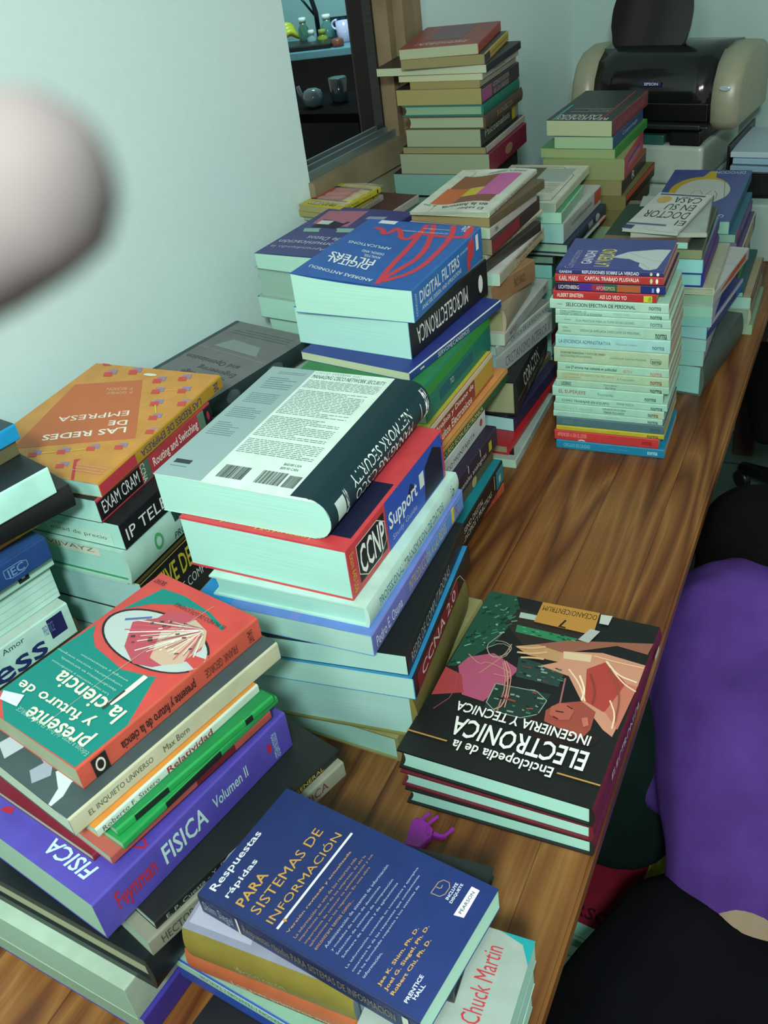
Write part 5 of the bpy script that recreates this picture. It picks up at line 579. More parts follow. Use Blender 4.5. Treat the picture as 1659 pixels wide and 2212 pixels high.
 {'g': 'books in the stack cut by the left frame edge', 'l': 'thick white business paperback with a big dark blue word on its spine', 'p': (-0.898, 0.3957, 0.129), 'a': 77.0, 's': (0.26, 0.19, 0.05), 'c': '#a4bcb0', 'sc': '#a8d0c4', 'pg': '#a4d0c4', 'd': [('t', 's', '#1c2c5c', 'Business', 0.02, 0.83, 0.32, 0.97, 'b'), ('t', 's', '#34444c', 'Daniel Amor', 0.48, 0.74, 0.08, 0.24), ('r', 's', '#1c2450', 0.87, 0.96, 0.1, 0.7), ('t', 's', '#5c6c94', 'PRENTICE', 0.84, 0.9, 0.2, 0.5)]},
 {'g': 'books in the stack cut by the left frame edge', 'l': 'pale brown book under the white business paperback', 'p': (-0.8982, 0.4533, 0.069), 'a': 80.0, 's': (0.22, 0.12, 0.06), 'c': '#8a7c64', 'sc': '#8a7c64', 'pg': '#a4c0b4'},
 {'g': 'books in the stack cut by the left frame edge', 'l': 'thick grey book at the foot of the stack at the left frame edge', 'p': (-0.8982, 0.4533, 0.0), 'a': 80.0, 's': (0.22, 0.12, 0.069), 'c': '#7c8c84', 'sc': '#7c8c84', 'pg': '#a4c0b4', 'hc': 1},
 {'g': 'books in the front left stack topped by the teal and red paperback', 'l': 'teal paperback with red border and an oval shell-like picture, topmost of the front left stack', 'p': (-0.5309, 0.3576, 0.2843), 'a': 77.0, 's': (0.2224, 0.143, 0.0257), 'c': '#b8443e', 'sc': '#b4503e', 'pg': '#8c9a80', 'd': [('p', 'c', '#0e7a70', [(0.019, 0.005), (0.011, 0.229), (-0.082, 0.607), (0.205, 0.495), (0.442, 0.456), (0.787, 0.488), (0.895, 0.532), (0.968, 0.585), (1.01, 0.389), (1.017, 0.096), (0.751, -0.017)]), ('p', 'c', '#0e7a70', [(0.935, 0.717), (0.845, 0.922), (0.714, 0.931), (-0.056, 0.991), (-0.039, 0.761), (-0.002, 0.802), (0.144, 0.859), (0.371, 0.905), (0.589, 0.881), (0.786, 0.819)]), ('e', 'c', '#1c1c1c', 0.47, 0.658, 0.488, 0.156), ('e', 'c', '#a8b8b4', 0.467, 0.657, 0.468, 0.146), ('p', 'c', '#a84854', [(0.603, 0.558), (0.754, 0.687), (0.627, 0.764), (0.605, 0.832), (0.452, 0.859), (0.305, 0.841), (0.168, 0.793), (0.105, 0.72), (0.135, 0.627), (0.274, 0.534), (0.417, 0.506)]), ('p', 'c', '#b8a08a', [(0.494, 0.712), (0.371, 0.846), (0.211, 0.819), (0.124, 0.754), (0.122, 0.619), (0.232, 0.564), (0.357, 0.569)]), ('l', 'c', '#7c5c58', 0.0013, [(0.273, 0.817), (0.541, 0.786)]), ('l', 'c', '#d0d0c8', 0.0005, [(0.28, 0.813), (0.534, 0.777)]), ('l', 'c', '#b06870', 0.0006, [(0.264, 0.817), (0.545, 0.769)]), ('l', 'c', '#7c5c58', 0.0008, [(0.252, 0.821), (0.684, 0.734)]), ('l', 'c', '#c8cfc0', 0.0013, [(0.265, 0.814), (0.727, 0.708)]), ('l', 'c', '#7c5c58', 0.0013, [(0.257, 0.814), (0.628, 0.718)]), ('l', 'c', '#c05060', 0.0012, [(0.246, 0.817), (0.726, 0.676)]), ('l', 'c', '#7c5c58', 0.0005, [(0.255, 0.812), (0.592, 0.702)]), ('l', 'c', '#c05060', 0.0015, [(0.266, 0.807), (0.74, 0.633)]), ('l', 'c', '#d0d0c8', 0.0015, [(0.247, 0.813), (0.7, 0.627)]), ('l', 'c', '#b06870', 0.0007, [(0.255, 0.806), (0.558, 0.67)]), ('l', 'c', '#c8cfc0', 0.0009, [(0.266, 0.801), (0.586, 0.642)]), ('l', 'c', '#c8cfc0', 0.0009, [(0.236, 0.811), (0.502, 0.664)]), ('l', 'c', '#d0d0c8', 0.0012, [(0.258, 0.801), (0.566, 0.611)]), ('l', 'c', '#7c5c58', 0.0008, [(0.24, 0.806), (0.49, 0.633)]), ('l', 'c', '#8c3444', 0.0013, [(0.249, 0.8), (0.467, 0.633)]), ('l', 'c', '#c8cfc0', 0.0015, [(0.225, 0.808), (0.506, 0.564)]), ('l', 'c', '#d0d0c8', 0.0014, [(0.234, 0.803), (0.433, 0.607)]), ('l', 'c', '#c8cfc0', 0.001, [(0.233, 0.802), (0.424, 0.586)]), ('l', 'c', '#c05060', 0.0006, [(0.243, 0.795), (0.413, 0.572)]), ('l', 'c', '#8c3444', 0.0009, [(0.225, 0.801), (0.328, 0.642)]), ('l', 'c', '#7c5c58', 0.001, [(0.227, 0.799), (0.3, 0.659)]), ('l', 'c', '#d5c8b0', 0.0014, [(0.234, 0.795), (0.298, 0.635)]), ('l', 'c', '#c8cfc0', 0.0007, [(0.214, 0.801), (0.263, 0.628)]), ('l', 'c', '#c05060', 0.0009, [(0.227, 0.793), (0.251, 0.663)]), ('l', 'c', '#d5c8b0', 0.0013, [(0.24, 0.787), (0.249, 0.643)]), ('l', 'c', '#b06870', 0.0007, [(0.217, 0.794), (0.21, 0.632)]), ('l', 'c', '#c05060', 0.0013, [(0.229, 0.788), (0.201, 0.613)]), ('l', 'c', '#8c3444', 0.0005, [(0.206, 0.795), (0.167, 0.65)]), ('l', 'c', '#d5c8b0', 0.001, [(0.227, 0.785), (0.179, 0.66)]), ('l', 'c', '#b06870', 0.0005, [(0.214, 0.788), (0.163, 0.685)]), ('l', 'c', '#c05060', 0.0016, [(0.215, 0.786), (0.118, 0.631)]), ('l', 'c', '#7c5c58', 0.001, [(0.216, 0.785), (0.137, 0.68)]), ('l', 'c', '#c8cfc0', 0.0014, [(0.2, 0.788), (0.097, 0.67)]), ('l', 'c', '#5c2c34', 0.002, [(0.517, 0.648), (0.492, 0.66)]), ('l', 'c', '#d5d0c0', 0.002, [(0.356, 0.624), (0.343, 0.632)]), ('l', 'c', '#5c2c34', 0.0021, [(0.407, 0.797), (0.388, 0.807)]), ('l', 'c', '#3a3030', 0.0022, [(0.625, 0.722), (0.607, 0.732)]), ('l', 'c', '#3a3030', 0.0024, [(0.573, 0.751), (0.552, 0.762)]), ('l', 'c', '#3a3030', 0.0017, [(0.377, 0.729), (0.354, 0.741)]), ('l', 'c', '#3a3030', 0.0022, [(0.184, 0.694), (0.165, 0.704)]), ('l', 'c', '#3a3030', 0.0017, [(0.589, 0.591), (0.574, 0.599)]), ('l', 'c', '#3a3030', 0.0024, [(0.503, 0.638), (0.488, 0.646)]), ('l', 'c', '#3a3030', 0.0015, [(0.236, 0.64), (0.213, 0.652)]), ('l', 'c', '#3a3030', 0.0021, [(0.31, 0.728), (0.285, 0.74)]), ('l', 'c', '#3a3030', 0.0021, [(0.526, 0.735), (0.502, 0.747)]), ('l', 'c', '#d5d0c0', 0.0026, [(0.286, 0.653), (0.275, 0.66)]), ('l', 'c', '#d5d0c0', 0.0022, [(0.343, 0.648), (0.33, 0.656)]), ('l', 'c', '#dcdcd0', 0.0023, [(0.368, 0.761), (0.356, 0.769)]), ('l', 'c', '#5c2c34', 0.0013, [(0.487, 0.745), (0.468, 0.755)]), ('l', 'c', '#dcdcd0', 0.0014, [(0.528, 0.715), (0.505, 0.727)]), ('l', 'c', '#dcdcd0', 0.0018, [(0.262, 0.735), (0.247, 0.743)]), ('l', 'c', '#5c2c34', 0.0028, [(0.51, 0.772), (0.497, 0.779)]), ('l', 'c', '#3a3030', 0.0028, [(0.64, 0.615), (0.617, 0.627)]), ('l', 'c', '#dcdcd0', 0.0017, [(0.342, 0.685), (0.324, 0.694)]), ('l', 'c', '#3a3030', 0.0027, [(0.497, 0.637), (0.473, 0.649)]), ('l', 'c', '#4c5c94', 0.003, [(0.819, 0.678), (0.664, 0.751)]), ('l', 'c', '#d5d5c4', 0.006, [(0.238, 0.483), (0.237, 0.369), (0.25, 0.295)]), ('l', 'c', '#3c2c28', 0.0025, [(0.257, 0.379), (0.257, 0.26)]), ('l', 'c', '#a09c94', 0.0006, [(0.473, -0.013), (0.465, 0.448), (0.356, 0.955)]), ('q', 'c', '#cfd2bc', 'presente', (0.103, 0.073), (0.569, -0.023), (0.002, 0.09), 'b'), ('q', 'c', '#cfd2bc', 'y futuro de', (0.205, 0.152), (0.733, -0.018), (0.016, 0.07), 'b'), ('q', 'c', '#cfd2bc', 'la ciencia', (0.095, 0.225), (0.686, 0.011), (-0.0, 0.083), 'b'), ('q', 'c', '#9cc4b4', 'Los mas recientes y asombrosos', (0.322, 0.32), (0.608, 0.002), (0.003, 0.014)), ('q', 'c', '#9cc4b4', 'descubrimientos en astronomia,', (0.308, 0.351), (0.594, 0.003), (0.003, 0.014)), ('q', 'c', '#9cc4b4', 'computadoras, recursos energeticos', (0.3, 0.382), (0.728, 0.0), (0.003, 0.014)), ('q', 'c', '#9cc4b4', 'energia y alimentacion', (0.306, 0.415), (0.491, -0.001), (0.003, 0.014)), ('t', 'c', '#7fb0a0', 'Edicion a cargo del Prof. FRANK GEORGE', 0.03, 0.75, 0.06, 0.09, 'i'), ('t', 'c', '#0a3c3c', 'EL MUNDO DE LOS JOVENES', 0.12, 0.62, 0.86, 0.89, 'b'), ('t', 'c', '#5c1c1c', 'SALVAT', 0.86, 0.97, 0.93, 0.96, 'b'), ('p', 'c', '#c3ccd0', [(0.931, 0.06), (0.978, 0.099), (0.814, 0.131), (0.769, 0.073)]), ('t', 's', '#2c1c1a', 'presente y futuro de la ciencia', 0.2, 0.6, 0.2, 0.8, 'rb'), ('t', 's', '#5c2c24', 'FRANK GEORGE', 0.66, 0.85, 0.3, 0.7, 'r'), ('r', 's', '#1c1a1a', 0.06, 0.13, 0.1, 0.9), ('e', 's', '#c4c4b4', 0.095, 0.5, 0.022, 0.3), ('e', 's', '#1c1a1a', 0.095, 0.5, 0.015, 0.2), ('t', 's', '#2c1c1a', 'SALVAT', 0.92, 0.95, 0.2, 0.8, 'v')]},
 {'g': 'books in the front left stack topped by the teal and red paperback', 'l': 'cream-spined paperback with a black and white cover under the teal one', 'p': (-0.5232, 0.327, 0.2622), 'a': 76.0, 's': (0.2527, 0.18, 0.0222), 'c': '#3a4a4c', 'sc': '#aeb497', 'pg': '#9cb8a4', 'd': [('r', 'c', '#14161a', 0, 1, 0, 0.42), ('p', 'c', '#b4c0c4', [(0, 0.0), (0.16, 0.0), (0.2, 0.06), (0.3, 0.1), (0.26, 0.16), (0.34, 0.2), (0.22, 0.24), (0.12, 0.3), (0, 0.42)]), ('p', 'c', '#8c96a4', [(0.34, 0.02), (0.42, 0.05), (0.4, 0.1), (0.52, 0.12), (0.44, 0.18), (0.36, 0.12), (0.3, 0.08)]), ('p', 'c', '#a4aeb4', [(0.6, 0.03), (0.72, 0.06), (0.7, 0.12), (0.8, 0.2), (0.64, 0.18), (0.58, 0.1)]), ('r', 'c', '#7c8494', 0, 0.12, 0.44, 0.52), ('r', 'c', '#0e6c5c', 0.0, 0.5, 0.86, 0.98), ('r', 'c', '#131517', 0, 0.15, 0.4, 0.8), ('t', 's', '#4c503e', 'EL INQUIETO UNIVERSO', 0.07, 0.35, 0.3, 0.65), ('t', 's', '#4c503e', 'Max Born', 0.4, 0.52, 0.3, 0.65, 'i')]},
 {'g': 'books in the front left stack topped by the teal and red paperback', 'l': 'thin orange and white paperback with red slanted spine word', 'p': (-0.5115, 0.3386, 0.2512), 'a': 77.0, 's': (0.2, 0.16, 0.011), 'c': '#c08034', 'sc': '#b4ccbc', 'pg': '#98b8a4', 'd': [('t', 's', '#40504c', 'Roberto F. Sistero', 0.03, 0.35, 0.25, 0.75, 'i'), ('t', 's', '#8c2c34', 'Relatividad', 0.4, 0.68, 0.15, 0.85, 'b')]},
 {'g': 'books in the front left stack topped by the teal and red paperback', 'l': 'green and black covered booklet, upper of two in the front left stack', 'p': (-0.502, 0.3503, 0.2422), 'a': 74.6, 's': (0.19, 0.16, 0.009), 'c': '#1c7c44', 'sc': '#24994c', 'pg': '#8cac98', 'd': [('r', 'c', '#14201c', 0, 0.6, 0.3, 0.6), ('r', 's', '#14201c', 0.1, 0.3, 0, 1), ('r', 's', '#14201c', 0.8, 0.85, 0, 1)]},
 {'g': 'books in the front left stack topped by the teal and red paperback', 'l': 'green and black covered booklet, lower of two in the front left stack', 'p': (-0.4951, 0.3458, 0.2332), 'a': 78.0, 's': (0.2, 0.16, 0.009), 'c': '#1c8c48', 'sc': '#209048', 'pg': '#8cac98', 'd': [('r', 's', '#14201c', 0.25, 0.6, 0, 1)]},
 {'g': 'books in the front left stack topped by the teal and red paperback', 'l': 'salmon-red booklet above the purple physics volume', 'p': (-0.5033, 0.335, 0.2222), 'a': 76.4, 's': (0.2, 0.17, 0.011), 'c': '#a0584c', 'sc': '#9c4c44', 'pg': '#88a894', 'd': [('r', 's', '#5c1c24', 0.5, 0.75, 0, 1)]},
 {'g': 'books in the front left stack topped by the teal and red paperback', 'l': 'thin dark red booklet lying on the purple physics volume', 'p': (-0.5272, 0.3356, 0.2142), 'a': 79.0, 's': (0.2, 0.17, 0.008), 'c': '#6c1c2c', 'sc': '#702030', 'pg': '#88a894', 'd': [('l', 'c', '#c4a8a4', 0.001, [(0.05, 0.6), (0.3, 0.95)])]},
 {'g': 'books in the front left stack topped by the teal and red paperback', 'l': 'large purple physics volume with white slanted title, middle of the front left stack', 'p': (-0.5015, 0.2996, 0.1645), 'a': 79.0, 's': (0.2518, 0.205, 0.0497), 'c': '#4a42a0', 'sc': '#4e48a8', 'pg': '#84ac98', 'd': [('q', 'c', '#b4d8d4', 'FISICA', (0.131, 0.05), (0.293, 0.0), (-0.014, 0.063), 'bi'), ('p', 'c', '#9c2434', [(0.777, 0.081), (0.767, 0.101), (0.72, 0.117), (0.706, 0.091), (0.747, 0.081)]), ('p', 'c', '#9c2434', [(0.0, 0.2), (0.12, 0.22), (0.02, 0.26), (0.14, 0.3), (0, 0.33)]), ('t', 's', '#a82838', 'Feynman', 0.08, 0.26, 0.2, 0.8, 'bi'), ('t', 's', '#b4d8d4', 'FISICA', 0.3, 0.52, 0.22, 0.72, 'bi'), ('t', 's', '#a4c8cc', 'Volumen II', 0.56, 0.75, 0.3, 0.6, 'bi'), ('t', 's', '#a4c8cc', 'ADDISON-WESLEY', 0.9, 0.93, 0.2, 0.9, 'v'), ('r', 's', '#a82838', 0.87, 0.89, 0.35, 0.6)]},
 {'g': 'books in the front left stack topped by the teal and red paperback', 'l': 'black chemistry paperback with yellow spine letters under the purple volume', 'p': (-0.4716, 0.3272, 0.1538), 'a': 74.0, 's': (0.24, 0.18, 0.0107), 'c': '#181e1e', 'sc': '#161a1a', 'pg': '#88ac98', 'd': [('t', 's', '#a8a43c', 'QUIMICA GENERAL', 0.55, 0.9, 0.2, 0.8, 'b'), ('t', 's', '#98a09c', 'E. P. Cuesta - Y. D. Parisi', 0.05, 0.45, 0.25, 0.75)]},
 {'g': 'books in the front left stack topped by the teal and red paperback', 'l': 'grey-spined chemistry book with dark capitals under the black one', 'p': (-0.4722, 0.3138, 0.1326), 'a': 73.0, 's': (0.25, 0.19, 0.0212), 'c': '#7c8474', 'sc': '#848a78', 'pg': '#88ac98', 'd': [('t', 's', '#3c443c', 'HECTOR FERNANDEZ SERVENTI', 0.05, 0.6, 0.25, 0.75), ('t', 's', '#6c2c3c', 'QUIMICA', 0.66, 0.9, 0.2, 0.8, 'b')]},
 {'g': 'books in the front left stack topped by the teal and red paperback', 'l': 'black hardback with heavy boards, low in the front left stack', 'p': (-0.478, 0.307, 0.0867), 'a': 85.0, 's': (0.25, 0.31, 0.0459), 'c': '#131c20', 'tb': 0.011, 'sc': '#131b1c', 'pg': '#8a9a7c', 'hc': 2},
 {'g': 'books in the front left stack topped by the teal and red paperback', 'l': 'light-spined thick book under the black hardback, low in the front left stack', 'p': (-0.5064, 0.2942, 0.0336), 'a': 85.0, 's': (0.25, 0.31, 0.0532), 'c': '#9cb8a4', 'sc': '#a4bca8', 'pg': '#84a894'},
 {'g': 'books in the front left stack topped by the teal and red paperback', 'l': 'second purple volume at the foot of the front left stack', 'p': (-0.5023, 0.2958, 0.0), 'a': 85.0, 's': (0.26, 0.3, 0.0336), 'c': '#3a349c', 'sc': '#3c3490', 'pg': '#7c9c88', 'd': [('t', 's', '#b4d0d4', 'FISICA', 0.3, 0.6, 0.2, 0.8, 'bi'), ('r', 's', '#8c2430', 0.62, 0.8, 0.3, 0.6)]},
 {'g': 'books in the front middle stack topped by the dark blue paperback', 'l': 'dark blue paperback with white and orange lettering, lying diagonally at the front', 'p': (-0.4365, 0.3523, 0.163), 'a': -8.2, 's': (0.2274, 0.1293, 0.027), 'c': '#182c64', 'sc': '#13244c', 'pg': '#b0e0cc', 'd': [('p', 'c', '#d5dde0', [(0.698, 0.905), (0.932, 0.907), (0.93, 0.941), (0.712, 0.943)]), ('l', 'c', '#dfe4e8', 0.0022, [(0.066, 0.366), (0.901, 0.375)]), ('p', 'c', '#c4944c', [(0.14, 0.36), (0.155, 0.37), (0.14, 0.38), (0.125, 0.37)]), ('l', 'c', '#a08878', 0.0007, [(0.763, 0.787), (0.886, 0.79), (0.886, 0.838), (0.77, 0.835), (0.763, 0.787)]), ('l', 'c', '#a08878', 0.0007, [(0.818, 0.792), (0.82, 0.811), (0.85, 0.809)]), ('q', 'c', '#d5dce4', 'Respuestas', (0.074, 0.026), (0.521, -0.007), (0.002, 0.042), 'b'), ('q', 'c', '#d5dce4', 'rápidas', (0.079, 0.096), (0.325, -0.002), (0.001, 0.033), 'b'), ('q', 'c', '#c09a4c', 'PARA', (0.075, 0.158), (0.277, -0.002), (0.002, 0.041), 'b'), ('q', 'c', '#c09a4c', 'SISTEMAS DE', (0.079, 0.227), (0.735, 0.001), (0.002, 0.042), 'b'), ('q', 'c', '#c09a4c', 'INFORMACIÓN', (0.074, 0.299), (0.778, 0.006), (0.002, 0.041), 'b'), ('q', 'c', '#b8946c', 'Versión revisada y actualizada', (0.075, 0.403), (0.697, 0.01), (0.001, 0.013), 'b'), ('q', 'c', '#c09a4c', 'Jae K. Shim, Ph. D.', (0.073, 0.803), (0.439, 0.007), (0.001, 0.017), 'b'), ('q', 'c', '#c09a4c', 'Joel G. Siegel, Ph. D.', (0.068, 0.832), (0.487, 0.007), (0.001, 0.017), 'b'), ('q', 'c', '#c09a4c', 'Robert Chi, Ph. D.', (0.066, 0.86), (0.413, 0.011), (0.001, 0.017), 'b'), ('q', 'c', '#ccd4dc', 'PRENTICE', (0.066, 0.915), (0.192, -0.0), (0.001, 0.015), 'b'), ('q', 'c', '#ccd4dc', 'HALL', (0.107, 0.933), (0.105, 0.005), (0.001, 0.015), 'b'), ('q', 'c', '#2a3a5c', 'PEARSON', (0.726, 0.915), (0.177, 0.002), (-0.001, 0.014), 'b'), ('q', 'c', '#ccd4dc', 'INCLUYE', (0.772, 0.846), (0.135, 0.001), (-0.001, 0.013), 'b'), ('q', 'c', '#ccd4dc', 'DISQUETE', (0.761, 0.866), (0.157, -0.0), (-0.001, 0.013), 'b'), ('q', 'c', '#b08c64', 'La información es uno de los recursos más', (0.071, 0.438), (0.675, 0.01), (0.001, 0.012), ''), ('q', 'c', '#b08c64', 'importantes dentro de las empresas, de ahi la', (0.071, 0.461), (0.721, 0.014), (0.001, 0.012), ''), ('q', 'c', '#b08c64', 'importancia de conocer su administración y sus', (0.073, 0.486), (0.749, 0.011), (0.001, 0.012), ''), ('q', 'c', '#b08c64', 'aplicaciones en los negocios. En esta obra', (0.072, 0.508), (0.659, 0.01), (0.001, 0.012), ''), ('q', 'c', '#b08c64', 'encontrara temas como...', (0.071, 0.532), (0.402, 0.007), (0.001, 0.012), ''), ('q', 'c', '#a8b4cc', 'Administración de sistemas de información', (0.113, 0.56), (0.69, 0.014), (0.001, 0.012), ''), ('q', 'c', '#a8b4cc', 'y modelos de toma de decisiones', (0.117, 0.587), (0.525, 0.012), (0.0, 0.012), ''), ('q', 'c', '#a8b4cc', 'Selección de sistemas de computación', (0.112, 0.612), (0.615, 0.014), (0.001, 0.012), ''), ('q', 'c', '#a8b4cc', 'Software de sistema y de aplicaciones', (0.112, 0.637), (0.607, 0.013), (0.001, 0.012), ''), ('q', 'c', '#a8b4cc', 'La información contenida en conceptos y ejemplos', (0.068, 0.671), (0.814, 0.013), (0.001, 0.011), ''), ('q', 'c', '#a8b4cc', 'concretos le da las respuestas que comúnmente', (0.069, 0.697), (0.768, 0.009), (0.001, 0.011), ''), ('q', 'c', '#a8b4cc', 'se ha formulado respecto a los sistemas de', (0.07, 0.719), (0.699, 0.009), (0.001, 0.011), ''), ('q', 'c', '#a8b4cc', 'información.', (0.069, 0.743), (0.191, 0.006), (0.001, 0.011), ''), ('t', 's', '#6c6c58', 'Respuestas rápidas PARA SISTEMAS DE INFORMACION', 0.22, 0.9, 0.25, 0.75), ('r', 's', '#c4ccc4', 0.19, 0.2, 0.1, 0.9), ('t', 's', '#7c94a4', 'Shim Siegel', 0.02, 0.17, 0.2, 0.8), ('r', 's', '#a4b49c', 0.93, 0.955, 0.1, 0.9)]},
 {'g': 'books in the front middle stack topped by the dark blue paperback', 'l': 'black hardback jutting out behind the dark blue paperback', 'p': (-0.2885, 0.358, 0.148), 'a': 3.9, 's': (0.085, 0.12, 0.015), 'c': '#1c2424', 'sc': '#1a2020', 'pg': '#a8d4c0', 'hc': 1},
 {'g': 'books in the front middle stack topped by the dark blue paperback', 'l': 'book with a rounded olive spine and a picture cover under the dark blue paperback', 'p': (-0.4468, 0.3333, 0.118), 'a': 0.6, 's': (0.168, 0.13, 0.045), 'c': '#8c94a8', 'sc': '#7c7834', 'pg': '#a0c8b4', 'hc': 1, 'd': [('p', 'c', '#a8b0c4', [(0.05, 0.02), (0.6, 0.02), (0.6, 0.3), (0.05, 0.4)]), ('e', 'c', '#b8403c', 0.25, 0.22, 0.03, 0.02), ('e', 'c', '#c4a04c', 0.15, 0.32, 0.06, 0.03), ('e', 'c', '#2c8ca8', 0.2, 0.22, 0.02, 0.03), ('t', 's', '#a8a474', 'Mecanica cuantica', 0.3, 0.6, 0.5, 0.8)]},
 {'g': 'books in the front middle stack topped by the dark blue paperback', 'l': 'book with a rounded orange spine lettered in white at the front', 'p': (-0.4591, 0.337, 0.084), 'a': -0.1, 's': (0.19, 0.1, 0.034), 'c': '#1a2020', 'sc': '#a8603c', 'pg': '#a0c8b4', 'hc': 1, 'd': [('t', 's', '#d0c0a8', 'Los tres primeros minutos', 0.25, 0.9, 0.55, 0.85), ('r', 's', '#1a1c1c', 0.35, 1, 0.88, 1), ('l', 's', '#a8b434', 0.0012, [(0.4, 0.98), (0.45, 0.9), (0.5, 0.98), (0.55, 0.9), (0.6, 0.98), (0.65, 0.9), (0.7, 0.98), (0.75, 0.9), (0.8, 0.98)])]},
 {'g': 'books in the front middle stack topped by the dark blue paperback', 'l': 'blue-spined book with a pale strip of small author names at the bottom frame edge', 'p': (-0.4823, 0.339, 0.052), 'a': -6.7, 's': (0.2, 0.12, 0.032), 'c': '#7aa894', 'sc': '#24489c', 'pg': '#a0c8b4', 'd': [('r', 's', '#8cbca8', 0, 1, 0, 0.38), ('t', 's', '#2c4444', 'ANDERSON / TENTORI / TAYLOR', 0.15, 0.7, 0.1, 0.28, 'r'), ('t', 's', '#8c3444', 'FISICA', 0.75, 0.9, 0.08, 0.3, 'r')]},
 {'g': 'books in the front middle stack topped by the dark blue paperback', 'l': 'grey-covered book with red lettering and a teal edge in the front middle stack', 'p': (-0.2678, 0.2439, 0.118), 'a': 1.9, 's': (0.115, 0.19, 0.03), 'c': '#8c9c94', 'sc': '#8a9a92', 'pg': '#a8dccc', 'd': [('p', 'c', '#1c8a8c', [(0.965, 0.921), (0.999, 0.741), (0.999, 1.003), (0.724, 1.036), (0.878, 1.033)]), ('t', 'c', '#a8323c', 'Chuck Martin', 0.559, 0.922, 0.659, 0.799, 'b')]},
 {'g': 'books in the front middle stack topped by the dark blue paperback', 'l': 'dark starry-covered book at the foot of the front middle stack', 'p': (-0.45, 0.28, 0.0), 'a': -7.0, 's': (0.15, 0.15, 0.052), 'c': '#12161e', 'sc': '#141822', 'pg': '#8cb4a4', 'd': [('e', 's', '#c4ccc8', 0.2, 0.3, 0.006, 0.05), ('e', 's', '#c4ccc8', 0.3, 0.6, 0.005, 0.04), ('e', 's', '#a8c0c4', 0.12, 0.7, 0.006, 0.05), ('r', 's', '#4c5430', 0, 0.12, 0, 1)]},
 {'g': 'books in the front middle stack topped by the dark blue paperback', 'l': 'pale book with white page edges under the grey and teal one at the front', 'p': (-0.2708, 0.2541, 0.068), 'a': 2.5, 's': (0.115, 0.185, 0.05), 'c': '#a8c4b4', 'sc': '#a8c4b4', 'pg': '#a8dccc'},
 {'g': 'books in the front middle stack topped by the dark blue paperback', 'l': 'thick plain book at the foot of the front middle stack on its right side', 'p': (-0.2783, 0.2749, 0.0), 'a': 1.2, 's': (0.11, 0.18, 0.068), 'c': '#8ca498', 'sc': '#8ca498', 'pg': '#a8dccc'},
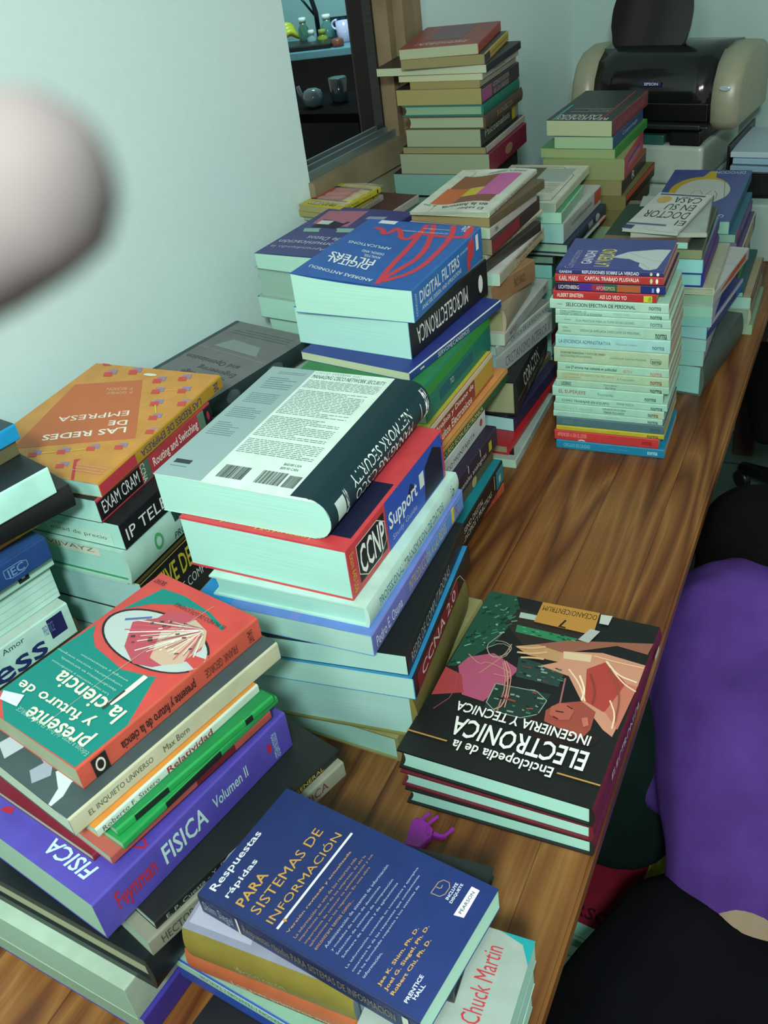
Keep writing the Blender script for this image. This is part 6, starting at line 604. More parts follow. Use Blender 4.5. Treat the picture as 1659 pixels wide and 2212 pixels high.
 {'g': 'encyclopedia volumes at the right table edge', 'l': 'black electronics encyclopedia volume with a man on its cover, topmost of three', 'p': (-0.163, 0.6362, 0.0498), 'a': 88.5, 's': (0.2934, 0.225, 0.0302), 'c': '#171a1a', 'sc': '#641824', 'pg': '#a4dccc', 'hc': 1, 'd': [('p', 'c', '#1e4a3a', [(1.012, 1.0), (0.833, 1.003), (0.765, 0.904), (0.814, 0.672), (0.946, 0.499), (0.993, 0.486)]), ('p', 'c', '#2c2622', [(0.776, 0.927), (0.299, 0.891), (0.381, 0.764), (0.665, 0.711), (0.82, 0.815)]), ('p', 'c', '#2f7a52', [(0.748, 0.821), (0.393, 0.819), (0.426, 0.775), (0.737, 0.776)]), ('p', 'c', '#9fb8a8', [(0.765, 0.904), (0.648, 0.907), (0.644, 0.873), (0.759, 0.868)]), ('p', 'c', '#a4506c', [(0.908, 0.566), (0.789, 0.621), (0.618, 0.565), (0.652, 0.469), (0.712, 0.347), (0.837, 0.354), (0.937, 0.501)]), ('p', 'c', '#9c3c40', [(0.999, 0.479), (0.893, 0.458), (0.833, 0.366), (0.989, 0.312)]), ('p', 'c', '#20362f', [(0.697, 0.457), (0.399, 0.475), (0.425, 0.316), (0.694, 0.311)]), ('p', 'c', '#28403a', [(0.65, 0.635), (0.381, 0.618), (0.38, 0.522), (0.617, 0.521)]), ('l', 'c', '#8a9c90', 0.0012, [(0.697, 0.457), (0.399, 0.475), (0.425, 0.316), (0.694, 0.311), (0.697, 0.457)]), ('l', 'c', '#8a9c90', 0.001, [(0.841, 0.641), (0.782, 0.692), (0.711, 0.676), (0.719, 0.605), (0.797, 0.595), (0.841, 0.641)]), ('l', 'c', '#a8806c', 0.0015, [(0.807, 0.492), (0.728, 0.625), (0.721, 0.697)]), ('l', 'c', '#a8806c', 0.0015, [(0.62, 0.321), (0.644, 0.471), (0.718, 0.583)]), ('l', 'c', '#9c5c60', 0.002, [(0.365, 0.579), (0.337, 0.441)]), ('l', 'c', '#8c4c50', 0.001, [(0.942, 0.433), (0.927, 0.482), (0.872, 0.344), (0.938, 0.243)]), ('p', 'c', '#b08c60', [(0.697, 0.691), (0.573, 0.736), (0.436, 0.726), (0.41, 0.688), (0.438, 0.658), (0.609, 0.657)]), ('p', 'c', '#8c5a48', [(0.591, 0.731), (0.444, 0.794), (-0.006, 0.89), (0.009, 0.818), (0.178, 0.829), (0.432, 0.716)]), ('p', 'c', '#c08a70', [(0.436, 0.726), (0.234, 0.769), (-0.001, 0.754), (-0.005, 0.628), (0.031, 0.341), (0.084, 0.363), (0.238, 0.478), (0.352, 0.594), (0.519, 0.614), (0.438, 0.658)]), ('p', 'c', '#a44038', [(0.28, 0.657), (0.198, 0.723), (0.06, 0.63), (0.051, 0.47), (0.117, 0.452), (0.222, 0.483)]), ('p', 'c', '#d0b894', [(0.436, 0.726), (0.284, 0.744), (0.277, 0.701), (0.419, 0.685)]), ('p', 'c', '#b8705c', [(0.06, 0.63), (-0.005, 0.628), (0.019, 0.382), (0.109, 0.454)]), ('l', 'c', '#dcc8a8', 0.002, [(0.198, 0.723), (0.078, 0.626), (-0.006, 0.597)]), ('l', 'c', '#dcc8a8', 0.002, [(0.222, 0.483), (0.284, 0.569), (0.368, 0.633)]), ('p', 'c', '#94483c', [(0.389, 0.386), (0.345, 0.438), (0.238, 0.478), (0.15, 0.442), (0.142, 0.347), (0.166, 0.293), (0.273, 0.31), (0.374, 0.33)]), ('p', 'c', '#231a18', [(0.467, 0.304), (0.389, 0.386), (0.374, 0.33), (0.273, 0.31), (0.166, 0.293), (0.142, 0.347), (0.077, 0.318), (0.096, 0.276), (0.261, 0.238), (0.398, 0.237)]), ('l', 'c', '#3a1c18', 0.002, [(0.33, 0.402), (0.293, 0.403)]), ('l', 'c', '#143a2c', 0.0013, [(0.92, 0.722), (0.898, 0.725)]), ('l', 'c', '#2f6a50', 0.0016, [(0.802, 0.796), (0.778, 0.821)]), ('l', 'c', '#143a2c', 0.0025, [(0.946, 0.991), (0.909, 1.003)]), ('l', 'c', '#0f2a22', 0.0029, [(1.01, 0.964), (0.976, 0.978)]), ('l', 'c', '#0f2a22', 0.0021, [(0.963, 0.695), (0.94, 0.704)]), ('l', 'c', '#7aa890', 0.0033, [(0.861, 0.789), (0.844, 0.8)]), ('l', 'c', '#4f8a6c', 0.0019, [(0.811, 0.774), (0.801, 0.777)]), ('l', 'c', '#4f8a6c', 0.0014, [(0.804, 0.841), (0.78, 0.87)]), ('l', 'c', '#4f8a6c', 0.0019, [(0.858, 0.889), (0.85, 0.914)]), ('l', 'c', '#4f8a6c', 0.0021, [(0.831, 0.969), (0.827, 0.979)]), ('l', 'c', '#2f6a50', 0.0012, [(0.916, 0.918), (0.903, 0.922)]), ('l', 'c', '#143a2c', 0.0031, [(0.949, 0.949), (0.92, 0.981)]), ('l', 'c', '#4f8a6c', 0.0015, [(0.858, 0.729), (0.827, 0.753)]), ('l', 'c', '#7aa890', 0.0014, [(0.847, 0.86), (0.836, 0.885)]), ('l', 'c', '#7aa890', 0.0034, [(0.976, 0.998), (0.961, 1.011)]), ('l', 'c', '#143a2c', 0.0033, [(0.904, 0.718), (0.899, 0.737)]), ('l', 'c', '#0f2a22', 0.0023, [(0.847, 0.903), (0.836, 0.91)]), ('l', 'c', '#143a2c', 0.0011, [(0.867, 0.824), (0.845, 0.839)]), ('l', 'c', '#0f2a22', 0.0019, [(0.988, 0.506), (0.963, 0.523)]), ('l', 'c', '#2f6a50', 0.0033, [(0.888, 0.683), (0.868, 0.702)]), ('l', 'c', '#0f2a22', 0.002, [(0.95, 0.708), (0.948, 0.726)]), ('l', 'c', '#2f6a50', 0.0009, [(0.928, 0.634), (0.91, 0.655)]), ('l', 'c', '#7aa890', 0.002, [(0.87, 0.65), (0.867, 0.67)]), ('l', 'c', '#7aa890', 0.0032, [(0.952, 0.515), (0.935, 0.521)]), ('l', 'c', '#4f8a6c', 0.0025, [(0.788, 0.83), (0.757, 0.844)]), ('l', 'c', '#2f6a50', 0.0011, [(0.943, 0.705), (0.941, 0.725)]), ('l', 'c', '#143a2c', 0.0028, [(0.849, 0.793), (0.824, 0.819)]), ('l', 'c', '#4f8a6c', 0.0033, [(0.987, 0.877), (0.965, 0.887)]), ('l', 'c', '#0f2a22', 0.0017, [(0.952, 0.654), (0.928, 0.661)]), ('l', 'c', '#0f2a22', 0.0024, [(0.982, 0.668), (0.953, 0.686)]), ('l', 'c', '#0f2a22', 0.0033, [(0.788, 0.903), (0.78, 0.914)]), ('l', 'c', '#2f6a50', 0.0031, [(0.812, 0.842), (0.794, 0.859)]), ('l', 'c', '#7aa890', 0.0025, [(0.818, 0.744), (0.792, 0.755)]), ('l', 'c', '#0f2a22', 0.0011, [(0.863, 0.89), (0.827, 0.892)]), ('l', 'c', '#4f8a6c', 0.0021, [(0.89, 0.829), (0.869, 0.851)]), ('l', 'c', '#0f2a22', 0.0023, [(0.878, 0.656), (0.863, 0.659)]), ('l', 'c', '#143a2c', 0.0033, [(0.787, 0.846), (0.766, 0.855)]), ('l', 'c', '#2f6a50', 0.0021, [(0.948, 0.711), (0.914, 0.714)]), ('l', 'c', '#4f8a6c', 0.0034, [(0.924, 0.907), (0.908, 0.907)]), ('l', 'c', '#4f8a6c', 0.002, [(0.841, 0.867), (0.831, 0.889)]), ('l', 'c', '#4f8a6c', 0.0029, [(0.894, 0.992), (0.886, 1.008)]), ('l', 'c', '#143a2c', 0.0034, [(0.859, 0.657), (0.825, 0.673)]), ('l', 'c', '#2f6a50', 0.0031, [(0.955, 0.854), (0.929, 0.867)]), ('l', 'c', '#143a2c', 0.0024, [(0.936, 0.847), (0.896, 0.854)]), ('l', 'c', '#143a2c', 0.0022, [(0.951, 0.864), (0.94, 0.873)]), ('l', 'c', '#4f8a6c', 0.003, [(0.986, 0.989), (0.967, 1.004)]), ('l', 'c', '#0f2a22', 0.0019, [(0.893, 0.764), (0.886, 0.772)]), ('l', 'c', '#0f2a22', 0.0015, [(0.968, 0.835), (0.957, 0.861)]), ('l', 'c', '#143a2c', 0.0011, [(0.886, 0.896), (0.874, 0.899)]), ('l', 'c', '#0f2a22', 0.0009, [(0.97, 0.87), (0.939, 0.875)]), ('l', 'c', '#2f6a50', 0.0031, [(0.861, 0.748), (0.837, 0.761)]), ('l', 'c', '#7aa890', 0.0017, [(0.964, 0.619), (0.935, 0.64)]), ('l', 'c', '#0f2a22', 0.0014, [(0.812, 0.929), (0.785, 0.955)]), ('l', 'c', '#4f8a6c', 0.0023, [(0.882, 0.889), (0.858, 0.889)]), ('l', 'c', '#4f8a6c', 0.0018, [(0.904, 0.914), (0.895, 0.923)]), ('l', 'c', '#2f6a50', 0.0035, [(0.82, 0.851), (0.799, 0.869)]), ('l', 'c', '#2f6a50', 0.002, [(0.96, 0.655), (0.948, 0.652)]), ('l', 'c', '#143a2c', 0.0014, [(0.85, 0.861), (0.834, 0.877)]), ('l', 'c', '#4f8a6c', 0.002, [(0.934, 0.68), (0.908, 0.704)]), ('l', 'c', '#0f2a22', 0.0029, [(0.842, 0.822), (0.825, 0.846)]), ('l', 'c', '#8c4038', 0.0021, [(0.639, 0.454), (0.615, 0.458)]), ('l', 'c', '#7a9488', 0.0025, [(0.573, 0.329), (0.538, 0.331)]), ('l', 'c', '#7a9488', 0.0025, [(0.456, 0.435), (0.422, 0.437)]), ('l', 'c', '#10201c', 0.0018, [(0.472, 0.431), (0.461, 0.43)]), ('l', 'c', '#10201c', 0.0015, [(0.493, 0.38), (0.475, 0.376)]), ('l', 'c', '#10201c', 0.003, [(0.644, 0.383), (0.62, 0.386)]), ('l', 'c', '#8c4038', 0.0022, [(0.485, 0.366), (0.451, 0.374)]), ('l', 'c', '#8c4038', 0.0022, [(0.493, 0.457), (0.469, 0.457)]), ('l', 'c', '#8c4038', 0.003, [(0.631, 0.402), (0.594, 0.406)]), ('l', 'c', '#3f6a58', 0.0029, [(0.478, 0.346), (0.453, 0.346)]), ('l', 'c', '#3f6a58', 0.0014, [(0.432, 0.413), (0.412, 0.414)]), ('l', 'c', '#7a9488', 0.0028, [(0.595, 0.417), (0.573, 0.42)]), ('l', 'c', '#3f6a58', 0.0009, [(0.475, 0.359), (0.465, 0.357)]), ('l', 'c', '#8c4038', 0.0017, [(0.63, 0.314), (0.62, 0.313)]), ('l', 'c', '#7a9488', 0.0017, [(0.502, 0.356), (0.49, 0.352)]), ('l', 'c', '#8c4038', 0.0013, [(0.624, 0.364), (0.609, 0.359)]), ('l', 'c', '#3f6a58', 0.0016, [(0.606, 0.456), (0.588, 0.458)]), ('l', 'c', '#7a9488', 0.0016, [(0.666, 0.375), (0.639, 0.376)]), ('l', 'c', '#10201c', 0.0013, [(0.444, 0.353), (0.409, 0.356)]), ('l', 'c', '#7a9488', 0.0024, [(0.447, 0.392), (0.43, 0.39)]), ('l', 'c', '#7a9488', 0.0013, [(0.511, 0.467), (0.482, 0.471)]), ('l', 'c', '#3f6a58', 0.0025, [(0.558, 0.362), (0.544, 0.362)]), ('l', 'c', '#7a9488', 0.0026, [(0.564, 0.417), (0.544, 0.415)]), ('l', 'c', '#10201c', 0.0017, [(0.44, 0.395), (0.418, 0.393)]), ('l', 'c', '#7a9488', 0.0026, [(0.688, 0.426), (0.669, 0.424)]), ('l', 'c', '#3f6a58', 0.002, [(0.63, 0.335), (0.61, 0.336)]), ('l', 'c', '#6c3430', 0.001, [(0.517, 0.567), (0.498, 0.564)]), ('l', 'c', '#3f6a58', 0.0025, [(0.562, 0.537), (0.535, 0.539)]), ('l', 'c', '#7a9488', 0.0024, [(0.561, 0.539), (0.544, 0.54)]), ('l', 'c', '#7a9488', 0.0029, [(0.498, 0.53), (0.478, 0.531)]), ('l', 'c', '#3f6a58', 0.0016, [(0.448, 0.594), (0.431, 0.595)]), ('l', 'c', '#10201c', 0.0017, [(0.539, 0.594), (0.511, 0.596)]), ('l', 'c', '#10201c', 0.0027, [(0.582, 0.545), (0.567, 0.542)]), ('l', 'c', '#7a9488', 0.0026, [(0.498, 0.577), (0.464, 0.578)]), ('l', 'c', '#3f6a58', 0.001, [(0.607, 0.546), (0.59, 0.546)]), ('l', 'c', '#10201c', 0.0015, [(0.435, 0.616), (0.412, 0.613)]), ('l', 'c', '#7a9488', 0.002, [(0.526, 0.604), (0.5, 0.605)]), ('l', 'c', '#3f6a58', 0.0023, [(0.438, 0.564), (0.417, 0.561)]), ('l', 'c', '#3f6a58', 0.0022, [(0.4, 0.557), (0.368, 0.556)]), ('l', 'c', '#3f6a58', 0.0011, [(0.485, 0.55), (0.465, 0.55)]), ('l', 'c', '#10201c', 0.0014, [(0.56, 0.629), (0.54, 0.627)]), ('l', 'c', '#3f6a58', 0.0028, [(0.415, 0.612), (0.399, 0.613)]), ('l', 'c', '#3f6a58', 0.0009, [(0.389, 0.568), (0.365, 0.566)]), ('l', 'c', '#10201c', 0.0018, [(0.623, 0.608), (0.599, 0.608)]), ('l', 'c', '#7a9488', 0.0029, [(0.507, 0.593), (0.487, 0.589)]), ('l', 'c', '#6c3430', 0.0016, [(0.469, 0.53), (0.436, 0.529)]), ('l', 'c', '#54b07c', 0.0012, [(0.558, 0.806), (0.537, 0.807)]), ('l', 'c', '#54b07c', 0.0012, [(0.419, 0.796), (0.399, 0.797)]), ('l', 'c', '#0f2a1c', 0.0012, [(0.65, 0.794), (0.629, 0.794)]), ('l', 'c', '#0f2a1c', 0.0012, [(0.488, 0.811), (0.468, 0.812)]), ('l', 'c', '#0f2a1c', 0.0012, [(0.446, 0.798), (0.426, 0.798)]), ('l', 'c', '#0f2a1c', 0.0012, [(0.607, 0.781), (0.587, 0.782)]), ('l', 'c', '#0f2a1c', 0.0012, [(0.439, 0.816), (0.419, 0.816)]), ('l', 'c', '#0f2a1c', 0.0012, [(0.553, 0.806), (0.532, 0.807)]), ('l', 'c', '#54b07c', 0.0012, [(0.629, 0.802), (0.608, 0.802)]), ('l', 'c', '#0f2a1c', 0.0012, [(0.724, 0.819), (0.703, 0.82)]), ('l', 'c', '#54b07c', 0.0012, [(0.695, 0.785), (0.674, 0.786)]), ('l', 'c', '#0f2a1c', 0.0012, [(0.478, 0.794), (0.458, 0.794)]), ('l', 'c', '#54b07c', 0.0012, [(0.645, 0.777), (0.624, 0.778)]), ('l', 'c', '#0f2a1c', 0.0012, [(0.468, 0.788), (0.448, 0.789)]), ('l', 'c', '#54b07c', 0.0012, [(0.712, 0.808), (0.691, 0.808)]), ('l', 'c', '#0f2a1c', 0.0012, [(0.503, 0.797), (0.483, 0.797)]), ('l', 'c', '#b08870', 0.0012, [(0.914, 0.576), (0.827, 0.531), (0.8, 0.561), (0.699, 0.543), (0.64, 0.526), (0.648, 0.502), (0.73, 0.502)]), ('l', 'c', '#a8988c', 0.001, [(0.798, 0.747), (0.825, 0.693), (0.847, 0.652), (0.811, 0.603), (0.765, 0.593), (0.71, 0.63), (0.706, 0.677), (0.763, 0.697), (0.813, 0.69)]), ('l', 'c', '#c08878', 0.0016, [(0.709, 0.585), (0.653, 0.512), (0.621, 0.435), (0.603, 0.346), (0.637, 0.317)]), ('l', 'c', '#c08878', 0.0012, [(0.7, 0.588), (0.64, 0.526), (0.608, 0.428), (0.59, 0.34)]), ('l', 'c', '#e0ccb0', 0.0025, [(0.198, 0.723), (0.117, 0.658), (0.009, 0.644)]), ('l', 'c', '#8c4c3c', 0.002, [(0.166, 0.687), (0.066, 0.567), (0.04, 0.414)]), ('l', 'c', '#e6d2b4', 0.0025, [(0.299, 0.608), (0.243, 0.539), (0.238, 0.478)]), ('l', 'c', '#d8b090', 0.002, [(0.271, 0.736), (0.133, 0.729), (0.001, 0.732)]), ('l', 'c', '#7c3c34', 0.002, [(0.251, 0.632), (0.188, 0.543), (0.181, 0.474)]), ('l', 'c', '#e0c8a8', 0.002, [(0.104, 0.515), (0.053, 0.45), (0.044, 0.375)]), ('p', 'c', '#a85848', [(0.37, 0.406), (0.335, 0.436), (0.29, 0.443), (0.251, 0.414), (0.258, 0.363), (0.308, 0.349), (0.361, 0.364)]), ('l', 'c', '#3a1c18', 0.002, [(0.339, 0.39), (0.298, 0.393)]), ('l', 'c', '#4c2018', 0.0018, [(0.34, 0.36), (0.309, 0.353)]), ('l', 'c', '#3a1c18', 0.0016, [(0.295, 0.432), (0.263, 0.421)]), ('p', 'c', '#b86a58', [(0.203, 0.388), (0.176, 0.401), (0.156, 0.362), (0.178, 0.347)]), ('l', 'c', '#c8a47c', 0.003, [(0.683, 0.683), (0.605, 0.693), (0.536, 0.723)]), ('l', 'c', '#c8a47c', 0.003, [(0.669, 0.653), (0.591, 0.662), (0.513, 0.694)]), ('l', 'c', '#c8a47c', 0.003, [(0.636, 0.627), (0.573, 0.644), (0.514, 0.649)]), ('r', 'c', '#8c3c38', 0.551, 0.614, 0.381, 0.39), ('r', 'c', '#7c3434', 0.554, 0.606, 0.58, 0.585), ('p', 'c', '#b0813a', [(0.67, 0.992), (0.336, 1.002), (0.321, 0.855), (0.663, 0.856)]), ('q', 'c', '#241c14', 'OCEANO/CENTRUM', (0.339, 0.948), (0.312, -0.009), (0.002, 0.034), 'b'), ('q', 'c', '#241c14', '7', (0.48, 0.857), (0.044, 0.001), (0.009, 0.053), 'b'), ('p', 'c', '#b4bcb4', [(0.327, 0.992), (0.262, 0.997), (0.265, 0.935), (0.316, 0.934)]), ('p', 'c', '#a4aca4', [(0.349, 0.889), (0.293, 0.886), (0.326, 0.802), (0.389, 0.808)]), ('t', 'c', '#dfe6e0', 'Enciclopedia de la', 0.23, 0.75, 0.072, 0.135, 'b'), ('t', 'c', '#dfe6e0', 'ELECTRONICA', 0.1, 0.8, 0.14, 0.235, 'b'), ('t', 'c', '#dfe6e0', 'INGENIERIA Y TECNICA', 0.12, 0.83, 0.262, 0.312, 'b'), ('r', 'c', '#b0884a', 0.0, 0.21, 0.098, 0.105), ('r', 'c', '#b0884a', 0.78, 1, 0.098, 0.105), ('t', 's', '#b4b0ac', 'ELECTRONICA', 0.2, 0.6, 0.3, 0.7), ('r', 's', '#c4c4bc', 0.85, 0.92, 0.3, 0.7)]},
 {'g': 'encyclopedia volumes at the right table edge', 'l': 'dark red encyclopedia volume in the middle of the three', 'p': (-0.1633, 0.6361, 0.0256), 'a': 89.5, 's': (0.295, 0.222, 0.0241), 'c': '#641e2a', 'sc': '#641824', 'pg': '#a4dccc', 'hc': 1},
 {'g': 'encyclopedia volumes at the right table edge', 'l': 'dark red encyclopedia volume at the bottom of the three, on the wood', 'p': (-0.1623, 0.6364, 0.0), 'a': 90.5, 's': (0.297, 0.218, 0.0256), 'c': '#20201f', 'sc': '#681a28', 'pg': '#a4dccc', 'hc': 1},
]
def flags(d): return (d[8] if len(d) > 8 else '') if d[0] == 't' else (d[7] if len(d) > 7 else '')
make_text(sorted({(d[3], 'b' in flags(d), 'i' in flags(d)) for b in BOOKS for d in b.get('d', []) if d[0] in 'tq'} | {('EPSON', True, False), ('CURSO', True, False), ('4 5', True, False)}))
for b in BOOKS: build_book(b)
def text_faces(bm, key, org, ux, uy, mi):
    """lay lettering into a bmesh: org is its top-left corner, ux / uy the full reading and downward vectors"""
    V, F = TXT[key]; o, a, c = Vector(org), Vector(ux), Vector(uy)
    vs = [bm.verts.new(o + a*x + c*y) for x, y in V]
    for f in F:
        try: bm.faces.new([vs[i] for i in f]).material_index = mi
        except ValueError: pass
def child(name, bm, m, root, smooth=False):
    return from_bm(name, bm, m, root, smooth)
def smooth_by(o, levels=2):
    """bake a Subdivision modifier into the mesh"""
    md = o.modifiers.new('s', 'SUBSURF'); md.levels = levels; md.render_levels = levels
    bpy.context.view_layer.update()
    me = bpy.data.meshes.new_from_object(o.evaluated_get(bpy.context.evaluated_depsgraph_get()))
    o.modifiers.clear(); me.name = o.data.name; o.data = me
    for p in me.polygons: p.use_smooth = True
    return o

# ------------------------------------------------------------------ clear wrap over the yellow booklets
bm = bmesh.new()
ax = Vector((-.898, 1.60)); ux_ = Vector((math.cos(math.radians(79.8)), math.sin(math.radians(79.8)))); wx_ = Vector((-ux_.y, ux_.x))
n = 16; g = []
for i in range(n+1):
    row = []
    for j in range(7):
        w = -.004 + .085*j/6; u = .002 + .132*i/n; p = ax + ux_*u + wx_*w
        row.append(bm.verts.new((p.x, p.y, .3645 + .009*math.exp(-((w-.006)/.008)**2)*math.sin(math.pi*i/n) + .0012*math.sin(i*1.9 + j))))
    g.append(row)
for i in range(n):
    for j in range(6): bm.faces.new((g[i][j], g[i+1][j], g[i+1][j+1], g[i][j+1]))
film = bpy.data.materials.new('clear_film'); film.use_nodes = True; fb = film.node_tree.nodes['Principled BSDF']
fb.inputs['Base Color'].default_value = (.9, .95, .95, 1); fb.inputs['Roughness'].default_value = .08; fb.inputs['Alpha'].default_value = .22; fb.inputs['Specular IOR Level'].default_value = 1.0
o = from_bm('plastic_wrap', bm, film, None, True)
tag(o, 'clear crinkled plastic wrap with a bright edge over the top yellow booklet', 'plastic wrap')

# ------------------------------------------------------------------ magenta plastic clip on the wood
bm = bmesh.new()
prism(bm, [(-.3575, .5765), (-.3400, .5780), (-.3330, .5960), (-.3350, .6060), (-.3480, .6135), (-.3590, .6135), (-.3625, .6080)], .0005, .0075)
prism(bm, [(-.3335, .5985), (-.3235, .5985), (-.3180, .6030), (-.3195, .6060), (-.3250, .6025), (-.3335, .6055)], .0005, .0060)
for a, c in (((-.3555, .6110), (-.3480, .6265)), ((-.3460, .6080), (-.3375, .6260)), ((-.3210, .6020), (-.3150, .6165))):
    tube(bm, [(a[0], a[1], .0042), (c[0], c[1], .0042)], .0021, 8)
tube(bm, [(-.3370, .5960, .0075), (-.3420, .6080, .0078)], .0016, 8)
bmesh.ops.bevel(bm, geom=[e for e in bm.edges if e.calc_length() > .004], offset=.0007, segments=2, affect='EDGES')
o = from_bm('plastic_clip', bm, mat('#93279c', 'plastic'))
tag(o, 'small magenta plastic clip with three prongs lying on the wood', 'clip')

# ------------------------------------------------------------------ printer
RZ = math.radians(-8)
pr = empty('inkjet_printer', (-.497, 2.44, .2925), RZ)
tag(pr, 'black and beige inkjet printer with its paper flap raised in the corner', 'printer')
prof = [(0, .0), (-.012, .02), (-.016, .06), (-.006, .10), (.02, .135), (.06, .155), (.12, .16), (.2, .15), (.235, .13), (.245, .06), (.245, 0)]   # side view: depth, height
def barrel(bm, x0, x1, sc=1.0, mi=0, bulge=0):
    rings = []
    for k in range(7):
        t = k / 6; x = x0 + (x1 - x0) * t; s = sc
        rings.append([bm.verts.new((x, (y - .11) * s + .11, z * s)) for y, z in prof])
    for A, B in zip(rings, rings[1:]):
        for i in range(len(prof)): bm.faces.new((A[i], A[(i+1) % len(prof)], B[(i+1) % len(prof)], B[i])).material_index = mi
    bm.faces.new(rings[0][::-1]).material_index = mi; bm.faces.new(rings[-1]).material_index = mi
bm = bmesh.new(); barrel(bm, -.145, .145)
# dark mouth above the output tray
o = child('cover_hood', bm, mat('#111315', 'gloss'), pr, True)
def cap(name, s):
    bm = bmesh.new(); rings = []
    for t, sc in ((0, 1.02), (.5, 1.02), (.8, 1.0), (.93, .95), (1.0, .84)):
        x = s * (.143 + .06 * t); lean = -.010 * (1 - t) * 0
        rings.append([bm.verts.new((x, (y - .11) * sc + .11 - .006, .075 + (z - .075) * sc - .004)) for y, z in prof])
    for A, B in zip(rings, rings[1:]):
        for i in range(len(prof)): bm.faces.new((A[i], A[(i+1) % len(prof)], B[(i+1) % len(prof)], B[i]))
    bm.faces.new(rings[0][::-1]); bm.faces.new(rings[-1])
    return child(name, bm, mat('#8c8f78', 'plastic'), pr, True)
cap('side_panel', -1); c2 = cap('side_panel', 1)
bm = bmesh.new(); lathe(bm, [(.012, 0), (.012, .002), (.009, .003)], (0, 0, 0), 20)
ob = child('button', bm, mat('#9fb2bc', 'gloss'), c2); ob.matrix_local = Matrix.Translation((.172, -.0245, .088)) @ Matrix.Rotation(math.radians(90), 4, 'X') @ Matrix.Diagonal((1, .45, 1, 1))
bm = bmesh.new(); box(bm, -.135, .135, -.0175, -.008, .012, .052, bev=.002); child('paper_slot', bm, mat('#050606', 'plastic'), pr)
bm = bmesh.new(); box(bm, -.14, .146, -.05, .0, .004, .010, bev=.002); box(bm, -.13, .13, -.056, -.048, .004, .014, bev=.002)
child('output_tray', bm, mat('#1b2224', 'plastic'), pr)
bm = bmesh.new(); box(bm, -.022, .022, -.0165, -.0115, .088, .098, bev=.001); text_faces(bm, ('EPSON', True, False), (-.016, -.0168, .0965), (.032, 0, 0), (0, 0, -.006), 1)
child('logo_plate', bm, [mat('#20285c', 'plastic'), mat('#c5ccd4', 'ink')], pr)
# raised rounded paper flap
bm = bmesh.new(); pts = []
for i in range(25):
    a = math.pi * i / 24; pts.append((.088 * math.cos(a) * (1 if abs(math.cos(a)) < .9 else .985), .13 * math.sin(a) ** .55 if math.sin(a) > 1e-6 else 0))
pts = [(.078, -.018), (.090, .0), (.097, .035)] + [(.098*math.cos(math.pi*i/24), .06 + .105*math.sin(math.pi*i/24)) for i in range(25)] + [(-.097, .035), (-.090, .0), (-.078, -.018), (-.06, -.026), (.06, -.026)]
fr = [bm.verts.new((x, 0, z)) for x, z in pts]; bk = [bm.verts.new((x * .97, .014, z)) for x, z in pts]
bm.faces.new(fr[::-1]); bm.faces.new(bk); N_ = len(pts)
for i in range(N_): bm.faces.new((fr[i], fr[(i+1) % N_], bk[(i+1) % N_], bk[i]))
bmesh.ops.bevel(bm, geom=[e for e in bm.edges if e.verts[0] in fr and e.verts[1] in fr], offset=.003, segments=2, affect='EDGES')
o = child('paper_support', bm, mat('#17171a', 'gloss'), pr); o.matrix_local = Matrix.Translation((-.048, .085, .163)) @ Matrix.Rotation(math.radians(-20), 4, 'X')
bm = bmesh.new(); box(bm, -.115, -.10, .12, .135, .15, .178, bev=.003); child('hinge_tab', bm, mat('#17171a', 'plastic'), pr)

# white boxy device under the printer
d = empty('office_machine', (-.497, 2.44, 0), RZ)
tag(d, 'white boxy office machine with seams, carrying the black and beige printer', 'office machine')
bm = bmesh.new(); box(bm, -.19, .125, .0, .3, .0, .075, bev=.006); box(bm, -.19, .125, .0, .3, .077, .15, bev=.006); box(bm, -.19, .125, .0, .3, .152, .245, bev=.010, seg=3)
child('body', bm, mat('#a9bdb0', 'plastic'), d)
bm = bmesh.new(); box(bm, -.15, .115, .02, .28, .245, .2915, bev=.004); child('top_frame', bm, mat('#101314', 'plastic'), d)
bm = bmesh.new(); box(bm, -.10, .03, -.002, .018, .246, .268, bev=.002); child('cartridge', bm, mat('#2f5f58', 'plastic'), d)
bm = bmesh.new(); box(bm, .045, .118, -.003, .018, .246, .28, bev=.003); child('latch', bm, mat('#15181a', 'plastic'), d)

# papers beside the printer
d = empty('paper_tray', (-.245, 2.42, 0), math.radians(-6))
tag(d, 'black document tray with raised back beside the printer', 'document tray')
bm = bmesh.new(); box(bm, -.065, .065, 0, .22, .0, .185, bev=.004); child('stand', bm, mat('#16191a', 'plastic'), d)
bm = bmesh.new(); box(bm, -.07, .07, -.01, .23, .185, .191, bev=.002); box(bm, -.072, -.066, -.01, .23, .185, .25, bev=.002); child('tray', bm, mat('#121415', 'plastic'), d)
for k, (z, c, dx) in enumerate(((.192, '#7c9cae', 0), (.208, '#8aaabf', .004), (.222, '#a6bcc6', -.003))):
    bm = bmesh.new(); box(bm, -.062 + dx, .066, -.014 + .004*k, .21, 0, .013, bev=.002)
    o = from_bm('paper_ream', bm, mat(c, 'pages')); o.location = (-.245, 2.42, z); o.rotation_euler = (0, 0, math.radians(-6 + k))
    tag(o, ('blue-grey sheaf of papers lowest in the black document tray', 'pale blue sheaf of papers in the middle of the black document tray', 'white sheaf of papers on top of the black document tray')[k], 'papers', 'paper sheaves in the tray')
bm = bmesh.new(); box(bm, -.05, .04, 0, .05, .0, .135, bev=.004)
o = from_bm('paper_pile', bm, mat('#9db4ac', 'pages')); o.location = (-.215, 2.352, 0); tag(o, 'low white paper pile in front of the black document tray', 'papers')

